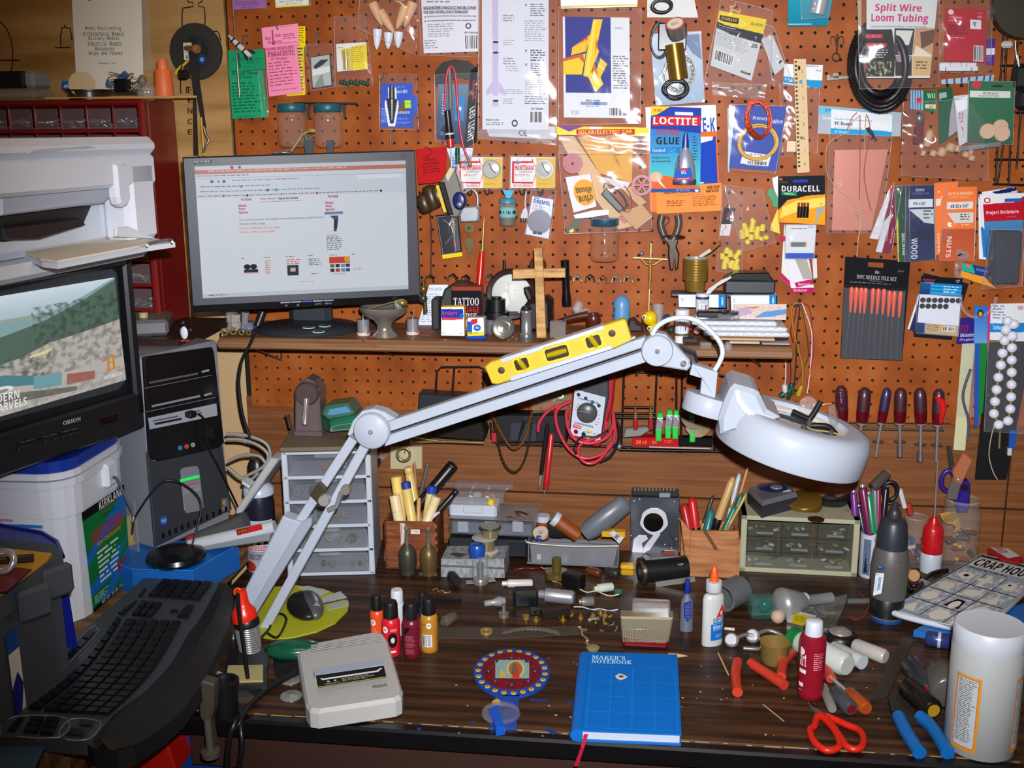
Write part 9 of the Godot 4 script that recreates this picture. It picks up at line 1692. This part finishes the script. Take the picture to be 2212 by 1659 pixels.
	var cv:=[1113,397,1855,420,1888,1052,1052,1018];p=dp(1480,750);thing("notebook","bright blue hardcover notebook with white title lettering","notebook",p);var blue:=M("0a62b4",.4);var up1:=dl(cv,DESK+.02);b=B.new();loft(b,lid_of(up1,DESK+.017),up1);part("front_cover",b,blue);b=B.new();loft(b,lid_of(up1,DESK),lid_of(up1,DESK+.003));part("back_cover",b,blue);b=B.new();var pg:=[]
	for q in up1:pg.append((q as Vector3).lerp((up1[0]+up1[2])/2.0,.03))
	loft(b,lid_of(pg,DESK+.003),lid_of(pg,DESK+.017));part("pages",b,M("b4bcc8",.7));var e0:Vector3=up1[0];var e3:Vector3=up1[3];rod("spine",Vector3(e0.x,DESK+.01,e0.z),Vector3(e3.x,DESK+.01,e3.z),[0,0,.0098,0,.0098,1,0,1],blue,14)
	dprint("cover_print",cv,DESK+.0204,"f 0a62b4|t 9 5 36 5 c8e0e8 B MAKER'S|t 9 11 43 5 c8e0e8 B NOTEBOOK|r 9 20 88 .4 2c90d4|r 9 40 88 .4 2c90d4|r 9 59 88 .4 2c90d4|r 9 78 88 .4 2c90d4|r 9 97 88 .4 2c90d4|r 9 20 .5 77 2c90d4|r 31 20 .5 77 2c90d4|r 53 20 .5 77 2c90d4|r 75 20 .5 77 2c90d4|r 96.5 20 .5 77 2c90d4|r 5 0 .6 100 084c90|p c8c4b8 35 33 39 29 43 30 48 33 45 36 41 38 37 36|p 5a4a4c 38 33 41 31 45 33 41 35",360,480);part("ribbon",plate_r(),M("b01c3c",.4))
	solo("pencil","pencil point poking out from behind the notebook","pencil",dp(1850,440),rodb(dp(1780,425,.004),dp(1940,432,.004),[.0038,0,.0038,.5,.001,.95,0,1]),M("b88a58",.5))
	zm(1300,1020,4.147)
	p=dp(390,1590);thing("clear_red_light","clear ribbed lens box with a red base behind the notebook","light",p);var zl:=p.z;boxat("red_base",175,1490,600,1600,zl,.05,M("6a0e1c",.25),.006);part("lens",plate([165,1300,640,1310,600,1530,180,1490],zl+.002,.03,.004),M("77705a",.15));boxat("clear_top",270,1180,610,1310,zl-.02,.03,G("c8c8c0",.16,.05),.003);boxat("grey_back",300,1200,600,1290,zl-.04,.01,M("6a6864",.4),.002)
	for k in 20:part("rib",tb(wl([190+k*22,1410,196+k*20,1520],zl+.003),.0012,4),M("8d8468",.15))
	p=dp(755,1415);thing("glue_pen","grey and blue glue pen standing behind the notebook","glue",p);var gp:=Transform3D(Basis.from_scale(Vector3(1,1,.7)),p);var s:=px(1,p);part("body",lx(gp,[0,0,58*s,0,60*s,20*s,56*s,230*s,50*s,290*s,26*s,330*s,24*s,350*s],22),M("6e7480",.35,.3));pp("blue_cap",p,[26,345,30,350,20,465,0,470],M("12308c",.3));part("blue_grip",plate([735,1185,800,1160,805,1300,765,1350,735,1290],p.z+.013,.006,.002),M("14328c",.35));
	for k in 8:part("grip_rib",tb(wl([745,1200+k*16,798,1195+k*16],p.z+.0135),.0012,4),M("0e246c",.3))
	p=dp(985,1535);thing("white_glue_bottle","white school glue bottle with an orange nozzle","glue",p);s=px(1,p);gp=Transform3D(Basis(Vector3.UP,.5)*Basis.from_scale(Vector3(1,1,.62)),p);part("body",lx(gp,[0,0,98*s,0,102*s,12*s,102*s,440*s,90*s,475*s,66*s,488*s],28),M("b9bab6",.35));pp("white_cap",p,[70,485,74,490,70,575,0,578],M("b9bec0",.35));pp("orange_nozzle",p,[42,575,36,620,22,690,8,712,0,715],M("d8561c",.35));var la:=art(100,200,"f b9bab6|p c82c24 30 36 74 0 110 36|c 70 26 10 7 c8c4b8|r 14 38 90 15 1c5a98|t 20 40 80 10 c8d4dc b ELMER'S|r 0 54 100 46 1460ac|t 14 56 84 12 d0dce8 b Glue-All|l 14 70 80 4 b0c8e0 1|l 30 84 50 10 90b0d8 2");b=B.new();b.X=gp;b.wrap(103*s,60*s,400*s,-.5,1.0,la[1]);part("label",b,pmat(la[0],"satin"))
	zm(1540,1280,3.292)
	p=dp(690,730);thing("red_paint_bottle","tall deep red paint bottle with a white cap","bottle",p);pp("body",p,[0,0,84,0,92,10,92,400,86,440,60,452],M("7e0f20",.3),28);pp("cap",p,[58,448,62,450,58,545,50,552,0,553],M("b9bec6",.4),28);la=art(110,190,"f 7e0f20|t 0 14 30 26 d8c8c8 B art|c 6 10 16 8 d8c8c8|l 56 10 40 36 c88890 9|r 0 46 30 8 d8c8c8|r 0 74 22 8 d8c8c8|l 0 88 26 4 c88890 1");b=B.new();b.X=Transform3D(Basis(),p);b.wrap(px(93,p),px(30,p),px(400,p),-1.2,.9,la[1]);part("label",b,pmat(la[0],"satin"))
	p=dp(1890,1085);thing("white_paste_jar","big white plastic paste jar with yellow bordered labels at the right","jar",p);pp("jar",p,[0,0,225,0,240,14,240,745,228,770],M("a4a6a4",.4),40);pp("lid",p,[236,745,238,752,238,880,226,892,200,888,0,889],M("b4b9c0",.4),40);la=art(130,400,"f b8b4b0|r 0 0 100 100 c88a14|r 6 3 86 93 b04a60|r 9 4 80 91 b0b4b4|l 14 6 70 84 4a4e52 34");b=B.new();b.X=Transform3D(Basis(),p)
	b.wrap(px(241,p),px(60,p),px(620,p),-1.15,-.38,la[1]);b.wrap(px(241,p),px(60,p),px(620,p),.65,1.4,la[1]);part("label",b,pmat(la[0],"satin"))
	var red:=M("b83420",.4);var dk:=M("34322e",.35,.7)
	for e in [["red_pliers","red handled cutters lying left of the gold cup",[[175,490,160,580,175,710],[265,500,360,560,510,660]],[150,450,260,430,270,520,190,500]],["red_pliers","second red handled pliers half behind the red paint bottle",[[555,430,500,500,485,600],[770,520,810,560,840,610]],[560,390,610,400,700,480,600,470]],["wire_stripper","wire strippers with two bright blue handles at the front right",[[1320,880,1380,1000,1470,1140],[1470,880,1560,960,1670,1140]],[1245,740,1300,690,1430,830,1480,900,1320,900,1270,830]]]:
		thing(e[0],e[1],"pliers",dp(e[3][0],e[3][1]));dslab("jaw",e[3],.01,dk)
		for q in e[2]:part("handle",tb(curve(dl(q,DESK+.009),5),.0088 if e[0]!="wire_stripper" else .0105,10),red if e[0]!="wire_stripper" else M("0c62a8",.35))
	p=dp(860,1000);thing("red_scissors","orange red handled scissors at the front edge","scissors",p);var sc:=M("c0200c",.35);dslab("blade",[670,745,700,800,830,880,760,890,690,800],.004,M("77756c",.25,.8))
	for q in [[740,890,770,880,850,960,900,1060,880,1110,800,1120,720,1060,690,980,720,950],[800,880,860,900,950,940,1040,980,1072,1050,1040,1110,960,1100,900,1020,860,960]]:part("handle_loop",tb(curve(dl(q,DESK+.006),4,true),.0055,8),sc)
	p=dp(435,490);thing("gold_cup","small open gold metal cup","cup",p);pp("cup",p,[0,0,85,0,100,30,105,140,108,145,100,142,90,30,0,24],M("a88c50",.28,.8),28)
	for k in 2:p=dp([130,280][k],[380,350][k]);thing("wrist_watch",["steel wrist watch lying tilted, left of the pair","steel wrist watch with its white dial up, right of the pair"][k],"watch",p);var wf:=frame(p+Vector3(0,.012,0),0,50,20);part("case",lx(wf,[0,.004,.0095,.004,.0125,.002,.013,-.003,0,-.004],20),M("a8a8a8",.2,.8));part("dial",lx(wf,[0,.0048,.0095,.0045],16),M("b8bcc0",.4));part("band",tb(curve([p+Vector3(.008,.012,-.006),p+Vector3(.03,.014,-.02),p+Vector3(.055,.008,-.01),p+Vector3(.05,.004,.012),p+Vector3(.02,.004,.014)],5),.004,6),M("8a8880",.3,.8))
	for e in [["paint_tube","white and green tube lying behind the red bottle",600,340,960,520,.021,"b4b8b0",.021],["glass_vial","clear vial with a white plastic stopper",850,380,1050,490,.012,"a0a4a0",.012],["clear_bottle","small clear glass bottle lying behind the vial",1000,370,1230,460,.013,"a8a49c",.013],["small_screwdriver","clear blue handled small screwdriver",780,660,850,830,.008,"77746c",.008],["grey_screwdriver","grey rubber handled screwdriver with a red end",860,700,985,830,.0125,"3c4046",.012],["orange_screwdriver","translucent orange handled screwdriver",960,710,1095,830,.0115,"98401c",.011],["yellow_screwdriver","black and yellow stubby screwdriver",1370,660,1570,840,.017,"17140f",.017],["dark_screwdriver","dark grey screwdriver with a red tip behind the stubby one",1400,500,1540,690,.019,"282c30",.019],["grey_can","grey metal canister lying beside the paste jar",1600,560,1680,720,.028,"4c4a44",.027],["striped_bottle","small blue and white striped bottle under the zine",1510,320,1690,350,.014,"24346c",.014],["toothpick","yellowish matchstick lying on the desk",35,425,110,585,.0016,"b89a58",.002],["toothpick","thin pale splinter lying near the front of the desk",350,790,505,915,.0009,"a89470",.001],["eraser_piece","white pencil eraser piece by the glue bottle",80,255,155,262,.003,"b8b0a0",.003],["steel_pin","steel shaft behind the green tube cap",530,245,600,285,.004,"8d8a80",.004]]:
		var a:=dp(e[2],e[3],e[8]);var t:=dp(e[4],e[5],e[8]);var r:float=e[6];thing(e[0],e[1],e[0].split("_")[-1],a);rod("body",a,t,[0,0,r*.8,.02,r,.1,r,.94,r*.8,1,0,1],M(e[7],.25),16)
		var ex:Array={"paint_tube":["green_cap",-.1,.06,1.02,"0f6a2c"],"glass_vial":["stopper",.86,1.08,1.05,"b8bcbc"],"yellow_screwdriver":["yellow_end",.97,1.01,.6,"a8801c"],"grey_screwdriver":["red_end",.96,1.01,.6,"6a1018"],"dark_screwdriver":["red_tip",.8,1.06,.5,"8a1018"],"striped_bottle":["white_stripe",.5,.62,1.04,"a8b0bc"],"orange_screwdriver":["shank",-1.2,.02,.28,"8d8a84"],"small_screwdriver":["shank",-.7,.02,.3,"8d8a84"]}.get(e[0],[])
		if ex:rod(ex[0],a,t,[0,ex[1],r*ex[3],ex[1],r*ex[3],ex[2],0,ex[2]],M(ex[4],.3),14)
	dslab_top("steel_blade","long dark steel trowel blade lying at an angle behind the strippers",dl([1110,770,1200,600,1360,300,1440,240,1430,330,1240,740],DESK+.003),M("3a352c",.3,.6),.003)
	p=dp(905,330);thing("reflector_light","small round black torch head with a faceted reflector","light",p);part("body",lt(p,[0,0,.03,0,.03,.008,.024,.014,0,.014],24),blk);part("reflector",lt(p+Vector3(0,.012,0),[.021,0,.019,.005,.006,.009,0,.009],12),M("b8b4a8",.12,.9))
	zm(1560,1000,4.367)
	p=dp(560,1330,.03);var q:=dp(750,1290,.03);thing("silver_floodlight","silver cone shaped flood lamp lying before the parts cabinet","lamp bulb",p);rod("cone",p,dp(1030,1270,.026),[0,-.12,.02,-.1,.03,0,.0305,.06,.017,.42,.0105,.48,.0105,1,0,1],M("9a9a98",.35,.6),26);rod("white_ring",q,dp(790,1285,.029),[.0125,0,.0135,.2,.0135,.8,.0125,1],white)
	thing("glass_block","green tinted clear glass block before the flood lamp","glass",dp(390,1370));part("block",bb(Vector3(.05,.045,.04),dp(385,1360,.0225),.008,12),G("5a9a90",.16,.04));orb("swirl",Vector3(.012,.014,.01),dp(400,1350,.024),M("0e4a44",.1),12)
	p=dp(170,1325);thing("green_bowl","tiny metal bowl with green glass inside","bowl",p);pp("bowl",p,[0,0,40,4,90,50,108,100,100,96,0,80],M("77776c",.3,.7),24);orb("green_glass",Vector3(.018,.01,.018),p+Vector3(0,.016,0),M("0c5a3c",.08),16)
	thing("grey_cup","grey cylindrical plastic cup lying behind the glue bottle","cup",dp(90,1280));rod("cup",dp(10,1270,.028),dp(170,1190,.03),[.02,.1,.022,0,.028,0,.028,1,0,1],M("5c5f60",.4),24)
	thing("cable_bag","clear bag of wires with a yellow and white label","bag",dp(900,1500));dslab("bag",[590,1360,900,1300,1180,1240,1160,1330,1060,1560,900,1560,610,1500],.018,G("b0b0a8",.16,.08));dprint("label",[615,1370,885,1440,860,1560,610,1500],DESK+.0186,"f b8bab4|r 22 20 78 80 c8b010|l 30 40 60 40 8a7a10 3|l 3 14 14 70 707068 6",90,50)
	for k in 12:part("wire",tb(curve(dl([700+k*30,1400-k*8,800+k*22,1330+k*10,900+k*20,1460-k*6,760+k*34,1500-k*9],DESK+.012),4),.0013,4),M(["8a8a84","5a2018","1c5a34","3a3a3a"][k%4],.4))
	solo("cream_figure","small cream crumpled shape lying before the wire bag","figure",dp(520,1470),ballat(.013,dp(525,1450,.013)),M("b89a80",.6));bit("phone_board","grey electronic panel with green marks behind the wire bag","box",1290,1320,220,40,"5a5e5a",8,0)
	solo("red_loop_wire","thin red wire loop lying beside the rotary tool","wire",dp(1300,1450),tb(curve(dl([1190,1430,1250,1480,1340,1440,1380,1330,1300,1230],DESK+.003),6),.0011,5),M("a02018",.4))
	zm(0,0,1)
	thing("spray_can","blue and white air duster can with a black cap behind the lamp arm","can",dp(575,1235));zm(480,780,3.319);p=W(300,1540,.2);p.y=DESK;pp("can",p,[0,0,100,0,104,10,104,480,90,540],M("1c1c2c",.3),28);pp("white_collar",p,[92,535,108,545,105,590,70,620],M("b8c0cc",.35),28);pp("cap",p,[62,615,66,640,60,760,40,790,0,792],blk,24);la=art(120,200,"f b8bcc4|t 10 4 70 22 181820 B ust-|t 14 22 74 24 181820 B Off|r 0 48 100 8 b03020|t 6 49 80 6 e0e0e0 b PROFESSIONAL|g 0 58 100 42 8a9098 b0b4bc|t 20 64 60 10 303440 B ORIGINAL|c 24 88 20 10 a83020");b=B.new();b.X=Transform3D(Basis(),p);b.wrap(px(105,p),px(10,p),px(400,p),-1.2,1.2,la[1]);part("label",b,pmat(la[0],"satin"))
	thing("white_router","white plastic router slab leaning beside the drawer tower","router",W(250,880,.25));part("slab",plate([95,1070,340,700,395,700,390,730,140,1090,100,1100],.26,.1,.003),M("aeb0b0",.4));part("foot",plate([140,860,200,900,190,920,135,880],.262,.03,.002),white)
	for k in 4:solo("grey_cable","grey network cable looping beside the tower, %s of four"%["topmost","second","third","lowest"][k],"cable",W(60,600,.2),tb(curve(wl([[30,520,160,530,300,580,345,660,320,740,200,810],[30,560,150,565,270,610,330,680,290,760,160,830],[40,720,150,675,260,680,310,730],[40,760,120,830,200,850,260,800]][k],.22),5),.0035,6),M("8a8882",.45))
	zm(0,850,3.687);thing("glue_stick_tubes","white tube with a red label lying on a silver tray beside the tower","tube",W(1800,1120,.36));rod("tube",W(1510,1215,.36),W(2190,1060,.34),[0,0,.013,0,.013,1,0,1],M("b8bcc0",.35),18);card("red_label",[1880,1085,2080,1040,2090,1080,1890,1130],.376,"f c01c24|r 4 20 40 50 1a1a14|t 6 28 36 34 e0c020 b Scotch");part("silver_tray",plate([1480,1240,2150,1130,2140,1180,1600,1260],.37,.06,.003),M("a4a8b0",.3,.4));rod("grey_tube",W(1500,1180,.34),W(1960,1010,.33),[0,0,.012,0,.014,.8,.018,1,0,1],M("4a4a4c",.35));part("red_band",plate([1490,1140,1540,1125,1550,1150,1500,1165],.36,.01),M("a82024",.4))
	zm(0,0,1)
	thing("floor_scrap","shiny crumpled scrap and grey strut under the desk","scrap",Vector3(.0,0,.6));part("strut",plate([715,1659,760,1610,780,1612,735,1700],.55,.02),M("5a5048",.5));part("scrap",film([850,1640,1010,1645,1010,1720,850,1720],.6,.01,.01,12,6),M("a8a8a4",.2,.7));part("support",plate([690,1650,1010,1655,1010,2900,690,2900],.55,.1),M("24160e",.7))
var spark:=B.new()
func bitless(p:Vector3)->void:spark.X=frame(p,rng.randf()*90);spark.box(Vector3(.0014,.0007,.0014))
func rodb(a:Vector3,b:Vector3,pf:Array)->B:
	var l:=a.distance_to(b);var o:=[]
	for i in pf.size():o.append(pf[i]*l if i%2 else pf[i])
	return lx(up(a,b),o,12)
func plate_r()->B:
	var b:=B.new();var a:=dl([1115,1040,1150,1040],DESK+.012);var c:=dl([1085,1160,1115,1160],DESK+.004);var e:=wl([1030,1310,1065,1310],.80)
	b.face(a[0],a[1],c[1],c[0]);b.face(c[0],c[1],e[1],e[0]);return b
func FZ(p:Vector3)->Transform3D: return Transform3D(Basis(Vector3.RIGHT, PI/2),p)
